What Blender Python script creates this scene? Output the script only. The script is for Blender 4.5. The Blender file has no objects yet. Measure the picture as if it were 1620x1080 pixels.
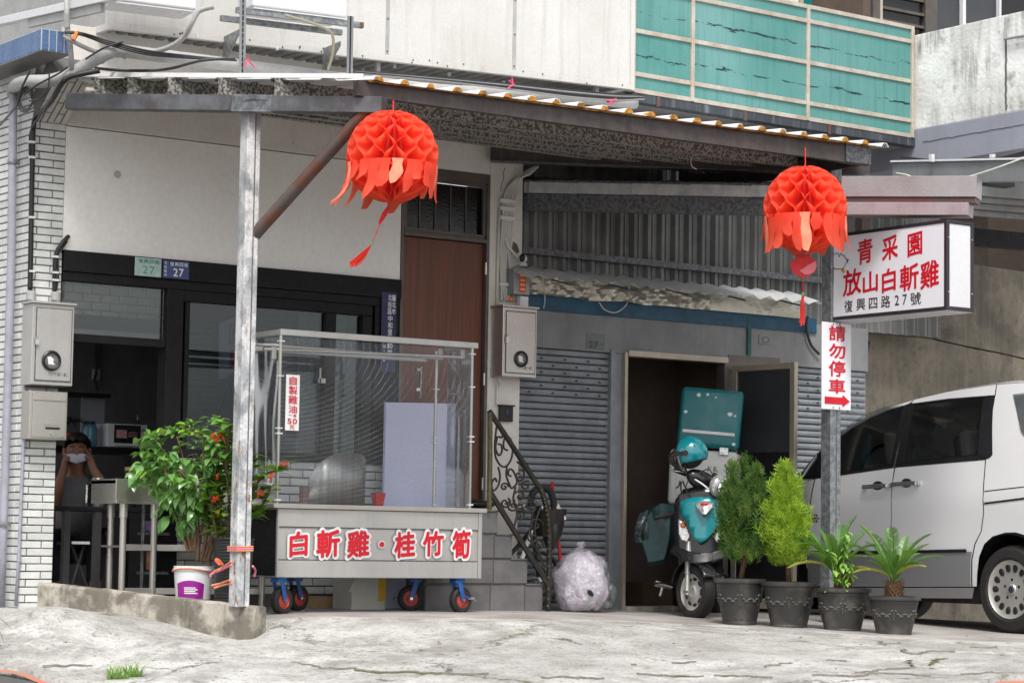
import bpy, bmesh, math, random
from mathutils import Vector, Matrix, Euler
random.seed(7)
S = bpy.context.scene
COL = S.collection
rad = math.radians
PI = math.pi

# ---------------------------------------------------------------- camera, light, exposure
CAM = Vector((-6.71, -14.513, 0.504))
FPX, YAW, PIT, ROL = 3819.0, 0.619, 0.0827, 0.0157        # focal length for a 1620 px wide frame
_f = Vector((math.sin(YAW)*math.cos(PIT), math.cos(YAW)*math.cos(PIT), math.sin(PIT)))
_r = Vector((math.cos(YAW), -math.sin(YAW), 0)); _u = _r.cross(_f)
_c, _s = math.cos(ROL), math.sin(ROL)
RGT = _c*_r + _s*_u; UPV = -_s*_r + _c*_u; FWD = _f
cam_d = bpy.data.cameras.new('camera'); cam = bpy.data.objects.new('camera', cam_d); COL.objects.link(cam)
cam_d.sensor_width = 36; cam_d.lens = 36*FPX/1620; cam_d.clip_start = .1; cam_d.clip_end = 1500
m3 = Matrix((RGT, UPV, -FWD)).transposed()
cam.matrix_world = Matrix.Translation(CAM) @ m3.to_4x4()
S.camera = cam

SUN_EL, SUN_AZ = 56, -62          # the sun stands high behind a thin overcast, to the left of the camera
W = bpy.data.worlds.new('World'); S.world = W; W.use_nodes = True
nt = W.node_tree; nt.nodes.clear()
sky = nt.nodes.new('ShaderNodeTexSky'); sky.sky_type = 'NISHITA'; sky.sun_disc = False
sky.sun_elevation = rad(SUN_EL); sky.air_density = 1.0; sky.dust_density = 3.0; sky.ozone_density = 1.0
hs = nt.nodes.new('ShaderNodeHueSaturation'); hs.inputs['Saturation'].default_value = .18
bg = nt.nodes.new('ShaderNodeBackground'); bg.inputs[1].default_value = .14
ow = nt.nodes.new('ShaderNodeOutputWorld')
nt.links.new(sky.outputs[0], hs.inputs['Color']); nt.links.new(hs.outputs[0], bg.inputs[0]); nt.links.new(bg.outputs[0], ow.inputs[0])
sd = bpy.data.lights.new('sun', 'SUN'); sd.energy = 1.9; sd.angle = rad(14); sd.color = (1, .965, .91)
sun = bpy.data.objects.new('sun', sd); COL.objects.link(sun)
# direction towards the sun: from the street side (-Y), a little from the left
_az = rad(-148)
sdir = Vector((math.cos(rad(SUN_EL))*math.sin(_az), math.cos(rad(SUN_EL))*math.cos(_az), math.sin(rad(SUN_EL))))
sun.rotation_euler = sdir.to_track_quat('Z', 'Y').to_euler()
sun.location = (-6, -10, 12)
sky.sun_rotation = _az
S.view_settings.view_transform = 'Standard'; S.view_settings.look = 'None'
S.view_settings.gamma = 1; S.view_settings.use_curve_mapping = False
S.view_settings.exposure = 0.72
S.render.engine = 'CYCLES'
S.cycles.max_bounces = 8; S.cycles.transparent_max_bounces = 16

# ---------------------------------------------------------------- surveying helpers
def ray(px, py):
    return RGT*((px-810)/FPX) - UPV*((py-540)/FPX) + FWD
def at(px, py, Y=0.0):            # point of a sight line on the vertical plane at depth Y behind the shop front
    d = ray(px, py); return CAM + d*((Y-CAM.y)/d.y)
def atx(px, py, X):
    d = ray(px, py); return CAM + d*((X-CAM.x)/d.x)
def atz(px, py, Z):
    d = ray(px, py); return CAM + d*((Z-CAM.z)/d.z)
def atd(px, py, D):
    return CAM + ray(px, py)*D
def lerp(a, b, t): return a + (b-a)*t
def rnd(a, b): return random.uniform(a, b)

# ---------------------------------------------------------------- materials
MATS = {}
def lin(c):
    return tuple(((v/255)/12.92 if v/255 <= .04045 else ((v/255+.055)/1.055)**2.4) for v in c)
class N:
    def __init__(s, name):
        s.m = bpy.data.materials.new(name); s.m.use_nodes = True; s.t = s.m.node_tree; s.t.nodes.clear()
        s.out = s.n('OutputMaterial'); MATS[name] = s.m
    def n(s, t, **k):
        x = s.t.nodes.new('ShaderNode'+t)
        for a, b in k.items(): setattr(x, a, b)
        return x
    def l(s, a, b): s.t.links.new(a, b)
    def pos(s, sc=(1, 1, 1)):
        g = s.n('NewGeometry'); mp = s.n('Mapping'); mp.inputs['Scale'].default_value = sc
        s.l(g.outputs['Position'], mp.inputs[0]); return mp.outputs[0]
    def noise(s, v, scale, detail=4, rough=.55, dist=0):
        x = s.n('TexNoise'); x.inputs['Scale'].default_value = scale; x.inputs['Detail'].default_value = detail
        x.inputs['Roughness'].default_value = rough; x.inputs['Distortion'].default_value = dist
        s.l(v, x.inputs['Vector']); return x.outputs[0]
    def ramp(s, f, a, b, ca=0.0, cb=1.0):
        x = s.n('MapRange'); x.inputs[1].default_value = a; x.inputs[2].default_value = b
        x.inputs[3].default_value = ca; x.inputs[4].default_value = cb; s.l(f, x.inputs[0]); return x.outputs[0]
    def mix(s, fac, a, b):
        x = s.n('Mix', data_type='RGBA')
        for sock, v in ((x.inputs[0], fac), (x.inputs[6], a), (x.inputs[7], b)):
            if isinstance(v, (tuple, list)): sock.default_value = (*v[:3], 1)
            elif isinstance(v, (int, float)): sock.default_value = v
            else: s.l(v, sock)
        return x.outputs[2]
    def math(s, op, a, b=0.0):
        x = s.n('Math', operation=op)
        for i, v in enumerate((a, b)):
            if isinstance(v, (int, float)): x.inputs[i].default_value = v
            else: s.l(v, x.inputs[i])
        return x.outputs[0]
    def bsdf(s, col, rough=.5, metal=0.0, bump=None, bd=.01, bs=.5, **k):
        p = s.n('BsdfPrincipled')
        def put(i, v):
            if isinstance(v, (tuple, list)): p.inputs[i].default_value = (*v[:3], 1)
            elif isinstance(v, (int, float)): p.inputs[i].default_value = v
            else: s.l(v, p.inputs[i])
        put('Base Color', col); put('Roughness', rough); put('Metallic', metal)
        for a, b in k.items(): put(a.replace('_', ' '), b)
        if bump is not None:
            b = s.n('Bump'); b.inputs['Distance'].default_value = bd; b.inputs['Strength'].default_value = bs
            s.l(bump, b.inputs['Height']); s.l(b.outputs[0], p.inputs['Normal'])
        return p.outputs[0]
    def done(s, sh): s.l(sh, s.out.inputs[0]); return s.m

def mat(name, c, c2=None, rough=.55, metal=0.0, scale=3.0, lo=.35, hi=.7, streak=0.0, sc3=None, bump=.3, bscale=60, bd=.004, perobj=0.0, grain=None, rvar=None, **k):
    """weathered surface: two tones by noise, optional vertical streaks of a third tone, fine relief"""
    if name in MATS: return MATS[name]
    n = N(name); v = n.pos()
    c = lin(c); c2 = lin(c2) if c2 else tuple(x*.82 for x in c)
    col = n.mix(n.ramp(n.noise(v, scale, 6, .6), lo, hi), c, c2)
    fine = n.noise(v, bscale, 3)
    col = n.mix(n.ramp(fine, .35, .75, 0, grain if grain is not None else (.05 if metal > .3 else .22)), col, tuple(x*.6 for x in c2))
    if streak:
        vs = n.pos((9, 9, .55)); st = n.ramp(n.noise(vs, 2.2, 5, .6), .52, .78, 0, streak)
        col = n.mix(st, col, lin(sc3) if sc3 else tuple(x*.35 for x in c2))
    if perobj:
        oi = n.n('ObjectInfo'); hv = n.n('HueSaturation'); n.l(col, hv.inputs['Color'])
        n.l(n.ramp(oi.outputs['Random'], 0, 1, 1-perobj, 1+perobj), hv.inputs['Value']); col = hv.outputs[0]
    rv = rvar if rvar is not None else (.04 if metal > .3 else .1)
    r = n.ramp(n.noise(v, scale*4, 3), .3, .7, max(.03, rough-rv), min(1, rough+rv))
    return n.done(n.bsdf(col, r, metal, fine, bd, bump, **k))
def glassmat(name, tint, refl=.25, rough=.03, a=.75):
    """window glass: mostly clear with a tint, reflecting more at a grazing view"""
    n = N(name); v = n.pos()
    tr = n.n('BsdfTransparent'); tr.inputs[0].default_value = (*tint, 1)
    gl = n.n('BsdfGlossy'); gl.inputs['Roughness'].default_value = rough; gl.inputs[0].default_value = (.9, .95, .95, 1)
    bu = n.n('Bump'); bu.inputs['Distance'].default_value = .01; bu.inputs['Strength'].default_value = .05
    n.l(n.noise(v, 1.5, 2), bu.inputs['Height']); n.l(bu.outputs[0], gl.inputs['Normal'])
    lw = n.n('LayerWeight'); lw.inputs[0].default_value = .3
    f = n.math('ADD', n.math('MULTIPLY', lw.outputs['Fresnel'], .9), refl)
    mx = n.n('MixShader'); n.l(f, mx.inputs[0]); n.l(tr.outputs[0], mx.inputs[1]); n.l(gl.outputs[0], mx.inputs[2])
    return n.done(mx.outputs[0])

# ---------------------------------------------------------------- mesh helpers
class MB:
    def __init__(s): s.v = []; s.f = []
    def add(s, vs, fs):
        o = len(s.v); s.v += [Vector(p) for p in vs]; s.f += [tuple(i+o for i in f) for f in fs]; return s
    def box(s, a, b):
        (x0, y0, z0), (x1, y1, z1) = a, b
        x0, x1 = min(x0, x1), max(x0, x1); y0, y1 = min(y0, y1), max(y0, y1); z0, z1 = min(z0, z1), max(z0, z1)
        return s.add([(x0,y0,z0),(x1,y0,z0),(x1,y1,z0),(x0,y1,z0),(x0,y0,z1),(x1,y0,z1),(x1,y1,z1),(x0,y1,z1)],
                     [(0,3,2,1),(4,5,6,7),(0,1,5,4),(1,2,6,5),(2,3,7,6),(3,0,4,7)])
    def hexa(s, p):
        return s.add(p, [(0,3,2,1),(4,5,6,7),(0,1,5,4),(1,2,6,5),(2,3,7,6),(3,0,4,7)])
    def obox(s, c, h, M=None):
        c = Vector(c); M = M or Matrix.Identity(3)
        P = [(-1,-1,-1),(1,-1,-1),(1,1,-1),(-1,1,-1),(-1,-1,1),(1,-1,1),(1,1,1),(-1,1,1)]
        return s.hexa([c + M @ Vector((p[0]*h[0], p[1]*h[1], p[2]*h[2])) for p in P])
    def bar(s, p0, p1, w, h, up=(0, 0, 1)):
        """rectangular bar from p0 to p1: w across, h along up"""
        p0 = Vector(p0); p1 = Vector(p1); d = (p1-p0).normalized(); up = Vector(up)
        sd = d.cross(up).normalized(); u = sd.cross(d).normalized()
        q = []
        for p in (p0, p1):
            q += [p - sd*w/2 - u*h/2, p + sd*w/2 - u*h/2, p + sd*w/2 + u*h/2, p - sd*w/2 + u*h/2]
        return s.add(q, [(0,1,2,3),(7,6,5,4),(0,4,5,1),(1,5,6,2),(2,6,7,3),(3,7,4,0)])
    def tube(s, pts, r, n=8, cap=True, closed=False):
        pts = [Vector(p) for p in pts]; k = len(pts); o = len(s.v); up = None
        rr = r if isinstance(r, (list, tuple)) else [r]*k
        for i, p in enumerate(pts):
            a = pts[(i-1) % k] if (i or closed) else p; b = pts[(i+1) % k] if (i < k-1 or closed) else p
            d = (b-a).normalized()
            if up is None:
                up = Vector((0, 0, 1)) if abs(d.z) < .9 else Vector((1, 0, 0))
            sd = d.cross(up)
            if sd.length < 1e-5: sd = d.orthogonal()
            sd.normalize(); up = sd.cross(d).normalized()
            for j in range(n):
                t = 2*PI*j/n; s.v.append(p + sd*(math.cos(t)*rr[i]) + up*(math.sin(t)*rr[i]))
        for i in range(k if closed else k-1):
            i2 = (i+1) % k
            for j in range(n):
                j2 = (j+1) % n; s.f.append((o+i*n+j, o+i*n+j2, o+i2*n+j2, o+i2*n+j))
        if cap and not closed:
            s.f.append(tuple(o+j for j in range(n))[::-1]); s.f.append(tuple(o+(k-1)*n+j for j in range(n)))
        return s
    def cyl(s, p0, p1, r0, r1=None, n=16): return s.tube([p0, p1], [r0, r0 if r1 is None else r1], n)
    def lathe(s, prof, c=(0, 0, 0), n=24, M=None, sx=1, sy=1):
        c = Vector(c); o = len(s.v); k = len(prof); M = M or Matrix.Identity(3)
        for r, z in prof:
            for j in range(n):
                t = 2*PI*j/n; s.v.append(c + M @ Vector((r*math.cos(t)*sx, r*math.sin(t)*sy, z)))
        for i in range(k-1):
            for j in range(n):
                j2 = (j+1) % n; s.f.append((o+i*n+j, o+i*n+j2, o+(i+1)*n+j2, o+(i+1)*n+j))
        return s
    def prism(s, poly, vec):
        k = len(poly); vec = Vector(vec); a = [Vector(p) for p in poly]
        return s.add(a + [p+vec for p in a], [tuple(range(k))[::-1], tuple(range(k, 2*k))] + [(i, (i+1) % k, k+(i+1) % k, k+i) for i in range(k)])
    def ball(s, c, r, n=16, m=10, M=None):
        r = (r, r, r) if isinstance(r, (int, float)) else r; c = Vector(c); M = M or Matrix.Identity(3); o = len(s.v)
        for i in range(m+1):
            a = PI*i/m
            for j in range(n):
                t = 2*PI*j/n; s.v.append(c + M @ Vector((r[0]*math.sin(a)*math.cos(t), r[1]*math.sin(a)*math.sin(t), r[2]*math.cos(a))))
        for i in range(m):
            for j in range(n):
                j2 = (j+1) % n; s.f.append((o+i*n+j, o+(i+1)*n+j, o+(i+1)*n+j2, o+i*n+j2))
        return s
    def grid(s, fn, nu, nv):
        o = len(s.v)
        for i in range(nu+1):
            for j in range(nv+1): s.v.append(Vector(fn(i/nu, j/nv)))
        for i in range(nu):
            for j in range(nv):
                a = o+i*(nv+1)+j; s.f.append((a, a+nv+1, a+nv+2, a+1))
        return s
    def quad(s, a, b, c, d): return s.add([a, b, c, d], [(0, 1, 2, 3)])

WM = {}
def wm(o): return WM.get(o.name, Matrix.Identity(4)) if o else Matrix.Identity(4)
def tag(o, label=None, cat=None, group=None, kind=None):
    if label: o['label'] = label
    if cat: o['category'] = cat
    if group: o['group'] = group
    if kind: o['kind'] = kind
    return o
def thing(name, label, cat, loc=(0, 0, 0), M=None, group=None):
    o = bpy.data.objects.new(name, None); COL.objects.link(o); o.empty_display_size = .1
    mw = Matrix.Translation(Vector(loc)) @ (M.to_4x4() if M else Matrix.Identity(4))
    o.matrix_world = mw; WM[o.name] = mw
    return tag(o, label, cat, group)
def mesh(name, mb, m=None, smooth=False, inv=None):
    me = bpy.data.meshes.new(name)
    vs = [tuple(inv @ p) for p in mb.v] if inv is not None else [tuple(p) for p in mb.v]
    me.from_pydata(vs, [], mb.f); me.validate(); me.update()
    if m: me.materials.append(MATS[m] if isinstance(m, str) else m)
    if smooth: me.polygons.foreach_set('use_smooth', [True]*len(me.polygons))
    return me
def obj(name, mb, m, parent=None, smooth=False, local=False, bevel=0, angle=None, label=None, kind=None, solid=0):
    """one mesh object; the shape is given in the world (or in its parent's frame when local)"""
    inv = None if (local or parent is None) else wm(parent).inverted()
    o = bpy.data.objects.new(name, mesh(name, mb, m, smooth, inv)); COL.objects.link(o)
    if parent is not None: o.parent = parent; WM[o.name] = wm(parent)
    if solid:
        md = o.modifiers.new('solid', 'SOLIDIFY'); md.thickness = solid; md.offset = 0
    if bevel:
        md = o.modifiers.new('bevel', 'BEVEL'); md.width = bevel; md.segments = 2; md.limit_method = 'ANGLE'; md.angle_limit = rad(40)
    if smooth and angle:
        o.data.polygons.foreach_set('use_smooth', [True]*len(o.data.polygons))
        o.data.set_sharp_from_angle(angle=rad(angle))
    if label: o['label'] = label
    if kind: o['kind'] = kind
    return o
def place(name, me, parent, mat4):
    """a further piece that shares its mesh; mat4 in the world"""
    o = bpy.data.objects.new(name, me); COL.objects.link(o)
    if parent is not None: o.parent = parent; o.matrix_basis = wm(parent).inverted() @ mat4
    else: o.matrix_basis = mat4
    WM[o.name] = mat4
    return o
def T(x, y=None, z=None): return Matrix.Translation(Vector((x, y, z)) if y is not None else Vector(x))
def basis(x, y, z): return Matrix((Vector(x), Vector(y), Vector(z))).transposed()
def rz(a): return Matrix.Rotation(a, 3, 'Z')
def spline(pts, k=6):
    pts = [Vector(p) for p in pts]; out = []
    for i in range(len(pts)-1):
        p0 = pts[max(i-1, 0)]; p1 = pts[i]; p2 = pts[i+1]; p3 = pts[min(i+2, len(pts)-1)]
        for j in range(k):
            t = j/k
            out.append(.5*((2*p1) + (p2-p0)*t + (2*p0-5*p1+4*p2-p3)*t*t + (3*p1-p0-3*p2+p3)*t**3))
    out.append(pts[-1]); return out

# lettering: glyph outlines of Blender's own font, fitted into a box
_G = {}
def glyph(ch, off=0.0):
    k = (ch, off)
    if k not in _G:
        c = bpy.data.curves.new('g', 'FONT'); c.body = ch; c.offset = off; c.resolution_u = 3
        o = bpy.data.objects.new('g', c); COL.objects.link(o); bpy.context.view_layer.update()
        me = bpy.data.meshes.new_from_object(o.evaluated_get(bpy.context.evaluated_depsgraph_get()))
        vs = [(v.co.x, v.co.y) for v in me.vertices]; fs = [tuple(p.vertices) for p in me.polygons]
        bpy.data.objects.remove(o); bpy.data.curves.remove(c); bpy.data.meshes.remove(me); _G[k] = (vs, fs)
    return _G[k]
def put_glyph(mb, ch, fn, w=0.0, nrm=None, slant=0.0, ring=4):
    """fn maps (u, v) in the unit box (v up) to a point; w thickens the strokes by w of an em"""
    vs, fs = glyph(ch); x0 = min(p[0] for p in vs)-w; x1 = max(p[0] for p in vs)+w; y0 = min(p[1] for p in vs)-w; y1 = max(p[1] for p in vs)+w
    W_ = max(x1-x0, 1e-4); H_ = max(y1-y0, 1e-4)
    a, b, c = Vector(fn(0, 0)), Vector(fn(1, 0)), Vector(fn(0, 1)); n = nrm or (b-a).cross(c-a).normalized()
    sh = [(0, 0)] + ([(w*math.cos(2*PI*k/ring+.6), w*math.sin(2*PI*k/ring+.6)) for k in range(ring)] if w else [])
    for k, (dx, dy) in enumerate(sh):
        q = []
        for x, y in vs:
            u = (x+dx-x0)/W_; v = (y+dy-y0)/H_
            if slant: v = (v + slant*(u-.5))/(1+.0*slant)
            q.append(Vector(fn(u, v)) + n*(.00025*k))
        mb.add(q, fs)

# ================================================================ surface library
mat('plaster', (220,216,210), (204,198,190), .7, scale=1.2, streak=.08, bscale=30)
mat('white_board', (240,238,235), (230,226,220), .6, scale=.9, bscale=25)
mat('white_paint_dirty', (204,203,201), (190,188,184), .55, scale=1.5, streak=.35, sc3=(150,140,125))
mat('mortar', (104,102,101), (86,84,83), .9)
mat('tile_white', (216,217,214), (194,196,194), .42, scale=9, bump=.35, bscale=120, perobj=.10)
mat('tile_soffit', (196,192,188), (180,176,172), .45, scale=14, perobj=.06)
mat('tile_blue', (86,112,150), (70,94,132), .35, scale=60, perobj=.12)
mat('tile_grey', (112,110,110), (94,92,93), .5, scale=8, bump=.3, perobj=.07)
mat('grout_light', (196,198,198), None, .8)
mat('black_paint', (24,24,26), (17,17,19), .6, scale=10, bump=.2, Specular_IOR_Level=.25)
mat('black_plastic', (20,20,21), (28,28,30), .4)
mat('black_rubber', (26,26,27), (36,35,34), .75, scale=20)
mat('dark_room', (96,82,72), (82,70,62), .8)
mat('dark_room_grey', (112,110,112), (94,92,94), .8)
mat('wood_door', (98,56,40), (78,42,30), .42, scale=2)
mat('galvanized', (150,154,156), (118,122,125), .42, .55, scale=26, lo=.42, hi=.58, streak=.2)
mat('galvanized_dark', (112,114,116), (78,79,82), .5, .5, scale=40, lo=.42, hi=.6, streak=.25)
mat('steel_spangle', (176,172,166), (92,89,85), .5, .35, scale=55, lo=.45, hi=.55)
mat('fascia_brown', (84,76,74), (66,59,58), .5, .2, scale=5, streak=.25, sc3=(120,118,116))
mat('rusty_steel', (92,84,80), (112,62,36), .6, .3, scale=7, lo=.5, hi=.68, streak=.4, sc3=(58,34,24))
mat('rusty_post', (172,176,180), (206,207,208), .45, .35, scale=4, lo=.42, hi=.62, streak=.55, sc3=(128,86,56))
def mk_post():
    n = N('rusty_post'); v = n.pos()
    a = n.noise(n.pos((5, 5, 3.4)), 1.7, 5, .6); col = n.mix(n.ramp(a, .38, .60), lin((142,146,150)), lin((192,195,198)))
    col = n.mix(n.ramp(n.noise(n.pos((4, 4, 2.6)), 2.3, 4, .6), .46, .58), col, lin((222,223,224)))
    col = n.mix(n.ramp(n.noise(v, 60, 3), .4, .7, 0, .3), col, lin((96,98,100)))
    r1 = n.ramp(n.noise(n.pos((14, 14, 5)), 1.3, 6, .7), .54, .62); sz = n.n('SeparateXYZ'); n.l(v, sz.inputs[0])
    r1 = n.math('MULTIPLY', r1, n.ramp(sz.outputs[2], 2.4, .3, .15, 1))
    col = n.mix(r1, col, lin((136,92,58)))
    col = n.mix(n.math('MULTIPLY', r1, n.ramp(n.noise(v, 24, 4), .5, .62)), col, lin((88,54,34)))
    return n.done(n.bsdf(col, .5, .3, n.noise(v, 40, 4), .004, .3))
mk_post()
mat('beam_steel', (104,106,110), (78,78,80), .5, .4, scale=6, lo=.4, hi=.62, streak=.45, sc3=(84,60,46))
mat('stainless', (200,196,190), (186,181,174), .3, .85, scale=3, streak=.05, bump=.02)
mat('stainless_matt', (192,190,186), (176,174,170), .42, .6, scale=2.5, streak=.18, bump=.03)
mat('chrome', (220,220,220), (205,205,205), .12, 1.0)
mat('aluminium', (176,166,150), (158,148,134), .4, .5, scale=6)
mat('alu_dark', (104,98,92), (86,80,76), .45, .4, scale=6)
mat('shutter_grey', (140,144,149), (114,118,123), .5, .2, scale=4, streak=.2, bump=.15)
mat('lintel_grey', (134,134,135), (108,108,110), .75, scale=1.6, streak=.25)
mat('corrugated_dark', (128,128,126), (102,102,102), .5, .3, scale=3, streak=.2)
mat('blue_band', (14,74,100), (10,56,80), .5, scale=6)
mat('pvc_grey', (168,168,166), (150,150,150), .45, scale=8)
mat('pvc_lilac', (160,160,172), (140,141,150), .5, scale=12, streak=.2)
mat('cable_black', (24,24,26), (34,34,36), .5)
mat('cable_grey', (150,150,152), (120,120,122), .5)
mat('cable_white', (212,210,204), (190,186,178), .5)
mat('concrete_old', (172,166,154), (112,106,96), .9, scale=6, lo=.42, hi=.58, streak=.75, sc3=(58,55,50), bump=.6, bscale=90, bd=.006)
mat('white_plastic', (220,220,222), (208,208,210), .35)
mat('purple_print', (146,28,138), (132,20,124), .4)
mat('red_plastic', (196,36,34), (172,28,28), .4)
mat('red_print', (206,16,40), (190,12,34), .45)
mat('ink_black', (30,30,40), None, .5)
mat('white_print', (226,226,226), (218,218,218), .5)
mat('orange_foam', (196,136,48), (120,84,38), .9, scale=22, lo=.4, hi=.62, bump=.6, bscale=120)
mat('teal_sheet_edge', (40,130,130), None, .4)
mat('lilac_wall', (158,160,172), (142,144,156), .75, scale=1.2, streak=.15)
mat('galv_eave', (150,153,155), (128,131,133), .45, .4, scale=2, streak=.2)

def mk_ground():
    n = N('concrete_ground'); v = n.pos()
    big = n.noise(v, .8, 5, .55, .2); mid = n.noise(v, 3.2, 7, .72); fine = n.noise(v, 95, 4, .7); lay = n.noise(n.pos((2.2, 2.2, 60)), 3, 5, .7)
    col = n.mix(n.ramp(big, .38, .62), lin((196,195,192)), lin((166,164,160)))
    col = n.mix(n.ramp(mid, .44, .62, 0, .75), col, lin((138,135,130)))
    col = n.mix(n.ramp(n.noise(v, 1.7, 6, .75), .54, .66, 0, .7), col, lin((214,213,210)))
    gr = n.noise(v, 28, 6, .8); col = n.mix(n.ramp(gr, .50, .66, 0, .7), col, lin((108,104,98)))
    col = n.mix(n.ramp(fine, .52, .68, 0, .6), col, lin((84,80,74)))
    vo = n.n('TexVoronoi', feature='F1'); vo.inputs['Scale'].default_value = 17; n.l(v, vo.inputs['Vector'])
    col = n.mix(n.math('MULTIPLY', n.ramp(vo.outputs['Distance'], .10, .22, 1, 0), n.ramp(n.noise(v, 3, 2), .55, .6)), col, lin((64,60,54)))
    # a few wandering cracks with moss in them
    nz = n.n('TexNoise'); nz.inputs['Scale'].default_value = 3.0; nz.inputs['Detail'].default_value = 7; nz.inputs['Roughness'].default_value = .65; n.l(v, nz.inputs['Vector'])
    sc = n.n('VectorMath', operation='SCALE'); n.l(nz.outputs[1], sc.inputs[0]); sc.inputs['Scale'].default_value = .5
    ad = n.n('VectorMath', operation='ADD'); n.l(v, ad.inputs[0]); n.l(sc.outputs[0], ad.inputs[1])
    ve = n.n('TexVoronoi', feature='DISTANCE_TO_EDGE'); ve.inputs['Scale'].default_value = .62; n.l(ad.outputs[0], ve.inputs['Vector'])
    brk = n.ramp(n.noise(v, 1.4, 4, .7), .47, .60)
    wid = n.ramp(n.noise(v, 9, 3), .3, .7, .003, .014)
    ck = n.math('MULTIPLY', n.math('LESS_THAN', ve.outputs['Distance'], wid), brk)
    col = n.mix(n.math('MULTIPLY', ck, .8), col, lin((66,62,52)))
    moss = n.math('MULTIPLY', n.ramp(ve.outputs['Distance'], .0, .03, 1, 0), n.math('MULTIPLY', n.ramp(gr, .46, .56), n.ramp(n.noise(v, 1.1, 3), .52, .60)))
    col = n.mix(moss, col, lin((88,94,48)))
    h = n.math('SUBTRACT', n.math('ADD', n.math('ADD', n.math('MULTIPLY', mid, .5), n.math('MULTIPLY', gr, .5)), n.math('MULTIPLY', fine, .3)), ck)
    return n.done(n.bsdf(col, .9, 0, h, .02, .8))
mk_ground()
mat('courtyard_floor', (168,164,160), (136,130,126), .75, scale=2.2, lo=.38, hi=.66, bump=.4, streak=0)
mat('asphalt', (92,90,88), (74,72,70), .9, scale=4, bump=.6, bscale=140)
mat('kerb_red', (196,112,88), (150,128,112), .8, scale=9, lo=.45, hi=.62, bump=.5)

# ================================================================ ground, road
GP = [-400, 60, 380, 460, 800, 1200, 1620, 2100]
GD = [13.0, 13.4, 14.0, 14.6, 15.0, 15.4, 16.0, 17.0, 18.0, 30.0]
GZ = [[-.33,-.33,-.31,-.305,-.30,-.27,-.235,-.23],
      [-.28,-.275,-.26,-.255,-.245,-.225,-.20,-.19],
      [-.15,-.13,-.20,-.18,-.17,-.18,-.185,-.18],
      [-.05,-.03,-.155,-.115,-.10,-.135,-.15,-.15],
      [.0,.01,-.11,-.05,-.045,-.105,-.125,-.13],
      [.03,.03,-.02,.015,-.005,-.085,-.11,-.12],
      [.035,.035,.02,.022,.02,-.06,-.095,-.11],
      [.045,.045,.03,.028,.015,-.04,-.09,-.1],
      [.045,.045,.03,.03,.0,-.02,-.08,-.1],
      [.045,.045,.03,.03,.0,-.02,-.08,-.1]]
def seg(a, x):
    for i in range(len(a)-1):
        if x <= a[i+1] or i == len(a)-2: return i, max(0., min(1., (x-a[i])/(a[i+1]-a[i])))
FH = Vector((FWD.x, FWD.y, 0)); FHL = FH.length; FH.normalize(); RH = Vector((math.cos(YAW), -math.sin(YAW), 0))
def dl(x, y):
    v = Vector((x-CAM.x, y-CAM.y, 0)); return v.dot(FH), v.dot(RH)
def sm(t): return t*t*(3-2*t)
def gz(x, y):
    d, l = dl(x, y)
    if d < 1: d = 1
    p = 810 + FPX*l/d
    i, s = seg(GD, d); j, t = seg(GP, p)
    a = lerp(GZ[i][j], GZ[i][j+1], sm(t)); b = lerp(GZ[i+1][j], GZ[i+1][j+1], sm(t))
    return lerp(a, b, s)
def pt(d, l, z): return Vector((CAM.x + FH.x*d + RH.x*l, CAM.y + FH.y*d + RH.y*l, z))
from mathutils import noise as mnoise
def road_d(l):      # where the apron ends and the road begins
    p = 810 + FPX*l/13.2
    k = [-400, 0, 130, 250, 800, 1300, 1540, 1620, 2100]; v = [13.9, 13.62, 13.28, 13.10, 12.75, 12.9, 13.15, 13.62, 14.3]
    i, t = seg(k, p); return lerp(v[i], v[i+1], sm(t))
mb = MB()
NL = 150
rows = []
dd = 0.0
ts = [0, .01, .02, .03, .045] + [.06+.012*i for i in range(70)] + [.92, .96, 1.0]
def gpoint(u, v):
    l = lerp(-5.5, 6.5, v)
    d0 = road_d(l); d = lerp(d0, 19.5, u)
    q = pt(d, l, 0); z = gz(q.x, q.y)
    p = 810+FPX*l/d
    am = .016*max(0, min(1, (16.0-d)/1.0))*(1 if u > .01 else .4)
    z += am*mnoise.noise(Vector((q.x*1.6, q.y*1.6, 3)))+ .35*am*mnoise.noise(Vector((q.x*6, q.y*6, 9)))
    # rounded hump of concrete at the left and the gully beside it
    for (hp, hd, hr, hh) in ((95, 14.72, .40, .085), (205, 14.3, .17, -.085), (330, 14.15, .40, .065), (20, 14.0, .35, -.04)):
        hl = (hp-810)/FPX*hd
        r2 = ((l-hl)**2 + ((d-hd)*1.0)**2)/(hr*hr)
        z += hh*math.exp(-r2)
    q.z = z; return q
o = len(mb.v)
for u in ts:
    for j in range(NL+1): mb.v.append(gpoint(u, j/NL))
for i in range(len(ts)-1):
    for j in range(NL):
        a = i*(NL+1)+j; mb.f.append((a, a+1, a+NL+2, a+NL+1))
o = len(mb.v)
for j in range(NL+1): p = mb.v[j].copy(); p.z -= .12; mb.v.append(p)
for j in range(NL): mb.f.append((o+j, o+j+1, j+1, j))
g = obj('ground', mb, 'concrete_ground', smooth=True); tag(g, kind='structure')
mb = MB()
def rpoint(u, v):
    l = lerp(-40, 40, v); e = road_d(max(-5.5, min(6.5, l)))
    d = lerp(-30, e+.5, u**.3); z = -.30 - .05*(1-u**.35)*8 if False else None
    zz = gz(*pt(max(e, 13.0), l, 0).xy) if abs(l) < 7 else -.3
    z = lerp(-1.25, zz-.03, max(0, min(1, (d+2)/(e+2)))) - (.05 if d > e+.02 else 0)
    return pt(d, l, z)
mb.grid(rpoint, 24, 160); r_ = obj('road', mb, 'asphalt', smooth=True); tag(r_, kind='structure')
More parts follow.
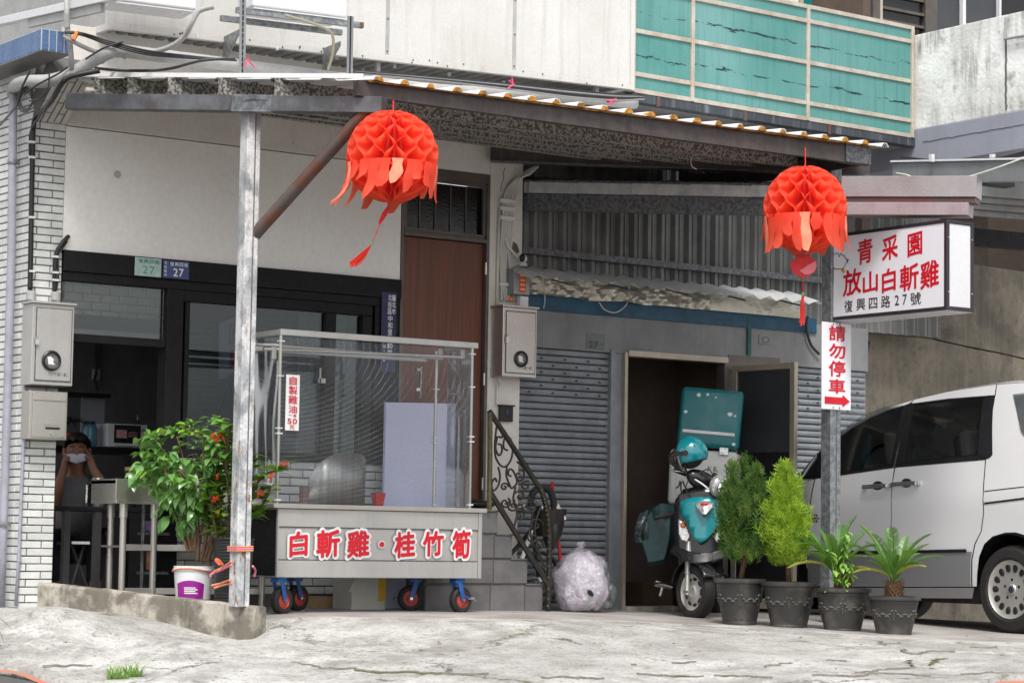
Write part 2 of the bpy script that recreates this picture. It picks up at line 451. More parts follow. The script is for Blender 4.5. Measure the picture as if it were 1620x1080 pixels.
# long wandering cracks in the slab, some with moss
def gpx(px, py):
    lo, hi = 12.9, 18.5
    for _ in range(40):
        m = (lo+hi)/2; p = CAM + ray(px, py)*m
        if p.z > gz(p.x, p.y): lo = m
        else: hi = m
    return CAM + ray(px, py)*lo
mat('crack_dark', (122,118,110), (92,88,80), .95, scale=30); mat('crack_moss', (92,98,52), (70,72,44), .95, scale=40)
def crack(pts, w, m):
    P_ = spline([gpx(*p) for p in pts], 24); mb = MB()
    for i, p in enumerate(P_):
        t = i/(len(P_)-1); a = P_[min(i+1, len(P_)-1)]-P_[max(i-1, 0)]; s_ = Vector((-a.y, a.x, 0)).normalized()
        j = .10*mnoise.noise(Vector((p.x*5, p.y*5, 2)))+.05*mnoise.noise(Vector((p.x*17, p.y*17, 4))); ww = w*(.35+1.1*abs(mnoise.noise(Vector((p.x*6, p.y*6, 7)))))*math.sin(PI*min(1, max(0, t*.96+.02)))**.4*1.0
        c = p + s_*j; c.z = gz(c.x, c.y)
        am = .016*max(0, min(1, (16.0-dl(c.x, c.y)[0]))); c.z += am*mnoise.noise(Vector((c.x*1.6, c.y*1.6, 3)))+.35*am*mnoise.noise(Vector((c.x*6, c.y*6, 9)))+.005
        if s_.dot(FH) < 0: s_ = -s_
        mb.v += [c-s_*(ww+.004)-Vector((0, 0, .004)), c+s_*(ww+.004)+Vector((0, 0, .12*ww+.003*(m == 'crack_dark')+.001))]
        if i and mnoise.noise(Vector((p.x*3.1, p.y*3.1, 11))) > -.02: b = 2*(i-1); mb.f.append((b, b+1, b+3, b+2))
    o = obj('ground_crack', mb, m); tag(o, kind='structure')
for pts, w, m in (([(420, 1046), (480, 1052), (560, 1060), (700, 1064), (840, 1070), (960, 1072), (1080, 1069), (1240, 1074)], .010, 'crack_dark'), ([(560, 1061), (640, 1063), (700, 1065)], .014, 'crack_moss'), ([(850, 1070), (930, 1071), (1000, 1072)], .013, 'crack_moss'), ([(1060, 1070), (1110, 1069), (1150, 1071)], .012, 'crack_moss'),
    ([(1215, 1055), (1280, 1045), (1340, 1047)], .008, 'crack_dark'), ([(1395, 1016), (1430, 1024), (1445, 1032), (1500, 1030), (1590, 1022)], .008, 'crack_dark'), ([(1440, 1030), (1436, 1042), (1450, 1052), (1380, 1062), (1350, 1066)], .007, 'crack_dark'), ([(1460, 1052), (1480, 1044), (1500, 1040)], .010, 'crack_moss'),
    ([(1000, 1052), (1050, 1048), (1100, 1046), (1160, 1040)], .006, 'crack_dark'), ([(1240, 1074), (1330, 1070), (1420, 1066), (1500, 1068), (1615, 1055)], .009, 'crack_dark'), ([(30, 1044), (70, 1049), (110, 1052), (150, 1050)], .007, 'crack_dark'), ([(155, 978), (170, 990), (200, 998), (240, 1000)], .010, 'crack_dark'), ([(280, 1046), (320, 1052), (380, 1050), (425, 1042)], .006, 'crack_dark')): crack(pts, w, m)
# forecourt sheet over the slab, its darker colour holding dirt and some shade
mb = MB(); FE = ([380, 440, 800, 1130, 1413, 1800], [15.25, 15.3, 15.62, 16.55, 15.9, 15.8])
def fpoint(u, v):
    p = lerp(395, 1760, v); i, t = seg(*[FE[0], p]); e = lerp(FE[1][i], FE[1][i+1], sm(t)) + .05*mnoise.noise(Vector((p*.02, 1, 0)))
    d = lerp(e, 19.4, u); q = pt(d, (p-810)/FPX*d, 0); am = .016*max(0, min(1, (16.0-d)))
    q.z = gz(q.x, q.y) + am*mnoise.noise(Vector((q.x*1.6, q.y*1.6, 3)))+.35*am*mnoise.noise(Vector((q.x*6, q.y*6, 9))) + (.006 if u > 0 else -.002); return q
def fgrid(u, v): return fpoint(u**1.6, v)
mb.grid(fgrid, 70, 150); f_ = obj('forecourt', mb, 'courtyard_floor', smooth=True); tag(f_, kind='structure')
# painted kerb line along the edge of the road
mb = MB()
def kpoint(u, v):
    l = lerp(-4.2, 5.4, v); e = road_d(l)
    zz = gz(*pt(max(e, 13.0), l, 0).xy)-.035
    d = e - .015 - .11*(1-u)
    return pt(d, l, lerp(-1.25, zz, (d+2)/(e+2))+.006)
mb.grid(kpoint, 1, 120); k_ = obj('road_line', mb, 'kerb_red'); tag(k_, kind='structure')
# earth far around, below everything
mb = MB().grid(lambda u, v: (lerp(-450, 450, u), lerp(-450, 450, v), -1.4), 8, 8)
e_ = obj('terrain', mb, 'concrete_ground'); tag(e_, kind='structure')

# low stained concrete kerb wall in front of the shop
A = atd(57, 960, 15.55); B = atd(402, 1000, 14.78)
dirw = Vector((B.x-A.x, B.y-A.y, 0)); LW = dirw.length; dirw.normalize(); nw = Vector((dirw.y, -dirw.x, 0))   # nw points to the street
WALL_T = .125
def wtop(t):
    return lerp(.195, .085, t)
lw = thing('kerb_wall', 'low weathered concrete kerb wall running out from the tiled pillar under the rusty post', 'wall', (A.x, A.y, 0))
mb = MB()
def wpt(u, v):     # v runs round the section
    t = u; p = Vector((A.x, A.y, 0)) + dirw*LW*t
    prof = [(0, -.45), (0, -.1), (.004, .0), (.012, 1), (.02, 1.0), (WALL_T-.015, 1.0), (WALL_T, .9), (WALL_T, -.45)]
    i = int(round(v*(len(prof)-1))); off, hh = prof[i]
    z = wtop(t)*hh if hh >= 0 else hh
    if hh == .9: z = wtop(t)-.012
    if i == 3: z = wtop(t)-.014
    q = p - nw*off
    w = .010*mnoise.noise(Vector((q.x*7, q.y*7, z*7))) + .006*mnoise.noise(Vector((q.x*25, q.y*25, z*25)))
    return q + nw*w + Vector((0, 0, z + (w*.6 if hh > 0 else 0)))
mb.grid(wpt, 90, 7)
n0 = 8
mb.f.append(tuple(range(n0))); mb.f.append(tuple(len(mb.v)-n0+i for i in range(n0))[::-1])
obj('wall_body', mb, 'concrete_old', lw)
def on_wall(t, back=.1): 
    p = Vector((A.x, A.y, 0)) + dirw*LW*t - nw*back; return Vector((p.x, p.y, wtop(t)))

# ================================================================ tiled pillar at the left
XP = at(46, 400).x
pil = thing('tiled_pillar', 'white split-tile pillar at the left edge of the shop carrying meter box and mailbox', 'pillar', (XP, 0, 0))
PITCH = .0496; TH = .0435
tm = {}
def tile_mesh(w, h, d, m):
    k = (round(w, 3), round(h, 3), d, m)
    if k not in tm:
        b = MB(); e = .0035
        x0, x1, z0, z1 = -w/2, w/2, -h/2, h/2
        b.add([(x0,0,z0),(x1,0,z0),(x1,0,z1),(x0,0,z1),(x0+e,-d,z0+e),(x1-e,-d,z0+e),(x1-e,-d,z1-e),(x0+e,-d,z1-e)],
              [(4,5,6,7),(0,1,5,4),(1,2,6,5),(2,3,7,6),(3,0,4,7)])
        tm[k] = mesh('tile', b, m)
    return tm[k]
ZP0, ZP1 = -.15, at(104, 197).z
mb = MB().box((XP+.004, .002, ZP0), (0, .45, ZP1))
obj('core', mb, 'mortar', pil)
PW = -XP
rows_ = int((ZP1-.0)/PITCH)+3
for i in range(rows_):
    z = ZP1 - PITCH*(i+.5)
    if z < -.12: break
    a = .19 if i % 2 else .055
    for (u0, u1) in ((.003, PW-a if False else (PW-.085 if i % 2 else .045)), ((PW-.079 if i % 2 else .051), PW-.001)):
        w = u1-u0
        place('tile', tile_mesh(w, TH, .007, 'tile_white'), pil, T(XP+(u0+u1)/2 + rnd(-.0006, .0006), .002-rnd(0, .0014), z+rnd(-.0008, .0008)))
# side wall of the building, facing left
sw = thing('tiled_side_wall', 'white split-tile side wall receding at the far left behind the grey drainpipe', 'wall', (XP, .5, 0))
DY0, DY1, DZ = .9, 1.8, 2.25      # unseen side doorway assumed under the blue hood, opened to let daylight in
obj('core', MB().box((XP+.006, .002, -.15), (XP+.1, DY0, 3.6)).box((XP+.006, DY1, -.15), (XP+.1, 2.6, 3.6)).box((XP+.006, DY0, DZ), (XP+.1, DY1, 3.6)), 'mortar', sw)
RZ = rz(-PI/2)
for i in range(73):
    z = 3.55 - PITCH*(i+.5)
    if z < -.1: break
    y = .002 if i % 2 == 0 else -.098
    k = 0
    while y < .58:
        y0 = max(y, .002); y1 = y+.196
        place('tile', tile_mesh(round(y1-y0, 3), TH, .007, 'tile_white'), sw, T(XP+.004, (y0+y1)/2, z+rnd(-.0008, .0008)) @ RZ.to_4x4())
        y += .2
mb = MB(); e = .0035      # the rest of the side wall, round the corner from the street view
for i in range(73):
    z = 3.55 - PITCH*(i+.5); y = (.602 if i % 2 == 0 else .702)
    if z < -.1: break
    while y < 2.55:
        y0, y1, z0, z1 = y, min(y+.196, 2.59), z-TH/2, z+TH/2
        if z1 < DZ and y1 > DY0 and y0 < DY1:
            if y0 < DY0-.03: y1 = DY0
            elif y1 > DY1+.03: y0 = DY1
            else: y += .2; continue
        X0 = XP+.004; X1 = X0-.007
        mb.add([(X0,y0,z0),(X0,y1,z0),(X0,y1,z1),(X0,y0,z1),(X1,y0+e,z0+e),(X1,y1-e,z0+e),(X1,y1-e,z1-e),(X1,y0+e,z1-e)], [(4,7,6,5),(0,4,5,1),(1,5,6,2),(2,6,7,3),(3,7,4,0)]); y += .2
obj('tile_field', mb, 'tile_white', sw, kind='stuff')
# corbel with sloping tiled underside
cb = thing('tiled_corbel', 'sloping tiled corbel jutting out above the pillar under the grey drainpipe', 'corbel', (XP, 0, ZP1))
C0 = Vector((XP, 0, ZP1)); C1 = Vector((0.0, 0, ZP1)); dv = atx(146, 122, 0.0) - C1; dv.x = 0
C2 = C1+dv; C3 = C0+dv
nrm = (C1-C0).cross(dv).normalized()
if nrm.y > 0: nrm = -nrm
mb = MB().hexa([C0-nrm*.1+Vector((0,.0,.05)), C1-nrm*.1+Vector((0,0,.05)), C2-nrm*.1+Vector((0,.1,.05)), C3-nrm*.1+Vector((0,.1,.05)), C0-nrm*.004, C1-nrm*.004, C2-nrm*.004, C3-nrm*.004])
obj('core', mb, 'mortar', cb)
xd = (C1-C0).normalized(); yd = dv.normalized(); LD = dv.length
nc = 5; wcol = PW/nc
for c in range(nc):
    y = -.1 if c % 2 else 0
    while y < LD-.01:
        y0 = max(0.002, y); y1 = min(LD, y+.19)
        if y1-y0 > .02:
            M4 = basis(yd, -nrm, xd).to_4x4(); M4.translation = C0 + xd*(wcol*(c+.5)) + yd*(y0+y1)/2
            place('tile', tile_mesh(round(y1-y0, 3), round(wcol-.006, 4), .007, 'tile_soffit'), cb, M4)
        y += .196
# blue tiled hood at the far left
bh = thing('blue_tiled_hood', 'door hood edged with blue mosaic tiles sticking out at the top left corner', 'canopy', (XP-.3, .3, 3.4))
HX = XP-.21
P0 = atx(65.5, 45, HX); Pb = atx(65.5, 79, HX); HY = P0.y; HZ1, HZ0 = P0.z, Pb.z
obj('slab', MB().box((HX+.006, HY+.006, HZ0+.004), (XP, HY+2.2, HZ1-.004)), 'lintel_grey', bh)
obj('soffit', MB().box((HX+.012, HY+.012, HZ0-.006), (XP-.002, HY+2.2, HZ0+.003)), 'lintel_grey', bh)
tw = .052
obj('grout', MB().box((HX+.002, HY+.002, HZ0+.001), (XP-.001, HY+.03, HZ1)).box((HX+.002, HY+.03, HZ0+.001), (HX+.03, HY+2.2, HZ1)), 'grout_light', bh)
k = 0
while HX+.004+tw*k < XP-.03:
    place('tile', tile_mesh(tw-.006, HZ1-HZ0-.006, .005, 'tile_blue'), bh, T(HX+.004+tw*(k+.5), HY+.002, (HZ0+HZ1)/2)); k += 1
for k in range(20):
    place('tile', tile_mesh(tw-.006, HZ1-HZ0-.006, .005, 'tile_blue'), bh, T(HX+.002, HY+.004+tw*(k+.5), (HZ0+HZ1)/2) @ RZ.to_4x4())

# ================================================================ shop wall above the shop front
ZB = at(365, 419).z; XD0 = at(632, 500).x; XD1 = at(773, 400).x; XC1 = at(824, 420).x
seam = at(240, 214.5).z
mat('stain_grey', (176,172,168), (190,186,180), .7)
wl = thing('shop_wall', 'plain off-white wall board above the black shop front', 'wall', (1.3, 0, ZB))
obj('lower_board', MB().box((.001, .0, ZB), (XD0-.002, .12, seam-.006)), 'white_board', wl, bevel=.003)
obj('upper_board', MB().box((.001, -.006, seam), (XD0-.002, .12, 3.86)), 'plaster', wl, bevel=.003)
obj('stain_spot', MB().lathe([(.0, 0), (.026, 0)], at(186, 276, -.003), 20, basis((1,0,0),(0,0,1),(0,-1,0))), 'stain_grey', wl)
obj('nail', MB().ball(at(463, 226, -.004), .006, 8, 6), 'mortar', wl)
# column between door and garage, with the wall above the door
cw = thing('white_column', 'cracked white column between the wooden door and the garage carrying bundled cables', 'column', ((XD1+XC1)/2, 0, 0))
ZDT = at(700, 268).z
obj('shaft', MB().box((XD1+.002, -.012, -.1), (XC1, .3, 3.86)), 'plaster', cw, bevel=.006)
obj('lintel', MB().box((XD0-.001, -.004, ZDT+.002), (XD1+.001, .2, 3.86)), 'plaster', cw)
mb = MB().tube([at(799, 266, -.013), at(796, 274, -.013), at(797, 282, -.013), at(793, 294, -.013), at(792, 303, -.013)], .003, 5)
obj('crack', mb, 'mortar', cw)
mb = MB().prism([at(812, 382, -.014), at(809, 400, -.014), at(816, 403, -.014), at(822, 398, -.014), at(818, 386, -.014)], (0, .004, 0))
obj('broken_patch', mb, 'mortar', cw)

# ================================================================ black shop front
sf = thing('glazed_shopfront', 'black framed glass shop front with open left bay below the white wall', 'shop front', (1.3, 0, 0))
zt = ZB-.001; z2 = at(365, 451).z; z3 = at(365, 465).z
XF1 = XD0-.004
obj('header_board', MB().box((.003, -.03, z2), (XF1, .1, zt)), 'black_paint', sf, bevel=.003)
obj('frame_rail', MB().box((.003, -.016, z3), (XF1, .1, z2-.002)), 'black_paint', sf, bevel=.003)
xa0, xa1 = at(262, 500).x, at(288, 500).x
zA = at(185, 532).z; zA2 = at(185, 545).z
obj('frame_post', MB().box((xa0, -.02, 0.0), (xa1, .1, z3-.001)), 'black_paint', sf, bevel=.003)
obj('frame_rail', MB().box((.006, -.012, zA2), (xa0-.001, .08, zA)), 'black_paint', sf, bevel=.003)
zs0 = at(440, 728).z; zs1 = at(440, 716).z
xw1 = at(586, 600).x
obj('frame_rail', MB().box((xa1+.001, -.012, z3-.075), (xw1, .08, z3-.002)), 'black_paint', sf, bevel=.003)
obj('frame_rail', MB().box((xa1+.001, -.03, zs0), (XF1, .1, zs1)), 'black_paint', sf, bevel=.003)
for (p0, p1) in ((290, 297), (512, 529), (571, 586), (590, 628)):
    x0, x1 = at(p0, 600).x, at(p1, 600).x
    obj('mullion', MB().box((x0, -.01-.004*(p0 == 590), zs1+.001), (min(x1, XF1), .08, z3-.078 if p0 != 590 else z3-.001)), 'black_paint', sf, bevel=.003)
glassmat('shop_glass', (.62, .66, .68), .025)
glassmat('clear_glass', (.88, .9, .9), .03)
obj('pane', MB().box((.02, .028, zA+.002), (xa0-.004, .034, z3-.003)), 'clear_glass', sf)
obj('pane', MB().box((at(297, 600).x, .02, zs1+.002), (at(512, 600).x, .026, z3-.077)), 'shop_glass', sf)
obj('pane', MB().box((at(529, 600).x, .03, zs1+.002), (at(571, 600).x, .036, z3-.077)), 'shop_glass', sf)
mb = MB()
for j, (p, q) in enumerate(((395, 720), (455, 722))):
    pass
obj('latch', MB().box(at(505, 582, -.012), at(508, 606, -.02)).box(at(503, 598, -.012), at(515, 606, -.02)), 'stainless', sf)
# black sill column between open bay and tiled dado
dk = thing('tiled_dado', 'low white brick-tile wall under the shop window behind the cart and plants', 'wall', (1.8, 0, 0))
obj('core', MB().box((xa0+.002, .012, -.12), (XF1, .12, zs0-.002)), 'mortar', dk)
PT2 = .0575
for i in range(16):
    z = zs0 - PT2*(i+.5)
    if z < -.05: break
    x = xa0 - (.1 if i % 2 else 0)
    while x < XF1-.02:
        x0 = max(x, xa0+.004); x1 = min(x+.194, XF1-.002)
        if x1-x0 > .02: place('tile', tile_mesh(round(x1-x0, 3), .05, .008, 'tile_white'), dk, T((x0+x1)/2, .01, z))
        x += .2

# rooms behind
rm = thing('shop_interior', 'dim shop room behind the open bay', 'room', (1.3, 1.5, 0))
ZR = 2.7
obj('floor', MB().box((-.2, .13, -.06), (3.6, 3.0, .0)), 'dark_room_grey', rm)
obj('back_wall', MB().box((-.2, 2.4, 0), (3.6, 2.5, ZR)), 'dark_room_grey', rm)
obj('side_wall', MB().box((XP+.101, .46, 0), (XP+.14, DY0, ZR)).box((XP+.101, DY1, 0), (XP+.14, 2.39, ZR)).box((XP+.101, DY0, DZ), (XP+.14, DY1, ZR)), 'dark_room_grey', rm)
obj('side_wall', MB().box((3.5, .35, 0), (3.6, 2.4, ZR)), 'dark_room_grey', rm)
obj('ceiling', MB().box((-.2, .13, ZR), (3.6, 2.5, ZR+.1)), 'dark_room', rm)
# tile wall added behind the upper left pane for the wall it mirrors
iw = thing('reflected_tile_wall', 'small brick-tiled wall patch with a dark ledge added for the wall mirrored in the upper left pane', 'wall', (.6, .5, 2.1))
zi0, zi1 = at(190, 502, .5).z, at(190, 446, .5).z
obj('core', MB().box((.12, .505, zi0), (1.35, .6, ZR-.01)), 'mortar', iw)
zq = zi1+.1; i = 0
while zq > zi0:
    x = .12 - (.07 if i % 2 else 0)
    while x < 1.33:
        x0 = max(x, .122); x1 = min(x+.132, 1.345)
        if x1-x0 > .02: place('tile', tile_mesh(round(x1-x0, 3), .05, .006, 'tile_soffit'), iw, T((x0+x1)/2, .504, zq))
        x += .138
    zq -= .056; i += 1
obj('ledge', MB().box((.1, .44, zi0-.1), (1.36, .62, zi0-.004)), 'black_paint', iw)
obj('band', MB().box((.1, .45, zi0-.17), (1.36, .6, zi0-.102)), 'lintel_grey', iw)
# blind behind the window, then panels added for reflections in the glass
bl = thing('roller_blind', 'grey slatted blind hanging behind the shop window', 'blind', (1.5, .3, 1.6))
bx0, bx1 = at(297, 600, .3).x, at(470, 600, .3).x
zb = at(400, 478, .3).z
for i in range(30):
    z = zb-.03-.04*i
    if z < 1.0: break
    me = tm.setdefault('slat', mesh('slat', MB().box((bx0, 0, -.016), (bx1, .006, .016)), 'corrugated_dark'))
    place('slat', me, bl, T(0, .3, z) @ Matrix.Rotation(.35, 4, 'X'))
rp = obj('red_reflection_panel', MB().box(at(291, 475, .22), at(374, 512, .2)), mat('reflected_red', (150,24,24), (110,14,16), .6)); tag(rp, 'panel added for a dark red reflection in the glass left of the rusty post', 'reflection')  # red panel put where the glass mirrors something red
wsn = thing('mirrored_sign_board', 'white board with red characters, added for the sign mirrored in the glass next to the rusty post', 'sign', at(360, 560, .16))  # board put where the glass mirrors the light box sign
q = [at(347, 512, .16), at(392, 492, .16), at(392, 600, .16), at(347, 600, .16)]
obj('board', MB().prism(q, (0, .012, 0)), mat('mirrored_board_lilac', (176,178,196), None, .5), wsn)
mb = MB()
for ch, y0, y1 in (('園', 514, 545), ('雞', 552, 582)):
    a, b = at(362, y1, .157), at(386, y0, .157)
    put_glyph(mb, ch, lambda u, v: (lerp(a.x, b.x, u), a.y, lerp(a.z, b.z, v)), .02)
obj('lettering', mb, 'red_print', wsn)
cur = thing('pale_curtain', 'pale grey-green curtain behind the middle window pane', 'curtain', (2.1, .2, 1.6))
mb = MB(); cx0, cx1 = at(470, 600, .2).x, at(568, 600, .2).x
mb.grid(lambda u, v: (lerp(cx0, cx1, u), .2+.012*math.sin(u*40), lerp(zs1-.05, z3-.05, v)), 60, 1)
obj('cloth', mb, mat('curtain', (168,180,174), (150,162,156), .7), cur, smooth=True)
ap = thing('dark_apron', 'navy cloth hanging inside the window above the leafy plant', 'cloth', at(368, 640, .1))
mb = MB()
zz1, zz0 = at(370, 590, .1).z, at(370, 668, .1).z
mb.grid(lambda u, v: (at(368, 600, .1).x + (u-.5)*(.05+.22*(1-v)**1.6), .1+.015*math.sin(u*14), lerp(zz0, zz1, v)), 16, 8)
obj('cloth', mb, mat('navy_cloth', (44,46,72), (32,34,56), .8), ap, smooth=True)

# ================================================================ wooden door
dr = thing('wooden_door', 'brown wood-grain door with a dark barred transom above the steps', 'door', ((XD0+XD1)/2, 0, .73))
xl0, xl1 = at(636, 550).x, at(766, 550).x; zl1 = at(700, 378).z; zl0 = .735
n = N('wood_grain'); vv = n.pos((26, 1, .9)); c = n.mix(n.ramp(n.noise(vv, 1.6, 6, .6, .6), .3, .7), lin((112,66,46)), lin((84,46,32)))
n.done(n.bsdf(c, .42, 0, n.noise(n.pos((60, 1, 2)), 3, 3), .002, .3))
obj('leaf', MB().box((xl0, .035, zl0), (xl1, .075, zl1-.004)), 'wood_grain', dr, bevel=.003)
zf1 = ZDT
zt0, zt1 = at(700, 365).z, at(700, 289).z
for a, b in (((XD0, -.008, .7), (xl0-.003, .1, zf1)), ((xl1+.003, -.008, .7), (XD1, .1, zf1))):
    obj('frame_jamb', MB().box(a, b), 'alu_dark', dr, bevel=.003)
obj('frame_head', MB().box((xl0-.002, -.006, zt1+.03), (xl1+.002, .1, zf1)), 'alu_dark', dr, bevel=.003)
obj('transom_bar', MB().box((xl0-.002, -.012, zl1), (xl1+.002, .09, zt0-.03)), 'alu_dark', dr, bevel=.003)
obj('transom_frame', MB().box((xl0+.01, .004, zt0-.029), (xl1-.01, .03, zt0)).box((xl0+.01, .004, zt1), (xl1-.01, .03, zt1+.028)).box((xl0-.001, .005, zt0), (xl0+.025, .03, zt1)).box((xl1-.025, .005, zt0), (xl1+.001, .03, zt1)), 'alu_dark', dr)
obj('transom_glass', MB().box((xl0, .05, zt0), (xl1, .055, zt1)), mat('dark_glass', (30,28,28), (24,22,22), .12), dr)
for k in range(4):
    x = lerp(xl0+.02, xl1-.02, (k+1)/5); obj('glazing_bar', MB().box((x-.004, .04, zt0), (x+.004, .049, zt1)), 'alu_dark', dr)
for py in (425, 600, 765):
    z = at(770, py).z; obj('hinge', MB().cyl((xl1+.004, .0, z-.045), (xl1+.004, .0, z+.045), .009, n=8), 'stainless', dr)

# ================================================================ garage front
gf = thing('garage_building', 'grey concrete garage front with roller shutters and a dark doorway', 'building', ((XC1+7)/2, 0, 0))
XG1 = 7.25
ZL0 = at(905, 553).z; ZL1 = at(1050, 500).z+.04
obj('lintel', MB().box((XC1+.001, .0, ZL0), (XG1, .2, ZL1)), 'lintel_grey', gf)
obj('blue_band', MB().box((XC1+.002, -.018, at(1000, 503).z), (at(1290, 500).x, .0, at(1000, 478).z)), 'blue_band', gf, bevel=.003)
obj('side_pier', MB().box((at(1300, 700).x, .03, -.1), (XG1, .2, ZL0-.001)), 'lintel_grey', gf)
tl = thing('garage_interior', 'dark empty garage seen through the open doorway', 'room', (5.2, 1.5, 0))
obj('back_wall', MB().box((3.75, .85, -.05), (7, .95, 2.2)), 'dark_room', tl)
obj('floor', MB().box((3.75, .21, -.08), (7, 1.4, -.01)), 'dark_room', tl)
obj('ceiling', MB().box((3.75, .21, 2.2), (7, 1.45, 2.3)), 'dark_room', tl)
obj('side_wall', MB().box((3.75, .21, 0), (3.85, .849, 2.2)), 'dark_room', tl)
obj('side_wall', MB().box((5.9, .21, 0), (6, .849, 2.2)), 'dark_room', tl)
cbx = thing('cardboard_box', 'dark cardboard boxes stacked on the garage floor behind the scooter', 'box', at(1030, 925, .5))
a = at(1018, 930, .55); obj('box', MB().box((a.x, .55, 0), (a.x+.3, .9, .2)), mat('cardboard', (96,74,56), (80,60,44), .85), cbx, bevel=.004)
sp = .0512
def shutter(x0, x1, ztop, label):
    t = thing('roller_shutter', label, 'shutter', ((x0+x1)/2, 0, 0), group='roller shutters of the garage')
    b = MB(); n_ = 7
    pr = [(.0, -.0225), (-.012, -.016), (-.016, 0), (-.012, .014), (-.003, .0185), (-.001, .0225)]
    for x in (x0, x1): b.v += [Vector((x, y, z)) for y, z in pr]
    m_ = len(pr)
    for i in range(m_-1): b.f.append((i, m_+i, m_+i+1, i+1))
    me = mesh('slat', b, 'shutter_grey')
    k = 0; z = ztop-.026
    hole = MB().prism([(-.016, -.0175, -.008), (.016, -.0175, -.008), (.006, -.0175, .006), (-.006, -.0175, .006)], (0, .004, 0))
    hm = mesh('vent_hole', hole, 'black_plastic')
    while z > .03:
        s_ = place('slat', me, t, T(0, .03+rnd(-.0015, .0015), z))
        if 1 <= k <= 6:
            x = x0+.1 + (.11 if k % 2 else 0)
            while x < x1-.05:
                h_ = place('vent_hole', hm, None, T(0, 0, 0)); h_.parent = s_; h_.matrix_basis = T(x, 0, 0); x += .22
        z -= sp; k += 1
    obj('backing', MB().box((x0, .045, -.05), (x1, .06, ztop)), 'black_plastic', t)
    obj('bottom_bar', MB().box((x0, .01, -.03), (x1, .044, .03)), 'shutter_grey', t, bevel=.004)
    return t
xs0, xs1 = XC1+.002, at(963, 700).x
shutter(xs0, xs1, ZL0, 'grey ribbed roller shutter closed between the railing and the doorway')
x2 = at(1233, 650).x; x3 = at(1300, 650).x
shutter(x2, x3+.5, ZL0, 'grey ribbed roller shutter in shade between the aluminium door and the sign pole')
gd = thing('garage_doorway', 'aluminium framed doorway with its glazed door swung open beside the scooter', 'door', (5.2, 0, 0))
xo0, xo1 = at(990, 700).x, at(1143, 700).x
obj('guide_rail', MB().box((xs1+.001, -.02, -.05), (at(970, 700).x, .05, ZL0+.02)), 'shutter_grey', gd, bevel=.003)
obj('side_panel', MB().box((at(970, 700).x+.001, .015, -.05), (at(985, 700).x, .06, ZL0)), 'shutter_grey', gd)
zo = at(1060, 566).z
obj('jamb', MB().box((at(985, 700).x+.001, -.02, -.05), (xo0, .08, zo+.02)), 'aluminium', gd, bevel=.003)
obj('jamb', MB().box((xo1, -.02, -.05), (xo1+.05, .08, zo+.02)), 'alu_dark', gd, bevel=.003)
obj('head', MB().box((xo0+.001, -.03, zo-.012), (xo1+.03, .08, zo+.035)), 'aluminium', gd, bevel=.003)
obj('head_panel', MB().box((xo1+.05, -.008, zo-.06), (x2, .08, zo+.06)), 'alu_dark', gd)
obj('threshold', MB().box((xo0, -.05, -.06), (xo1, .12, .03)), 'concrete_old', gd)
obj('side_glazing', MB().box((xo1+.051, .03, 0), (x2-.002, .05, zo-.061)), 'dark_glass', gd)
# the open leaf, swung out towards the street
lf0 = Vector((xo1+.075, -.04, 0)); ang = rad(-84)
Ml = T(lf0) @ rz(ang).to_4x4()
lt = thing('open_door_leaf', 'open aluminium glazed door leaf standing out between the doorway and right shutter', 'door', lf0, rz(ang))
LWd = .66; LH = zo-.03
mbx = MB().box((0, -.02, .02), (.05, .02, LH)).box((.05, -.02, LH-.05), (LWd-.05, .02, LH)).box((.05, -.02, .02), (LWd-.05, .02, .1)).box((LWd-.05, -.02, .02), (LWd, .02, LH))
obj('frame', mbx, 'aluminium', lt, local=True, bevel=.003)
obj('mid_rail', MB().box((.05, -.018, LH*.56), (LWd-.05, .018, LH*.64)), 'black_paint', lt, local=True)
obj('glass', MB().box((.05, -.004, LH*.64), (LWd-.05, .004, LH-.05)), mat('louvre_glass', (66,68,72), (52,54,58), .2, scale=1), lt, local=True)
obj('lower_panel', MB().box((.05, -.008, .1), (LWd-.05, .008, LH*.56)), 'black_paint', lt, local=True)
obj('handle', MB().bar((LWd-.025, -.05, LH*.42), (LWd-.025, -.05, LH*.5), .02, .03).bar((LWd-.025, -.02, LH*.46), (LWd-.025, -.05, LH*.46), .015, .015), 'black_plastic', lt, local=True)

# corrugated cladding above the garage
cg = thing('corrugated_cladding', 'dark ribbed metal cladding above the garage awning', 'cladding', (5.2, .1, 2.4))
zc0, zc1 = at(1000, 470).z-.1, 3.75
mb = MB(); x = XC1+.003; per = .137; pts = []
while x < 8.2:
    pts += [(x, .1), (x+.022, .062), (x+.046, .062), (x+.068, .1), (x+.085, .1), (x+.09, .092), (x+.1, .092), (x+.105, .1)]; x += per
for i in range(len(pts)-1):
    a, b = pts[i], pts[i+1]; mb.add([(a[0], a[1], zc0), (b[0], b[1], zc0), (b[0], b[1], zc1), (a[0], a[1], zc1)], [(0, 1, 2, 3)])
obj('sheet', mb, 'corrugated_dark', cg)
zr = at(1000, 417).z; zr2 = at(1000, 407).z
obj('rail', MB().box((XC1+.003, .02, zr), (8.2, .06, zr2)), 'galvanized_dark', cg)
obj('backing', MB().box((XC1+.003, .105, zc0), (8.2, .2, zc1)), 'dark_room', cg)

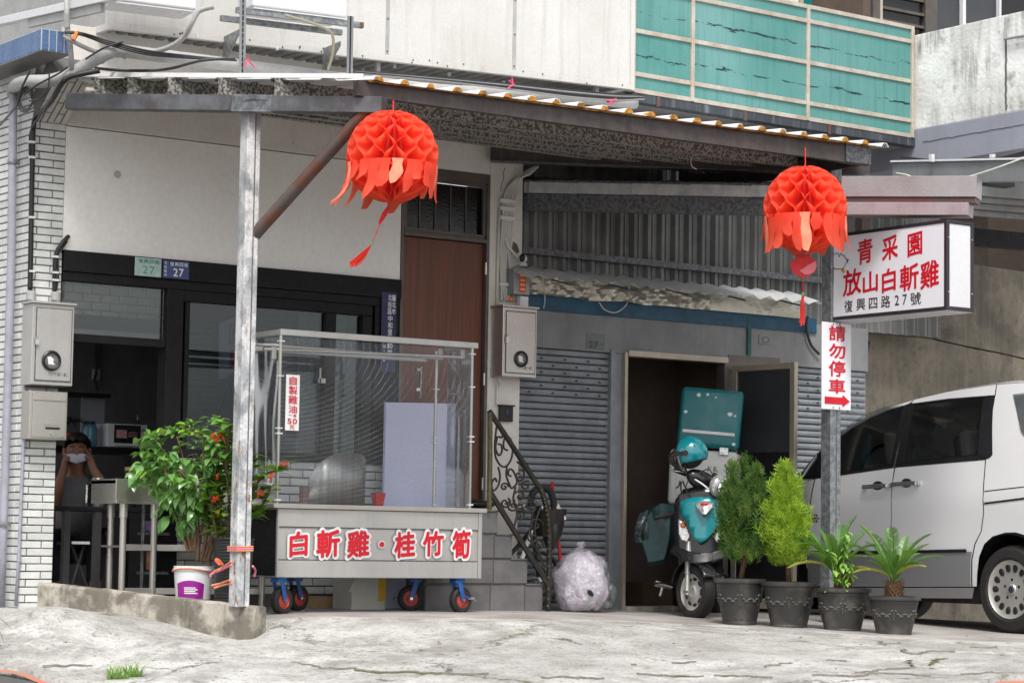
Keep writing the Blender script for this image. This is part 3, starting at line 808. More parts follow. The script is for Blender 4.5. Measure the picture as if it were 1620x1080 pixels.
# small awning with crinkled foil below it
aw = thing('corrugated_awning', 'narrow corrugated awning with crumpled silver foil flashing over the shutters', 'awning', (5, -.2, 2.35))
xa, xb = at(836, 430, -.3).x, at(1300, 470, -.3).x
zf = at(1066, 461, -.33).z
mb = MB(); NX = 17*8
def awp(u, v):
    x = lerp(xa, xb, u); ph = (u*17) % 1
    h = .036*(ph/.62 if ph < .62 else (1-ph)/.38)
    return (x, lerp(-.33, .03, v), zf + .105*v + h)
mb.grid(awp, NX, 1)
n = N('awning_sheet'); tl_ = n.n('BsdfTranslucent'); tl_.inputs[0].default_value = (.62, .66, .66, 1)
b_ = n.bsdf(n.mix(n.ramp(n.noise(n.pos(), 3, 4), .4, .7), lin((232,233,234)), lin((206,208,210))), .25, .25)
mx = n.n('MixShader'); mx.inputs[0].default_value = .2; n.l(b_, mx.inputs[1]); n.l(tl_.outputs[0], mx.inputs[2]); n.done(mx.outputs[0])
obj('sheet', mb, 'awning_sheet', aw)
for k in range(5):
    x = lerp(xa, xb, (k+.6)/5); obj('bracket', MB().bar((x, .0, zf+.06), (x, -.31, zf-.015), .012, .012), 'galvanized_dark', aw)
mb = MB(); zz1 = at(1000, 455, -.03).z+.02; zz0 = at(1000, 480, -.03).z
xfo = at(1120, 500, -.03).x
def foil(u, v):
    x = lerp(xa, xb, u); c = 1 if x < xfo else .15
    q = Vector((x*5, v*1.3, 0)); return (x, -.045 + c*.05*mnoise.noise(q) + c*.02*mnoise.noise(q*3.1), lerp(zz0, zz1, v) + .01*mnoise.noise(Vector((x*4, 5, 0))))
mb.grid(foil, 220, 8)
n = N('foil'); n.done(n.bsdf(lin((186,180,168)), .28, .85, n.noise(n.pos(), 14, 4), .02, .5))
obj('foil_strip', mb, 'foil', aw)
mb = MB().tube(spline([at(858, 432, -.3), at(862, 470, -.05), at(860, 488, -.05)], 5), .004, 5).tube(spline([at(948, 478, -.05), at(957, 490, -.06), at(975, 494, -.06), at(992, 480, -.05), at(995, 455, -.05), at(992, 440, -.1)], 5), .004, 5)
obj('hanging_string', mb, 'cable_white', aw)

# ================================================================ canopy over the forecourt
DC = 14.72
FC0 = atd(566, 140, DC); YF = FC0.y
B0 = atd(120, 161, 15.45); B1 = atd(603, 168, DC+.03)
ob = Vector((B1.x-B0.x, B1.y-B0.y, 0)); LOB = ob.length; obd = ob.normalized()
def on_ob(px):      # point of the slanting beam that lies behind a pixel column
    r = ray(px, 160); a, b = CAM.xy, r.xy.normalized(); c, d = B0.xy, obd.xy
    den = b.x*d.y - b.y*d.x; t = ((c.x-a.x)*b.y - (c.y-a.y)*b.x)/den
    return B0.lerp(B1, t/LOB)
cn = thing('canopy', 'rusty steel canopy with dark fascia and white corrugated roof over the forecourt', 'canopy', on_ob(398))
PB = atd(378, 951, 14.86); PTz = on_ob(398).z
nb = Vector((obd.y, -obd.x, 0))
pc = Vector((PB.x, PB.y, 0))
mb = MB()
AX = rz(0)
h_ = .047
mb.box((pc.x-h_, pc.y-h_, .08), (pc.x+h_, pc.y+h_, PTz-.04))
post = obj('post', mb, 'rusty_post', cn, bevel=.004)
mb = MB().box((pc.x+.006, pc.y-h_-.004, .1), (pc.x+.012, pc.y-h_+.001, PTz-.05))
obj('weld_seam', mb, 'mortar', post)
mb = MB().bar(on_ob(372)+Vector((0, 0, 0))-nb*.004, on_ob(434)-nb*.004, .102, .104)
obj('zinc_patch', mb, 'galvanized', cn)
obj('cross_beam', MB().bar(B0-obd*.05, B1+obd*.02, .094, .1), 'beam_steel', cn, bevel=.004)
br0 = Vector((pc.x+h_+.01, pc.y, 0)); br0.z = atd(404, 362, 14.86).z
br1 = on_ob(580); br1.z -= .05
obj('brace', MB().tube([br0-Vector((.03, 0, .03)), br1+Vector((.0, 0, .02))], .04, 12), 'rusty_steel', cn, smooth=True, angle=50)
zb0, zb1 = B0.z+.05, B1.z+.05
def zpur(y): return lerp(zb0, zb1, (y-B0.y)/(B1.y-B0.y))
XE = at(1384, 245, YF).x
ztf = (at(640, 127, YF).z + at(1370, 235, YF).z)/2
pur_h = .112
for i, px in enumerate((162, 214, 278, 358, 447)):
    p = on_ob(px); z = zpur(p.y)
    y = p.y
    mb = MB()
    mb.box((p.x-.06, y-.003, z), (XE-.3, y, z+pur_h)).box((p.x-.058, y, z), (XE-.3, y+.05, z+.003)).box((p.x-.058, y, z+pur_h-.003), (XE-.3, y+.05, z+pur_h))
    mb.box((p.x-.058, y+.047, z+.003), (XE-.3, y+.05, z+.02)).box((p.x-.058, y+.047, z+pur_h-.02), (XE-.3, y+.05, z+pur_h-.003))
    obj('purlin', mb, 'steel_spangle', cn)
zf0, zf1 = at(1000, 200, YF).z, at(1000, 175, YF).z
fb = at(1000, 202, YF).z
fa = zpur(YF)+pur_h
FL0, FL1 = at(566, 127, YF), at(1376, 232, YF)
FLb0, FLb1 = at(566, 151, YF), at(1376, 262, YF)
mb = MB(); NXF = 60
for k in range(NXF+1):
    t = k/NXF; x = lerp(FL0.x, FL1.x, t); w = .006*math.sin(t*9)+.003*math.sin(t*31)
    zt_, zb_ = lerp(FL0.z, FL1.z, t)+w*.4, lerp(FLb0.z, FLb1.z, t)+w*.4
    mb.v += [Vector((x, YF-.002+w, zt_)), Vector((x, YF-.002+w, zb_)), Vector((x, YF+.05, zb_)), Vector((x, YF+.05, zt_))]
    if k:
        o = 4*k
        for j in range(4): mb.f.append((o-4+j, o-4+(j+1) % 4, o+(j+1) % 4, o+j))
mb.f.append((0, 3, 2, 1)); mb.f.append(tuple(4*NXF+i for i in range(4)))
obj('fascia', mb, 'fascia_brown', cn)
mb = MB().box((FL1.x-.24, YF-.012, FLb1.z+.004), (FL1.x+.002, YF+.06, FL1.z-.004))
obj('fascia_end', mb, 'galvanized_dark', cn)
obj('end_plate', MB().prism([(FL1.x-.05, YF+.05, FL1.z), (FL1.x-.05, -.03, FL1.z+.1), (FL1.x-.05, -.03, FLb1.z), (FL1.x-.05, YF+.05, FLb1.z)], (.02, 0, 0)), 'fascia_brown', cn)
# roof sheet, ribs running down the slope
RP = .1945
def zroof(x, y):
    t = (x-FL0.x)/(FL1.x-FL0.x); zF = lerp(FL0.z, FL1.z, max(-.5, t))
    return zF + .004 + max(0, y-YF)*((zb0+pur_h-FL0.z)/(B0.y-YF))
def yfront(x):
    if x >= FL0.x: return YF-.05
    t = (x-B0.x)/(B1.x-B0.x); return B0.y + (B1.y-B0.y)*t - .05
mb = MB(); x = B0.x-.02; xs = []
rp0 = at(591, 122, YF).x
k0 = math.floor((x-rp0)/RP)
xs = [x]
k = k0
while rp0+RP*k < XE+.1:
    c = rp0+RP*k
    for dx in (-.034, -.016, .016, .034):
        if c+dx > x: xs.append(c+dx)
    k += 1
def ribh(x):
    d = abs(((x-rp0+RP/2) % RP)-RP/2)
    return .026 if d < .017 else 0.0
o = 0
for x_ in xs:
    y0 = min(yfront(x_), -.1)
    for j in range(5):
        y = lerp(y0, -.02, j/4); mb.v.append(Vector((x_, y, zroof(x_, y)+ribh(x_)+(.004*math.sin(x_*3.1) if j == 0 else 0))))
for i in range(len(xs)-1):
    for j in range(4):
        a = i*5+j; mb.f.append((a, a+1, a+6, a+5))
obj('roof_sheet', mb, mat('roof_white', (226,226,226), (206,204,202), .4, scale=3, streak=.1), cn, solid=.006)
mb = MB(); pa = on_ob(134); 
mb.bar(Vector((B0.x-.05, yfront(B0.x)-.012, zroof(B0.x, yfront(B0.x))+.012)), Vector((FL0.x, YF-.062, zroof(FL0.x, YF)+.012)), .012, .028)
obj('edge_trim', mb, 'roof_white', cn)
pm = MB(); 
for j in range(7):
    a = PI*j/6
    for y in (-.02, .05): pm.v.append(Vector((.028*math.cos(a), y, .029*math.sin(a))))
pm.f += [(2*j, 2*j+2, 2*j+3, 2*j+1) for j in range(6)] + [tuple(range(0, 14, 2))[::-1]]
pme = mesh('foam_plug', pm, 'orange_foam')
k = 0
while rp0+RP*k < XE-.02:
    x = rp0+RP*k
    place('foam_plug', pme, cn, T(x+rnd(-.004, .004), YF-.035-rnd(0, .012), zroof(x, YF)-.004) @ Matrix.Diagonal((rnd(.9, 1.25), 1, rnd(.85, 1.15), 1)) @ Matrix.Rotation(rnd(-.15, .15), 4, 'Y'))
    k += 1
mb = MB(); 
def strip(u, v):
    x = lerp(rp0-.05, XE-.02, u); w = mnoise.noise(Vector((x*9, 0, 0)))
    return (x, YF-.03-.012*w, zroof(x, YF)-.012 + v*(.010+.012*max(0, w)))
mb.grid(strip, 160, 1); obj('foam_strip', mb, 'orange_foam', cn)
# beam from the column out to the end of the fascia
b0 = at(776, 244, -.06); b1 = at(1376, 268, YF+.28)
cbm = thing('outrigger_beam', 'dark steel beam running from the white column out under the right end of the canopy', 'beam', b0)
obj('beam_web', MB().bar(b0, b1, .05, .1), 'fascia_brown', cbm, bevel=.004)
obj('flange', MB().bar(b0-Vector((0, 0, .052)), b1-Vector((0, 0, .052)), .09, .008), 'galvanized_dark', cbm)
obj('wire_loop', MB().tube(spline([at(1100, 243, YF+.8), at(1094, 250, YF+.8), at(1094, 262, YF+.8), at(1102, 268, YF+.8)], 5), .004, 5), 'cable_white', cbm)
# fluorescent batten under the canopy
fx = thing('strip_light', 'unlit white fluorescent strip light under the canopy above the wooden door', 'light', at(760, 222, -.5))
l0, l1 = at(690, 208, -.5), at(834, 228, -.5); l1.z = l0.z = (l0.z+l1.z)/2
obj('housing', MB().box((l0.x, -.53, l0.z), (l1.x, -.47, l0.z+.035)), 'white_paint_dirty', fx, bevel=.004)
obj('tube', MB().cyl((l0.x+.03, -.5, l0.z-.018), (l1.x-.03, -.5, l0.z-.018), .014, n=10), 'white_plastic', fx, smooth=True)
for s in (l0.x, l1.x-.03): obj('end_cap', MB().box((s, -.525, l0.z-.035), (s+.03, -.475, l0.z-.001)), 'white_plastic', fx)
for s in (l0.x+.2, l1.x-.2): obj('hanger', MB().bar((s, -.5, l0.z+.035), (s, -.5, 3.45), .006, .006, (1, 0, 0)), 'galvanized_dark', fx)
obj('ceiling_board', MB().box((XD0-.6, -1.0, at(700, 207, -.5).z+.09), (XC1+.3, -.02, at(700, 207, -.5).z+.1)), 'white_paint_dirty', cn)

# lower zinc frame over the garage
g0 = at(829, 320, .04); g1 = atd(1350, 330, 17.1)
mat('galv_bright', (196,198,198), (160,163,165), .4, .4, scale=12, streak=.25)
gz_ = thing('garage_canopy', 'lower zinc canopy frame spanning from the white column to the sign pole', 'canopy', g0)
obj('main_beam', MB().bar(g0, g1, .06, .128), 'galvanized_dark', gz_, bevel=.005)
gd_ = (g1-g0); gn = Vector((gd_.y, -gd_.x, 0)).normalized()
def ong(px, dz=0, back=0):
    r = ray(px, 320); a, b = CAM.xy, r.xy.normalized(); c, d = g0.xy, gd_.xy.normalized()
    den = b.x*d.y - b.y*d.x; t = ((c.x-a.x)*b.y - (c.y-a.y)*b.x)/den/gd_.xy.length
    return g0.lerp(g1, t) + Vector((0, 0, dz)) - gn*back
for p0, p1 in ((832, 838), (840, 915), (918, 1001), (1003, 1093), (1095, 1190), (1192, 1290)):
    obj('rafter_end', MB().bar(ong(p0, .108, -.045), ong(p1, .108, -.01), .012, .082), 'galv_bright', gz_)
obj('top_flashing', MB().bar(ong(828, .158, 0), ong(1300, .158, 0), .07, .014), 'galvanized_dark', gz_)
def roofpt(u, v):
    p = g0.lerp(g1, u*1.06); q = Vector((p.x, lerp(p.y, .1, v), p.z+.17+.16*v*(.2+u)))
    return q + Vector((0, 0, .012*math.sin(u*150)))
obj('roof_sheet', MB().grid(roofpt, 300, 1), 'galvanized_dark', gz_)
h0 = atd(1336, 298, 17.08); h1 = atd(1549, 298, 16.72)
k_ = 16.9/3819
gu = thing('gutter_box', 'shiny folded metal gutter box with reddish lip above the lit sign', 'gutter', h0)
obj('upper_fascia', MB().bar(h0, h1, .2, 33*k_), mat('gutter_metal', (164,158,158), (140,128,128), .3, .6, scale=1.5), gu, bevel=.003)
obj('lip', MB().bar(h0-Vector((0, 0, 21*k_)), h1-Vector((0, 0, 21*k_))-(h1-h0)*.012, .16, 7*k_), mat('red_lip', (128,70,66), (100,92,90), .5, .3, scale=4), gu)
obj('lower_box', MB().bar(h0-Vector((0, 0, 35*k_)), h1-Vector((0, 0, 35*k_))-(h1-h0)*.06, .18, 20*k_), mat('gutter_lower', (166,156,158), (150,124,128), .4, .4, scale=3, streak=.2), gu, bevel=.003)

# ================================================================ upper storey
PR = at(998, 142, -.72); ZU = PR.z
PL = atz(172, 46, ZU); 
up = thing('upper_cladding', 'white sheet-clad upper storey with rust dots along its bottom edge', 'cladding', PL)
ud = (PR-PL); UL = ud.length; ud.normalize(); un = Vector((ud.y, -ud.x, 0))
def upx(px):
    r = ray(px, 100); a, b = CAM.xy, r.xy.normalized(); den = b.x*ud.y - b.y*ud.x
    return ((PL.x-a.x)*b.y - (PL.y-a.y)*b.x)/den
def ubox(mb, s0, s1, d0, d1, z0, z1):
    P = lambda s, d, z: PL + ud*s + un*d + Vector((0, 0, z))
    mb.hexa([P(s0,d0,z0),P(s1,d0,z0),P(s1,d1,z0),P(s0,d1,z0),P(s0,d0,z1),P(s1,d0,z1),P(s1,d1,z1),P(s0,d1,z1)]); return mb
sx = [0, upx(612), upx(813), UL]
for i in range(3):
    obj('panel', ubox(MB(), sx[i]+.006, sx[i+1]-.006, 0, -.02, .045, 1.9), 'white_paint_dirty', up, bevel=.003)
    if i: obj('joint_strip', ubox(MB(), sx[i]-.014, sx[i]+.014, .004, -.012, .046, 1.9), 'pvc_grey', up)
obj('bottom_trim', ubox(MB(), -.005, UL, .012, -.03, -.002, .043), 'white_paint_dirty', up, bevel=.003)
mb = MB()
for i in range(26):
    s = rnd(.1, UL-.05); p = PL + ud*s + un*.013 + Vector((0, 0, rnd(.006, .04))); mb.ball(p, (.007, .004, .007), 6, 4)
for s in sx[1:3]:
    for z in (.07, .3, .55): mb.ball(PL+ud*s+un*.006+Vector((0, 0, z)), (.007, .004, .007), 6, 4)
obj('rust_screw', mb, 'rusty_steel', up, kind='stuff')
obj('corner_post', ubox(MB(), UL-.012, UL+.02, .014, -.06, -.004, 1.9), 'white_paint_dirty', up)
sidev = Vector((-ud.y, ud.x, 0))
mb = MB(); q0 = PL + Vector((-.006, .02, 0)); q1 = atx(66, 72, PL.x-.01)
mb.box((PL.x-.004, PL.y+.01, ZU), (PL.x+.02, 1.9, ZU+1.9)); obj('side_sheet', mb, 'pvc_grey', up)
mb = MB().box((PL.x-.012, PL.y-.01, ZU-.004), (PL.x+.03, PL.y+.03, ZU+1.9)); obj('corner_trim', mb, 'white_paint_dirty', up)
mb = MB().box((PL.x-.012, PL.y+.03, ZU-.004), (PL.x+.02, 1.9, ZU+.04)); obj('bottom_trim', mb, 'white_paint_dirty', up)
def soff(u, v):
    s = lerp(.0, UL-.03, u); p = PL + ud*s
    ph = (u*40) % 1
    return (p.x, lerp(p.y+.02, .5, v), ZU+.012 + (.018 if ph < .3 else 0))
obj('soffit_sheet', MB().grid(soff, 312, 1), 'corrugated_dark', up)
mb = MB()
for px in (188, 300, 437, 540, 640, 735, 830):
    s = upx(px); p = PL+ud*s; mb.box((p.x-.008, -.35, ZU-.012), (p.x+.008, -.33, ZU+.012))
obj('soffit_clip', mb, 'white_plastic', up, kind='stuff')
for s in (upx(603), upx(950)):
    p = PL+ud*s-un*.06; obj('prop', MB().box((p.x-.015, p.y-.015, 3.3), (p.x+.015, p.y+.015, ZU)), 'pvc_grey', up)
# white eave beam at the very top left
eb = thing('white_eave_beam', 'white eave beam crossing the top left corner', 'beam', atx(0, 33, XP-.12))
e0, e1 = atx(-20, 40, XP-.1), atx(185, -6, XP-.1); 
obj('beam', MB().bar(e0, e1, .06, .052), 'white_plastic', eb, bevel=.004)
obj('fixing_plate', MB().bar(lerp(e0, e1, .35)-Vector((.0, 0, .05)), lerp(e0, e1, .9)-Vector((0, 0, .05)), .03, .06), 'pvc_grey', eb)

# ================================================================ balcony with teal sheets
bc = thing('balcony', 'balcony railing filled with faded cracked teal sheets in a pale metal frame', 'balcony', PR)
BR = atz(1446, 216, ZU); bd_ = Vector((BR.x-PR.x, BR.y-PR.y, 0)); BL = bd_.length; bd_.normalize(); bn = Vector((bd_.y, -bd_.x, 0))
def bbox_(mb, s0, s1, d0, d1, z0, z1):
    P = lambda s, d, z: PR + bd_*s + bn*d + Vector((0, 0, z-PR.z))
    mb.hexa([P(s0,d0,z0),P(s1,d0,z0),P(s1,d1,z0),P(s0,d1,z0),P(s0,d0,z1),P(s1,d0,z1),P(s1,d1,z1),P(s0,d1,z1)]); return mb
def bpx(px):
    r = ray(px, 150); a, b = CAM.xy, r.xy.normalized(); den = b.x*bd_.y - b.y*bd_.x
    return ((PR.x-a.x)*b.y - (PR.y-a.y)*b.x)/den
RL = [at(1447, y, BR.y).z for y in (216, 192, 130, 67, 45)]
n = N('teal_sheet'); v = n.pos()
col = n.mix(n.ramp(n.noise(v, 1.1, 5), .35, .7), lin((66,128,122)), lin((104,150,148)))
col = n.mix(n.ramp(n.noise(v, 220, 2), .4, .7, 0, .3), col, lin((124,178,176)))
vs = n.pos((14, 14, .8)); col = n.mix(n.ramp(n.noise(vs, 2, 4), .5, .8, 0, .5), col, lin((34,98,96)))
sp_ = n.n('SeparateXYZ'); n.l(v, sp_.inputs[0])
SPZ = RL[2]-RL[1]
zz = n.math('ADD', n.math('DIVIDE', n.math('SUBTRACT', sp_.outputs[2], RL[1]), SPZ), n.ramp(n.noise(n.pos((1, 1, 1)), 2.6, 5, .6), 0, 1, -.22, .22))
fr = n.math('ABSOLUTE', n.math('SUBTRACT', n.math('FRACT', zz), .46))
wn = n.ramp(n.noise(n.pos((5, 5, 40)), 1.0, 5, .7), .46, .66, -.006, .055)
crk = n.math('LESS_THAN', fr, wn)
col = n.mix(crk, col, lin((14,44,48)))
n.done(n.bsdf(col, .45, 0, n.noise(v, 200, 2), .002, .2))
bs = [0.0, bpx(1095), bpx(1278), BL-.02]
for i in range(3):
    for j in range(4):
        obj('teal_sheet', bbox_(MB(), bs[i]+.02, bs[i+1]-.012, -.012, -.018, RL[j]+.012, RL[j+1]-.012), 'teal_sheet', bc)
for i, s in enumerate(bs):
    obj('baluster_post', bbox_(MB(), s-.014+(.02 if i == 0 else 0), s+.018+(.02 if i == 0 else 0), .008, -.03, RL[0]-.012, RL[4]+.014), 'aluminium' if False else mat('pale_metal', (206,198,186), (176,162,146), .45, .3, scale=8), bc, bevel=.003)
for j, z in enumerate(RL):
    for i in range(3): obj('rail', bbox_(MB(), bs[i]+.0385 if i == 0 else bs[i]+.0185, bs[i+1]-.0145, .002, -.028, z-.016, z+.016), 'pale_metal', bc, bevel=.002)
zg1 = at(1447, 219, BR.y).z; zg0 = at(1447, 232, BR.y).z
obj('gutter', bbox_(MB(), .02, BL+.02, -.004, -.09, zg0, zg1), mat('gutter_dark', (74,80,88), (52,56,62), .5, .3, scale=4, streak=.4, sc3=(176,180,184)), bc, bevel=.004)
for px in (1042, 1180, 1313):
    s = bpx(px); obj('rust_bracket', bbox_(MB(), s-.016, s+.016, .0, -.02, zg0-.01, zg1+.004), 'rusty_steel', bc)
obj('floor_slab', bbox_(MB(), .02, BL, -.1, -1.3, zg0, zg1+.02), 'lintel_grey', bc)
# wall and windows behind the balcony
uw = thing('upper_window_wall', 'upper wall with teal pane and louvred window above the teal balcony', 'window', at(1400, 20, .55))
YW = .55
obj('wall', MB().box((PR.x-.2, YW+.03, ZU-.1), (PR.x+7, YW+.2, ZU+3.2)), 'lintel_grey', uw)
def wq(name, p0, p1, m, d, y0=-60, y1=60):
    a, b = at(p0, y1, YW), at(p1, y0, YW); obj(name, MB().box((a.x, YW-d, a.z), (b.x, YW+.03, b.z)), m, uw)
wq('teal_pane', 1268, 1358, mat('teal_glass', (20,128,124), (14,110,108), .25), .01, -70, 60)
wq('pale_panel', 1190, 1262, 'plaster', .012, -70, 60); wq('mullion', 1262, 1268, 'pale_metal', .03, -70, 60); wq('pale_panel', 1358, 1376, 'galvanized', .012, -70, 70)
wq('frame', 1376, 1387, 'alu_dark', .04, -70, 80); wq('frame', 1387, 1391, 'pale_metal', .045, -70, 80); wq('frame', 1459, 1478, 'alu_dark', .04, -70, 90)
wq('frame', 1518, 1523, 'white_plastic', .04, -70, 90); wq('frame', 1576, 1579, 'white_plastic', .04, -70, 90)
wq('dark_pane', 1391, 1459, 'dark_glass', .0, -70, 90); wq('grey_pane', 1478, 1518, 'louvre_glass', .0, -70, 90); wq('grey_pane', 1523, 1576, 'louvre_glass', .0, -70, 90); wq('grey_pane', 1579, 1700, 'dark_glass', .0, -70, 90)
for y in (-12, 10, 30):
    a, b = at(1391, y+2, YW), at(1459, y+2, YW); obj('louvre', MB().box((a.x, YW-.03, a.z-.012), (b.x, YW, a.z+.012)), 'alu_dark', uw)

# ================================================================ neighbouring house at the right
XN = BR.x + .03
nw_ = thing('neighbour_wall', 'streaky whitewashed concrete parapet with lilac band at the top right', 'wall', (XN, -2, 3.5))
ta, tb = atx(1452, 55, XN), atx(1622, 9, XN); ba = atx(1455, 204, XN); bb = atx(1460, 262, XN)
n = N('streaked_white'); v = n.pos()
col = n.mix(n.ramp(n.noise(v, 2.2, 5), .4, .66), lin((236,236,234)), lin((206,205,202)))
stv = n.pos((8, 8, .9)); st = n.math('MULTIPLY', n.ramp(n.noise(stv, 2.0, 6, .65), .44, .62), n.ramp(n.noise(v, 1.3, 3), .36, .56))
col = n.mix(st, col, lin((96,93,88))); col = n.mix(n.ramp(n.noise(v, 7, 6, .7), .56, .72, 0, .7), col, lin((120,116,108)))
n.done(n.bsdf(col, .85, 0, n.noise(v, 30, 5), .01, .6))
YE = -4.6
zt_ = (ta.z+tb.z)/2
obj('upper_render', MB().box((XN, YE, ba.z), (XN+.2, .5, ta.z)), 'streaked_white', nw_, bevel=.006)
obj('lower_band', MB().box((XN-.012, YE, bb.z), (XN+.2, .5, ba.z-.001)), 'lilac_wall', nw_, bevel=.006)
c0 = atx(1460, 225, XN-.012); c1 = atx(1620, 197, XN-.012); mb = MB(); pts = []
for i in range(40):
    t = i/39; p = lerp(c0, c1, t); pts.append(p + Vector((-.001, 0, .012*mnoise.noise(Vector((t*18, 3, 0))) )))
obj('crack', MB().tube(pts, .0035, 4), 'mortar', nw_)
ck = [atx(1592, y, XN) + Vector((-.002, .012*mnoise.noise(Vector((y*.11, 0, 0))), 0)) for y in range(30, 176, 6)]
obj('crack', MB().tube(ck, .009, 5), 'mortar', nw_)
obj('corner_pipe', MB().tube([atx(1592, 28, XN-.03), atx(1590, 62, XN-.03), atx(1625, 56, XN-.03)], .014, 8), 'pvc_grey', nw_)
n0_, n1_ = atd(1415, 274, 18.2), atd(1665, 270, 17.0)
ne = thing('neighbour_eave', 'long grey metal eave flashing with white clips under the lilac band', 'eave', n0_)
kk = 17.6/3819
obj('flashing', MB().bar(n0_, n1_, .05, 34*kk), 'galv_eave', ne, bevel=.003)
obj('top_edge', MB().bar(n0_+Vector((0, 0, 18.5*kk)), n1_+Vector((0, 0, 18.5*kk)), .09, 3*kk), 'white_plastic', ne)
for t in (.2, .53): obj('clip', MB().bar(lerp(n0_, n1_, t)+Vector((0, -.03, 8*kk)), lerp(n0_, n1_, t)+Vector((.006, -.03, 15*kk)), .02, .02, (1, 0, 0)), 'white_plastic', ne)
cbl = thing('cable_bundle', 'sagging black cable bundle clipped above the neighbour eave', 'cable', atd(1500, 250, 18))
for k in range(4):
    y = k*2.2
    obj('cable', MB().tube(spline([atd(1425, 247+y, 18.15), atd(1470, 253+y*.8, 17.95), atd(1540, 254+y*.7, 17.6), atd(1590, 248+y*.6, 17.35), atd(1650, 232+y, 17.1)], 6), .008, 6), 'cable_black', cbl)
for px in (1474, 1570): obj('clip', MB().bar(atd(px, 244, 17.75-.002*(px-1500)), atd(px, 256, 17.75-.002*(px-1500)), .03, .03, (1, 0, 0)), 'white_plastic', cbl)
wc = obj('white_cable', MB().tube(spline([atd(1418, 274, 17.2), atd(1435, 277, 17.1), atd(1448, 283, 17.0)], 4), .006, 6).tube(spline([atd(1525, 282, 16.9), atd(1570, 268, 16.8), atd(1630, 246, 16.7)], 5), .006, 6), 'cable_white'); tag(wc, 'thin white cable slanting up over the neighbour eave at the right edge', 'cable')
# dark shuttered eave and rough concrete wall behind the van
c0, c1 = atd(1330, 600, 20.2), atd(1680, 600, 22.4)
n = N('board_concrete'); v = n.pos()
col = n.mix(n.ramp(n.noise(v, 1.4, 6, .6), .36, .66), lin((128,120,107)), lin((94,88,80)))
sv = n.pos((12, 12, .35)); col = n.mix(n.ramp(n.noise(sv, 1.6, 5, .6), .48, .7, 0, .28), col, lin((66,61,54)))
col = n.mix(n.ramp(n.noise(n.pos((9, 9, .15)), 1.1, 2), .62, .7, 0, .2), col, lin((150,144,130)))
col = n.mix(n.ramp(n.noise(v, 3.1, 6, .7), .44, .64, 0, .7), col, lin((146,136,120)))
col = n.mix(n.ramp(n.noise(v, 11, 6, .75), .55, .68, 0, .6), col, lin((72,66,58)))
n.done(n.bsdf(col, .9, 0, n.noise(v, 40, 6, .7), .012, .7))
cwl = thing('concrete_wall', 'stained board-marked concrete wall with a slanting crack behind the silver van', 'wall', c0)
cd = Vector((c1.x-c0.x, c1.y-c0.y, 0)).normalized(); cn_ = Vector((cd.y, -cd.x, 0))
zc = [atd(1545, 418, 21.5).z, atd(1622, 432, 22.05).z]
def cpt(px, py):
    r = ray(px, py); b = r.xy.normalized(); den = b.x*cd.y - b.y*cd.x
    t = ((c0.x-CAM.x)*cd.y - (c0.y-CAM.y)*cd.x)/(r.x*cd.y - r.y*cd.x); return CAM + r*t
ztop = cpt(1580, 424).z
up_ = [cpt(1338, 502), cpt(1384, 513), cpt(1445, 528), cpt(1520, 545), cpt(1580, 557), cpt(1690, 582)]
lo_ = [p.copy() for p in up_]
pa = [c0*1] 
def wallpoly(line, zref, above):
    q = []
    for p in line: q.append(p)
    e = [Vector((p.x, p.y, zref)) for p in reversed(line)]
    return q + e
obj('upper_slab', MB().prism(wallpoly(up_, ztop, True), -cn_*.3), 'board_concrete', cwl)
lo2 = [p + Vector((0, 0, -.014-.01*abs(mnoise.noise(Vector((p.x*9, 0, 0)))))) + cn_*.012 for p in spline(up_, 8)]
obj('lower_wall', MB().prism(wallpoly(lo2, -.2, False), -cn_*.3), 'board_concrete', cwl)
dkb = thing('neighbour_shed', 'dark open shed with ribbed eave at the right edge above the concrete wall', 'shed', cpt(1580, 380))
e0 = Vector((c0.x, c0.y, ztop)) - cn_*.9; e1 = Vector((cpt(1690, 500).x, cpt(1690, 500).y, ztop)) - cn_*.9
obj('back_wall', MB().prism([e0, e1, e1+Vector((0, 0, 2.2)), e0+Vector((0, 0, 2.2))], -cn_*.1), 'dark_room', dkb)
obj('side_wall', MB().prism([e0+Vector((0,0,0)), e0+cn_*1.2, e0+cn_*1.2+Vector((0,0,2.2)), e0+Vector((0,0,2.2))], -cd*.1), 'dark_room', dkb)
for i, (y, hh) in enumerate(((300, 24), (317, 9), (327, 9), (337, 9))):
    a, b = atd(1500, y-6, 18.8), atd(1660, y+7, 19.6); obj('eave_band', MB().bar(a+cn_*(.0-.03*i), b+cn_*(.0-.03*i), .03, hh*19.2/3819), 'corrugated_dark', dkb, bevel=.003)
a, b = atd(1500, 372, 19.4), atd(1660, 386, 20.2); obj('lower_beam', MB().bar(a, b, .08, .14), 'black_paint', dkb)
obj('shed_roof', MB().prism([atd(1500, 286, 18.8), atd(1660, 296, 19.6), atd(1660, 296, 22.8), atd(1500, 286, 22.0)], (0, 0, .03)), 'corrugated_dark', dkb)
tr_ = obj('eave_end_cap', MB().bar(atd(1554, 287, 18.6), atd(1597, 292, 18.75), .12, .05), 'black_plastic'); tag(tr_, 'black cap lying on the end of the ribbed eave at the right', 'cap')
fb_ = obj('far_wall', MB().prism([atd(1180, 640, 24.5), atd(1750, 640, 24.5), atd(1750, 180, 24.5), atd(1180, 180, 24.5)], FWD*.2), 'dark_room'); tag(fb_, 'shadowed wall far behind the shed at the right edge', 'wall')

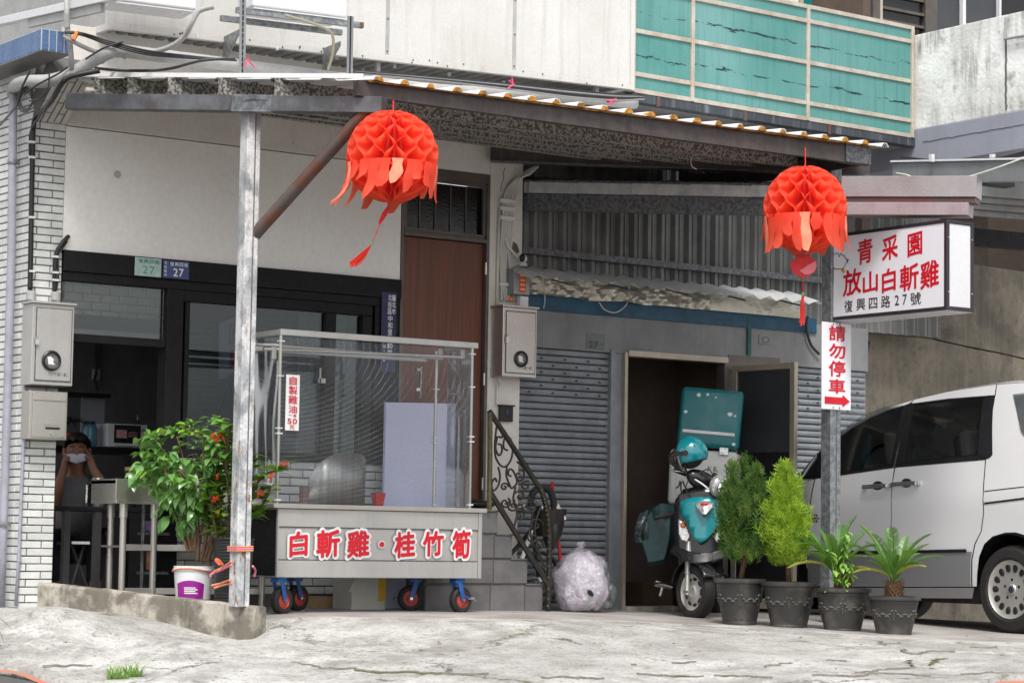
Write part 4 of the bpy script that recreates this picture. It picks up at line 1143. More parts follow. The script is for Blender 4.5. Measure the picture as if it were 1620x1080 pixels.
# ================================================================ lanterns
def lantern_mat():
    n = N('red_tissue'); v = n.pos()
    c = n.mix(n.ramp(n.noise(v, 9, 3), .35, .7), lin((250,104,78)), lin((246,84,60)))
    d = n.bsdf(c, .75); t = n.n('BsdfTranslucent'); n.l(n.mix(.5, c, lin((255,140,100))), t.inputs[0])
    m = n.n('MixShader'); m.inputs[0].default_value = .58; n.l(d, m.inputs[1]); n.l(t.outputs[0], m.inputs[2]); n.done(m.outputs[0])
lantern_mat()
mat('red_core', (206,34,28), (190,26,22), .8)
mat('petal_orange', (252,156,124), (248,110,80), .7, scale=6)
mat('tassel_red', (232,60,40), (214,42,30), .7)
mat('pendant_pink', (214,48,58), (196,34,46), .55)
def lantern(loc, R, H, phase, wind, label, petals_up, left=False):
    t = thing('paper_lantern', label, 'lantern', loc, group='red honeycomb paper lanterns hanging from the canopy')
    NS, NLV = 26, 11
    mb = MB()
    def prof(v):      # v 0 top .. 1 bottom
        a = PI*v
        return R*math.sin(a)**.86, -H*(1-math.cos(a))/2
    sub = 4
    for k in range(NS):
        o = len(mb.v); cnt = NLV*sub+1
        for i in range(cnt):
            v = .02+.96*i/(cnt-1); f = i/sub
            amp = (.5 if v < .68 else .5*(1-(v-.68)/.32*.85))
            tri = math.cos(PI*f)*amp
            r, z = prof(v); a1 = 2*PI*(k + .5 + tri*(1 if k % 2 == 0 else -1)*.98)/NS + phase
            wob = .006*math.sin(3*a1+k)
            for q in (.52, .8, 1.0):
                am = lerp(2*PI*(k+.5)/NS+phase, a1, q**.6)
                mb.v.append(Vector((r*q*math.cos(am), r*q*math.sin(am), z*1.0 - 0*q + wob*q)))
        for i in range(cnt-1):
            for j in range(2):
                a = o+i*3+j; mb.f.append((a, a+1, a+4, a+3))
    obj('honeycomb', mb, 'red_tissue', t, local=True)
    mb = MB().lathe([(0, -.01)]+[(prof(v)[0]*.5, prof(v)[1]) for v in [i/14 for i in range(1, 14)]]+[(0, -H+.01)], (0, 0, 0), 26)
    obj('core', mb, 'red_core', t, local=True, smooth=True)
    # skirt of tongues hanging at the widest part, ends flared
    NP = 24
    for k in range(NP):
        a = 2*PI*k/NP + phase + rnd(-.06, .06)
        v0 = .56; r0, z0 = prof(v0); out = Vector((math.cos(a), math.sin(a), 0)); sid = Vector((-out.y, out.x, 0))
        fl = petals_up*rnd(.15, 1.1); L = R*rnd(.38, .95)
        mb = MB(); pts = []; p = out*(r0*1.0)+Vector((0, 0, z0)); ang_ = -1.35
        wv = Vector(wind)
        ns = 7
        for i in range(ns+1):
            u = i/ns; pts.append(p.copy())
            th = -1.66 + u*u*fl*1.9
            p = p + (out*math.cos(th) + Vector((0, 0, math.sin(th))))*(L/ns) + wv*(L/ns)*u
        tw = rnd(-.8, .8)
        for i, p in enumerate(pts):
            u = i/ns; w = (.033 + .010*u + .007*math.sin(u*9+k))*R/.29*(1 if i < ns-1 else (.85 if i < ns else .45))
            s_ = (sid*math.cos(tw*u) + Vector((0, 0, 1))*math.sin(tw*u))
            mb.v += [p - s_*w, p + out*.012*math.sin(u*3), p + s_*w]
            if i:
                b = 3*(i-1); mb.f += [(b, b+1, b+4, b+3), (b+1, b+2, b+5, b+4)]
        obj('tissue_tongue', mb, 'petal_orange' if (k % 5 == 0) else 'red_tissue', t, local=True, smooth=True)
    return t
L1 = atd(622, 177, 14.66); k1 = 14.66/3819
t1 = lantern(L1, 73*k1, 143*k1, .35, (-.42, .1, -.05), 'red honeycomb paper lantern in front of the rusty brace with its skirt blown sideways', .62)
obj('cord', MB().tube([(0, 0, .07), (0, 0, -.02)], .004, 6), 'tassel_red', t1, local=True)
bot = Vector((0, 0, -143*k1))
R_ = RGT
def off(px, py, P=L1, d=14.66): return atd(px, py, d) - P
obj('pendant_string', MB().tube(spline([bot, off(612, 328), off(603, 350), off(594, 372), off(588, 386)], 5), .0035, 6), 'tassel_red', t1, local=True)
mb = MB(); 
for i in range(7):
    u = i/6; p = lerp(off(615, 326), off(601, 354), u); mb.v += [p + RGT*(.004+.012*math.sin(PI*u)), p - RGT*(.004+.010*math.sin(PI*u))+Vector((.0, .01, 0))]
    if i: b = 2*(i-1); mb.f.append((b, b+1, b+3, b+2))
obj('paper_pendant', mb, 'pendant_pink', t1, local=True, solid=.003)
obj('bead', MB().ball(off(588, 385), .012, 10, 8), mat('bead_green', (120,200,120), None, .3), t1, local=True, smooth=True)
mb = MB()
for i in range(26):
    a, b = off(587, 388), off(562+rnd(-9, 7), 418+rnd(-5, 5)); m_ = lerp(a, b, .5)+Vector((rnd(-.008, .008), rnd(-.01, .01), rnd(-.005, .005))); mb.tube([a, m_, b], .0035, 4)
obj('tassel', mb, 'tassel_red', t1, local=True, kind='stuff')
D2 = 16.35; L2 = atd(1274, 264, D2); k2 = D2/3819
t2 = lantern(L2, 66*k2, 136*k2, .1, (.1, 0, 0), 'red honeycomb paper lantern hanging beside the lit sign with a flat pendant below', .55)
obj('cord', MB().tube([(0, 0, .13), (0, 0, -.02)], .004, 6), 'tassel_red', t2, local=True)
o2 = lambda px, py: atd(px, py, D2)-L2
obj('pendant_string', MB().tube([Vector((0, 0, -136*k2)), o2(1271, 408), o2(1271, 465)], .0035, 6), 'tassel_red', t2, local=True)
pts = [(1259, 402), (1283, 402), (1281, 406), (1289, 411), (1293, 421), (1288, 431), (1280, 435), (1280, 438), (1262, 438), (1262, 435), (1254, 431), (1250, 421), (1254, 411), (1262, 406)]
obj('paper_pendant', MB().prism([o2(*p) for p in pts], FWD*.008), 'pendant_pink', t2, local=True)
pts = [(1265, 428), (1272, 424), (1279, 419), (1291, 413), (1292, 421), (1288, 430), (1280, 434), (1272, 434)]
obj('pendant_print', MB().prism([o2(*p)-FWD*.003 for p in pts], FWD*.002), mat('pendant_light', (240,140,150), None, .5), t2, local=True)
obj('bead', MB().ball(o2(1270, 465), .012, 10, 8), 'bead_green', t2, local=True, smooth=True)
mb = MB()
for i in range(24):
    a = o2(1270, 468); b = o2(1269+rnd(-4, 4), 512+rnd(-5, 4)); mb.tube([a+Vector((rnd(-.006, .006), rnd(-.006, .006), 0)), lerp(a, b, .5)+Vector((rnd(-.012, .012), rnd(-.012, .012), 0)), b], .0035, 4)
obj('tassel', mb, 'tassel_red', t2, local=True, kind='stuff')

# ================================================================ sign pole, projecting sign, no-parking plate
PP = atd(1313, 992, 17.25)
pole_t = thing('sign_pole', 'square galvanized steel post holding both signs behind the potted cycads', 'post', (PP.x, PP.y, -.1))
ptop = atd(1313, 268, 17.1).z; h_ = .05
obj('post', MB().box((PP.x-h_, PP.y-h_, -.12), (PP.x+h_, PP.y+h_, ptop+.2)), 'galvanized', pole_t, bevel=.004)
obj('seam', MB().box((PP.x-h_+.055, PP.y-h_-.003, .0), (PP.x-h_+.06, PP.y-h_+.002, ptop)), 'galvanized_dark', pole_t)
obj('base_plate', MB().box((PP.x-.08, PP.y-.08, -.13), (PP.x+.08, PP.y+.08, -.06)), 'concrete_old', pole_t, bevel=.004)
# projecting light box (long side faces left, it runs out towards the street)
XS = PP.x - .03
F_TR = atx(1497.5, 345, XS); F_BR = atx(1496, 489, XS); F_BL = atx(1303, 509, XS); F_TL = atx(1303, 375, XS)
zT = (F_TR.z*.6+F_TL.z*.4); zBm = (F_BR.z*.6+F_BL.z*.4)
yN, yF_ = F_TR.y, PP.y - .02
yF_ = F_BL.y
wS = atd(1541, 420, 15.9); XS2 = at(1541, 430, yN).x
sg = thing('light_box_sign', 'white projecting light box sign with red brush lettering on the galvanized pole', 'sign', (XS, yF_, zBm))
fr = .024
n = N('sign_face'); n.done(n.bsdf(lin((226,226,232)), .3))
obj('face', MB().box((XS+.004, yN+fr, zBm+fr), (XS+.02, yF_-fr, zT-fr)), 'sign_face', sg)
mb = MB().box((XS, yN, zT-fr), (XS2, yF_, zT)).box((XS, yN, zBm), (XS2, yF_, zBm+fr)).box((XS+.0005, yN+.0005, zBm+fr), (XS+.03, yN+fr, zT-fr)).box((XS2-.03, yN+.0005, zBm+fr), (XS2-.0005, yN+fr, zT-fr)).box((XS+.0005, yF_-fr, zBm+fr), (XS+.04, yF_-.0005, zT-fr)).box((XS2-.04, yF_-fr, zBm+fr), (XS2-.0005, yF_-.0005, zT-fr))
obj('frame', mb, mat('sign_frame', (62,56,64), (52,48,54), .4, .3), sg)
obj('end_face', MB().box((XS+.031, yN+.006, zBm+fr+.003), (XS2-.031, yN+.02, zT-fr-.003)), mat('sign_end', (216,217,220), (206,207,210), .4, scale=2), sg)
obj('back', MB().box((XS2-.02, yN+fr, zBm+fr), (XS2-.004, yF_-fr, zT-fr)), 'sign_end', sg)
obj('bottom_sheet', MB().box((XS+.01, yN+.01, zBm-.006), (XS2-.01, yF_-.01, zBm-.001)), 'white_plastic', sg)
mb = MB()
for z in (lerp(zBm, zT, .2), lerp(zBm, zT, .8)):
    for x in (XS+.02, XS2-.02): mb.ball((x, yN-.002, z), .006, 6, 4)
obj('screw', mb, 'chrome', sg, kind='stuff')
for z in (zT-.03, zBm+.06): obj('arm', MB().bar((PP.x, PP.y, z), (PP.x+.06, yF_-.001, z), .03, .03), 'galvanized', sg)
fy0, fy1, fz0, fz1 = yF_-fr, yN+fr, zT-fr, zBm+fr
def sface(u, v, d=.0): return Vector((XS+.003-d, lerp(fy0, fy1, u), lerp(fz0, fz1, v)))
rows_ = [('青', .274, .406, .064, .379), ('采', .484, .621, .069, .3675), ('園', .699, .822, .07, .354),
 ('放', .146, .31, .42, .751), ('山', .32, .452, .477, .745), ('白', .484, .603, .466, .758), ('斬', .635, .794, .444, .767), ('雞', .804, .959, .429, .762)]
mb = MB()
for ch, u0, u1, v0, v1 in rows_:
    put_glyph(mb, ch, lambda u, v: sface(lerp(u0, u1, u), lerp(v1, v0, v)), .026, slant=.10)
obj('red_lettering', mb, 'red_print', sg)
mb = MB()
for ch, u0, u1, v0, v1 in [('復', .16, .233, .806, .958), ('興', .267, .342, .80, .947), ('四', .374, .447, .81, .944), ('路', .479, .557, .797, .947), ('2', .594, .63, .808, .931), ('7', .659, .696, .808, .934), ('號', .724, .811, .795, .947)]:
    put_glyph(mb, ch, lambda u, v: sface(lerp(u0, u1, u), lerp(v1, v0, v)), .008)
obj('black_lettering', mb, 'ink_black', sg)
cx = lambda x, y: sface((x-100)/1095, (y-(263-.1126*(x-100)))/760, .001)
mb = MB()
for ln in ([(112, 372), (150, 420), (158, 470), (160, 520), (185, 552), (230, 556), (268, 545), (290, 500), (300, 470), (283, 452), (278, 425), (262, 430), (240, 405), (226, 440), (215, 405), (190, 412), (172, 400), (140, 395), (112, 372)], [(185, 552), (160, 560)], [(258, 548), (262, 566)], [(290, 455), (312, 470)]):
    mb.tube(spline([cx(*p) for p in ln], 3), .0022, 5)
obj('hen_drawing', mb, 'ink_black', sg)
mb = MB()
for (x, y) in ((152, 575), (265, 575)):
    mb.prism([cx(x+a, y+b) for a, b in ((-18, -20), (-4, -8), (8, -26), (10, -6), (22, 0), (8, 8), (4, 30), (-6, 10), (-18, 4))], (-.002, 0, 0))
obj('hen_feet', mb, mat('yellow_print', (212,170,40), None, .5), sg, kind='stuff')
obj('hen_beak', MB().prism([cx(x, y) for x, y in ((300, 468), (320, 460), (312, 480), (304, 500))], (-.002, 0, 0)), mat('blue_print', (40,90,130), None, .5), sg)
# no-parking plate, facing the street
npp = thing('no_parking_plate', 'tall white plate with red characters and arrow fixed to the galvanized pole', 'sign', (PP.x, PP.y-.07, 1.6))
yP = PP.y-h_-.012
a, b = at(1299, 511, yP), at(1347, 648, yP)
a2 = at(1302, 648, yP)
zA_, zB_ = at(1323, 510.5, yP).z, at(1323, 648, yP).z; xA_, xB_ = at(1300.5, 580, yP).x, at(1346.5, 580, yP).x
obj('plate', MB().box((xA_, yP, zB_), (xB_, yP+.01, zA_)), 'sign_face', npp, bevel=.004)
nf = lambda u, v, d=.002: Vector((lerp(xA_, xB_, u), yP-d, lerp(zA_, zB_, v)))
mb = MB()
for ch, v0, v1 in (('請', .03, .21), ('勿', .24, .41), ('停', .435, .62), ('車', .645, .815)):
    put_glyph(mb, ch, lambda u, v: nf(lerp(.22, .80, u), lerp(v1, v0, v)), .026)
obj('red_lettering', mb, 'red_print', npp)
arr = [(.09, .855), (.70, .855), (.70, .825), (.95, .895), (.70, .965), (.70, .935), (.09, .935)]
obj('red_arrow', MB().prism([nf(*p) for p in arr], (0, -.002, 0)), 'red_print', npp)
mb = MB()
for u, v in ((.38, .975), (.6, .975), (.38, .015), (.6, .015)): mb.ball(nf(u, v), .006, 8, 5)
obj('screw', mb, 'galvanized_dark', npp, kind='stuff')

# ================================================================ house number plates
def plate(name, label, p0, p1, m, Y, texts, tm_, th=.006):
    a, b = at(p0[0], p0[1], Y), at(p1[0], p1[1], Y); zt_, zb_ = a.z, b.z
    t = thing(name, label, 'plaque', ((a.x+b.x)/2, Y, zb_))
    obj('plate', MB().box((a.x, Y, zb_), (b.x, Y+th, zt_)), m, t, bevel=.003)
    for mm, lst in texts.items():
        mb = MB()
        for ch, u0, v0, u1, v1, of in lst: put_glyph(mb, ch, lambda u, v: Vector((lerp(a.x, b.x, lerp(u0, u1, u)), Y-.0015, lerp(zt_, zb_, lerp(v1, v0, v)))), of)
        obj('lettering', mb, mm, t)
    return t
YPL = -.038
mat('plate_teal', (176,196,192), (150,176,172), .5, scale=20)
mat('plate_blue', (62,78,128), (50,64,112), .4, scale=12)
mat('plate_navy', (26,32,84), (20,24,70), .4)
mat('faded_green', (90,150,132), None, .6); mat('faded_plate', (108,114,114), (94,100,100), .6, scale=12); mat('faded_ink', (58,66,72), None, .6)
plate('house_number_plate', 'pale teal house plate with faded green characters on the black header', (214, 406), (255, 439), 'plate_teal', YPL,
      {'faded_green': [(c, .12+.21*i, .08, .29+.21*i, .3, .012) for i, c in enumerate('復興四路')] + [('2', .3, .45, .48, .85, .0), ('7', .55, .45, .75, .85, .0)]}, None)
plate('house_number_plate', 'blue and white house number plate reading 27 on the black header', (258.5, 411), (299, 442.5), 'plate_blue', YPL,
      {'white_print': [(c, .26+.18*i, .08, .4+.18*i, .3, .012) for i, c in enumerate('復興四路')] + [('2', .38, .42, .56, .88, .02), ('7', .6, .42, .78, .88, .02)]
       + [(c, .04, .06+.23*i, .14, .24+.23*i, .008) for i, c in enumerate('北投區中')]}, None)
plate('vertical_address_plate', 'narrow navy address plate with white characters between shop window and wooden door', (604.5, 461), (625.5, 590), 'plate_navy', -.034,
      {'white_print': [(c, .66, .03+.085*i, .93, .105+.085*i, .012) for i, c in enumerate('臺北市')] + [(c, .40, .03+.085*i, .66, .105+.085*i, .012) for i, c in enumerate('北投區')]
       + [(c, .42, .29+.085*i, .72, .365+.085*i, .012) for i, c in enumerate('中和里第')] + [('1', .42, .635, .54, .70, .015), ('0', .56, .635, .76, .70, .015), ('鄰', .42, .715, .74, .785, .012)]
       + [('2', .08, .575, .2, .635, .012), ('7', .22, .575, .34, .635, .012), ('號', .1, .655, .32, .70, .008), ('之', .1, .72, .3, .77, .01), ('2', .14, .8, .28, .86, .012)]}, None)
plate('house_number_plate', 'weathered grey plate reading 27 on the garage lintel', (928, 527), (957, 553), 'faded_plate', -.006,
      {'faded_ink': [('2', .1, .5, .34, .95, .015), ('7', .4, .5, .62, .95, .015), ('之', .72, .55, .92, .72, .006)]}, None)
plate('faded_emblem_plate', 'faint grey rectangular plate on the lintel above the open aluminium door', (1201, 530), (1221, 545), 'lintel_grey', -.008, {'faded_ink': [('○', .2, .15, .8, .85, 0)]}, None)

# ================================================================ meter boxes, mailbox, alarm, camera, door phone
def meter(label, px0, px1, py0, py1, Yf, dep, dial, m='stainless_matt'):
    a, b = at(px0, py0, Yf), at(px1, py1, Yf); x0, x1, z1, z0 = a.x, b.x, a.z, b.z
    t = thing('meter_box', label, 'meter box', ((x0+x1)/2, Yf+dep, z0))
    obj('case', MB().box((x0, Yf+.006, z0), (x1, Yf+dep, z1-.004)), m, t, bevel=.004)
    obj('top_cap', MB().box((x0-.012, Yf-.008, z1-.003), (x1+.012, Yf+dep, z1+.012)), m, t, bevel=.002)
    d_ = obj('door', MB().box((x0+.03, Yf-.002, z0+.03), (x1-.02, Yf+.0055, z1-.035)), m, t, bevel=.003)
    mb = MB().box((x0+.024, Yf+.002, z0+.024), (x1-.014, Yf+.0056, z1-.029)); obj('door_gap', mb, 'galvanized_dark', t)
    u, v, r = dial; c = Vector((lerp(x0, x1, u), Yf-.003, lerp(z1, z0, v)))
    Mx = basis((1, 0, 0), (0, 0, 1), (0, -1, 0))
    obj('dial_rim', MB().lathe([(r*.74, 0), (r*.74, .012), (r*.86, .016), (r, .01), (r, 0)], c, 28, Mx), 'black_plastic', t, smooth=True, angle=40)
    f_ = obj('dial_face', MB().lathe([(0, .004), (r*.75, .004)], c, 24, Mx), mat('dial_grey', (120,120,120), (70,70,72), .25, scale=30), t)
    q = [(-.55, .45), (-.1, .5), (.3, .2), (.2, -.2), (.5, -.5), (-.4, -.45)]
    obj('dial_card', MB().prism([c + Vector((p[0]*r*.8, -.005, p[1]*r*.8)) for p in q], (0, -.001, 0)), 'white_print', t)
    mb = MB(); 
    for i, ch in enumerate('73-5317-12'): put_glyph(mb, ch, lambda u_, v_: Vector((lerp(x0, x1, .40+.047*i+.034*u_), Yf-.003, lerp(z1, z0, (.885-.042*v_) if ch != '-' else (.868-.008*v_)))))
    obj('handwriting', mb, mat('pencil', (96,94,92), None, .7), t)
    obj('padlock', MB().box((x0+.018, Yf-.02, lerp(z1, z0, .44)), (x0+.04, Yf-.004, lerp(z1, z0, .52))).tube([(x0+.022, Yf-.012, lerp(z1, z0, .44)), (x0+.029, Yf-.012, lerp(z1, z0, .40)), (x0+.036, Yf-.012, lerp(z1, z0, .44))], .003, 5), 'chrome', t)
    return t
meter('grey steel meter box with round dial on the tiled pillar above the mailbox', 53, 115, 478, 611, -.16, .165, (.46, .70, .066))
meter('shiny steel meter box with round dial on the white column beside the shutter', 797, 849, 484, 598, -.17, .155, (.52, .74, .06), 'stainless')
a, b = at(47.5, 617, -.13), at(105, 696, -.13)
mbx_ = thing('mailbox', 'brushed steel mailbox with a slot under the meter box on the tiled pillar', 'mailbox', ((a.x+b.x)/2, 0, b.z))
obj('case', MB().box((a.x, -.13, b.z), (b.x, -.001, a.z)), 'stainless', mbx_, bevel=.004)
obj('lid', MB().box((a.x+.02, -.138, lerp(a.z, b.z, .03)), (b.x-.01, -.131, lerp(a.z, b.z, .2))), 'stainless', mbx_, bevel=.003)
obj('door', MB().box((a.x+.02, -.137, b.z+.012), (b.x-.012, -.131, lerp(a.z, b.z, .22))), 'stainless', mbx_, bevel=.003)
obj('slot', MB().box((lerp(a.x, b.x, .42), -.139, lerp(a.z, b.z, .745)), (lerp(a.x, b.x, .80), -.136, lerp(a.z, b.z, .79))), 'black_plastic', mbx_)
obj('slot_lip', MB().box((lerp(a.x, b.x, .38), -.142, lerp(a.z, b.z, .64)), (lerp(a.x, b.x, .8), -.1375, lerp(a.z, b.z, .70))), 'stainless', mbx_)
obj('lock', MB().cyl((lerp(a.x, b.x, .6), -.137, lerp(a.z, b.z, .87)), (lerp(a.x, b.x, .6), -.144, lerp(a.z, b.z, .87)), .012, n=14), 'chrome', mbx_, smooth=True, angle=40)
# alarm box with orange emblem, camera, bare junction box
al = thing('alarm_box', 'small grey alarm box with an orange emblem under the white camera', 'alarm box', at(828, 465, -.1))
a, b = at(817, 424, -.12), at(838, 467, -.12)
obj('case', MB().box((a.x-.02, -.12, b.z), (b.x, -.013, a.z)), 'galv_eave', al, bevel=.004)
q0, q1 = at(822, 431, -.122), at(832, 463, -.122)
obj('emblem', MB().box((q0.x, -.1225, q1.z), (q1.x, -.1202, q0.z)), mat('orange_print', (206,84,40), None, .4), al)
mb = MB()
for i in range(4): mb.box((q0.x+.008, -.1235, lerp(q0.z, q1.z, .1+.23*i)), (q1.x-.008, -.1226, lerp(q0.z, q1.z, .2+.23*i)))
obj('emblem_lines', mb, mat('amber_print', (240,180,120), None, .4), al, kind='stuff')
obj('bracket_plate', MB().box((at(806, 420, -.02).x, -.03, b.z-.02), (a.x-.03, -.013, a.z+.02)), 'galvanized', al)
scm = thing('security_camera', 'white ball security camera with a dark lens on top of the alarm box', 'camera', at(827, 420, -.08))
c = at(827, 409, -.08)
obj('base', MB().lathe([(.032, 0), (.034, .01), (.026, .025), (.016, .03)], at(827, 421, -.08), 18), 'white_plastic', scm, smooth=True, angle=50)
obj('head', MB().ball(c, .033, 18, 12), 'white_plastic', scm, smooth=True)
obj('lens_face', MB().ball(c+Vector((-.012, -.012, .002)), (.024, .024, .03), 14, 10), 'black_plastic', scm, smooth=True)
dpx = thing('door_phone', 'small black door phone on the white column above the iron railing', 'door phone', at(802, 650, -.03))
a, b = at(792, 641, -.045), at(812, 667, -.045)
obj('body', MB().box((a.x, -.045, b.z), (b.x, -.013, a.z)), 'black_plastic', dpx, bevel=.006)
obj('hood', MB().box((a.x-.006, -.06, a.z-.004), (b.x+.006, -.013, a.z+.006)), 'black_plastic', dpx)
obj('lens', MB().cyl(Vector((lerp(a.x, b.x, .5), -.045, lerp(a.z, b.z, .4))), Vector((lerp(a.x, b.x, .5), -.05, lerp(a.z, b.z, .4))), .012, n=14), mat('blue_lens', (40,60,120), None, .2), dpx)

# ================================================================ pipes and cables
dp = thing('drainpipe', 'lilac-grey drainpipe running down the tiled side wall at the far left', 'pipe', atx(14, 820, XP-.06))
px_ = XP-.055
pts = [atx(21, 150, px_), atx(20.5, 200, px_), atx(18, 400, px_), atx(12, 620, px_), atx(5, 835, px_), atx(1, 960, px_)]
obj('pipe', MB().tube(pts, .028, 14), 'pvc_lilac', dp, smooth=True)
for py in (256, 828):
    p = atx(20 if py < 500 else 6, py, px_); obj('clamp', MB().lathe([(.034, -.014), (.036, 0), (.034, .014)], p, 16).box(p+Vector((.0, .0, -.012)), p+Vector((.055, .02, .012))), 'galvanized', dp)
dh = thing('overhead_drain', 'thick grey PVC drain bending over the canopy roof edge at the top left', 'pipe', atd(200, 90, 15.2))
pts = spline([atx(21, 150, px_), atx(22, 138, px_), atd(40, 130, 15.3), atd(78, 128, 15.2), atd(110, 118, 15.15), atd(150, 95, 15.1), atd(172, 84, 15.1), atd(190, 81, 15.15), atd(250, 88, 15.35), atd(400, 107, 15.8), atd(560, 127, 16.3), atd(700, 143, 16.7), atd(850, 150, 17.2), atd(1005, 164, 17.7)], 5)
obj('pipe', MB().tube(pts, .042, 14), 'pvc_grey', dh, smooth=True)
for (px, py, d, qx, qy) in ((114, 116, 15.14, 120, 113), (155, 92, 15.1, 160, 89), (196, 82, 15.17, 200, 82.5)):
    obj('coupling', MB().tube([atd(px, py, d), atd(qx, qy, d)], .047, 14), 'pvc_grey', dh, smooth=True, angle=40)
sp_t = thing('thin_riser_pipe', 'thin grey riser pipe passing the blue tiled hood at the top left', 'pipe', atd(110, 105, 15.1))
obj('pipe', MB().tube([atd(105, -10, 15.05), atd(106, 40, 15.08), atd(111, 70, 15.1), atd(114, 110, 15.1)], .017, 10), 'pvc_grey', sp_t, smooth=True)
obj('collar', MB().tube([atd(105.5, 22, 15.07), atd(106, 44, 15.08)], .021, 10), 'pvc_grey', sp_t, smooth=True, angle=40)
ac_c = obj('curved_conduit', MB().tube(spline([atd(102, 56, 15.05), atd(108, 62, 15.05), atd(140, 78, 15.1), atd(160, 84, 15.1)], 6), .014, 10), 'pvc_grey', smooth=True); tag(ac_c, 'short curved grey conduit under the orange tape at the top left', 'pipe')
co2 = obj('curved_conduit', MB().tube(spline([atd(238, 84, 15.3), atd(270, 74, 15.2), atd(292, 58, 15.15), atd(303, 38, 15.1), atd(315, 18, 15.1), atd(338, 11, 15.1)], 6), .017, 10), 'pvc_grey', smooth=True); tag(co2, 'grey conduit curving up from the drain to the air conditioner', 'pipe')
ot = obj('orange_tape', MB().prism([atd(x, y, 15.03) for x, y in ((117, 50), (124, 49), (122, 56), (118, 63), (112, 60), (116, 56))], FWD*.03), mat('orange_tape', (246,104,28), (250,170,80), .5, scale=40)); tag(ot, 'scrap of orange tape tied around the black cables at the top left', 'tape')
blk = thing('black_cables', 'black cables strung from the orange tape across to the air conditioner post', 'cable', atd(150, 62, 15.1))
for k, dy in enumerate((0, 3, 6)):
    obj('cable', MB().tube(spline([atd(102, 50+dy*.3, 15.03), atd(130, 53+dy*.5, 15.04), atd(175, 66+dy, 15.05), atd(230, 80+dy, 15.1), atd(290, 88+dy*.6, 15.3), atd(375, 96, 15.4)], 6), .007, 6), 'cable_black', blk)
obj('cable', MB().tube(spline([atd(150, 108, 15.2), atd(200, 112, 15.3), atd(262, 110, 15.3), atd(320, 96, 15.3), atd(372, 93, 15.35)], 6), .010, 6), 'cable_black', blk)
obj('cable', MB().tube(spline([atd(135, 94, 15.0), atd(165, 76, 15.02), atd(195, 66, 15.05)], 6), .006, 6), 'cable_black', blk)
bun = thing('grey_cable_bundle', 'sagging bundle of black and grey cables with pink ties along the canopy roof', 'cable', atd(900, 150, 17.2))
for k in range(5):
    m_ = ('cable_black', 'cable_grey', 'cable_black', 'cable_black', 'cable_grey')[k]
    obj('cable', MB().tube(spline([atd(560, 112+k, 16.1), atd(700, 124+k*1.2, 16.5), atd(812, 134+k*2, 16.8), atd(900, 143+k*2.6, 17.1), atd(975, 150+k*2.2, 17.35), atd(1014, 152+k*1.2, 17.45), atd(1012, 157, 17.5), atd(960, 160-k, 17.5)], 6), .009, 6), m_, bun)
mat('pink_tie', (226,70,110), None, .6)
for px, py, d in ((812, 134, 16.75), (966, 160, 17.25), (392, 95, 15.35)):
    mb = MB(); c = atd(px, py, d)
    for i in range(5): mb.tube([c, c+Vector((rnd(-.05, .05), rnd(-.02, .02), rnd(-.05, .05)))], .005, 4)
    obj('pink_tie', mb, 'pink_tie', bun, kind='stuff')
pcb = thing('pillar_cable', 'thick black cable clipped down the tiled pillar into the meter box', 'cable', at(47, 460, -.02))
obj('cable', MB().tube(spline([atd(158, 112, 15.0), atd(110, 122, 14.98), atd(96, 135, 15.0), atd(80, 162, 15.2), at(60, 182, -.06), at(53, 200, -.02), at(51, 260, -.02), at(48.5, 400, -.02), at(47.5, 458, -.02)], 6), .017, 10), 'cable_black', pcb, smooth=True)
obj('cable', MB().tube(spline([atd(120, 118, 15.02), atd(100, 133, 15.02), atd(76, 166, 15.2), at(50, 205, -.02), at(47, 240, -.025), at(49, 270, -.02), at(46, 420, -.02), at(46, 458, -.02)], 6), .008, 8), 'cable_black', pcb, smooth=True)
for py in (225, 249, 344, 429): obj('clip', MB().box(at(47, py+1, -.04), at(54, py-1, -.02)), 'white_plastic', pcb)
obj('conduit_end', MB().lathe([(.032, 0), (.032, .05), (.026, .055)], at(49, 474, -.02), 14), 'pvc_grey', pcb, smooth=True, angle=40)
pc2 = thing('pillar_cable', 'short black cable bent out of the wall above the right side of the meter box', 'cable', at(88, 465, -.02))
obj('cable', MB().tube(spline([at(108, 374, .0), at(104, 378, -.02), at(96, 388, -.025), at(89, 402, -.02), at(86.5, 430, -.02), at(86, 462, -.02)], 6), .014, 10), 'cable_black', pc2, smooth=True)
obj('cable', MB().tube(spline([at(106, 382, .0), at(98, 394, -.035), at(92, 405, -.03), at(92, 440, -.03), at(88, 460, -.02)], 6), .006, 8), 'cable_black', pc2, smooth=True)
for py in (406, 431, 443): obj('clip', MB().box(at(84, py+1, -.04), at(91, py-1, -.02)), 'white_plastic', pc2)
obj('conduit_end', MB().lathe([(.032, 0), (.032, .05), (.026, .055)], at(88, 475, -.02), 14), 'pvc_grey', pc2, smooth=True, angle=40)
tcd = thing('thin_conduit', 'thin grey conduit running down the tiled pillar below the mailbox', 'pipe', at(30, 950, -.02))
obj('pipe', MB().tube([at(40, 612, -.02), at(37, 700, -.02), at(30, 880, -.02), at(25, 958, -.02)], .012, 8), 'pvc_lilac', tcd, smooth=True)
for p in ((37.5, 700), (30, 882)): obj('coupling', MB().tube([at(p[0], p[1]-6, -.02), at(p[0], p[1]+6, -.02)], .016, 8), 'pvc_lilac', tcd, smooth=True, angle=40)
coil = thing('coiled_wire', 'coil of thin black wire hanging from the drainpipe at the left', 'wire', atd(42, 158, 15.1))
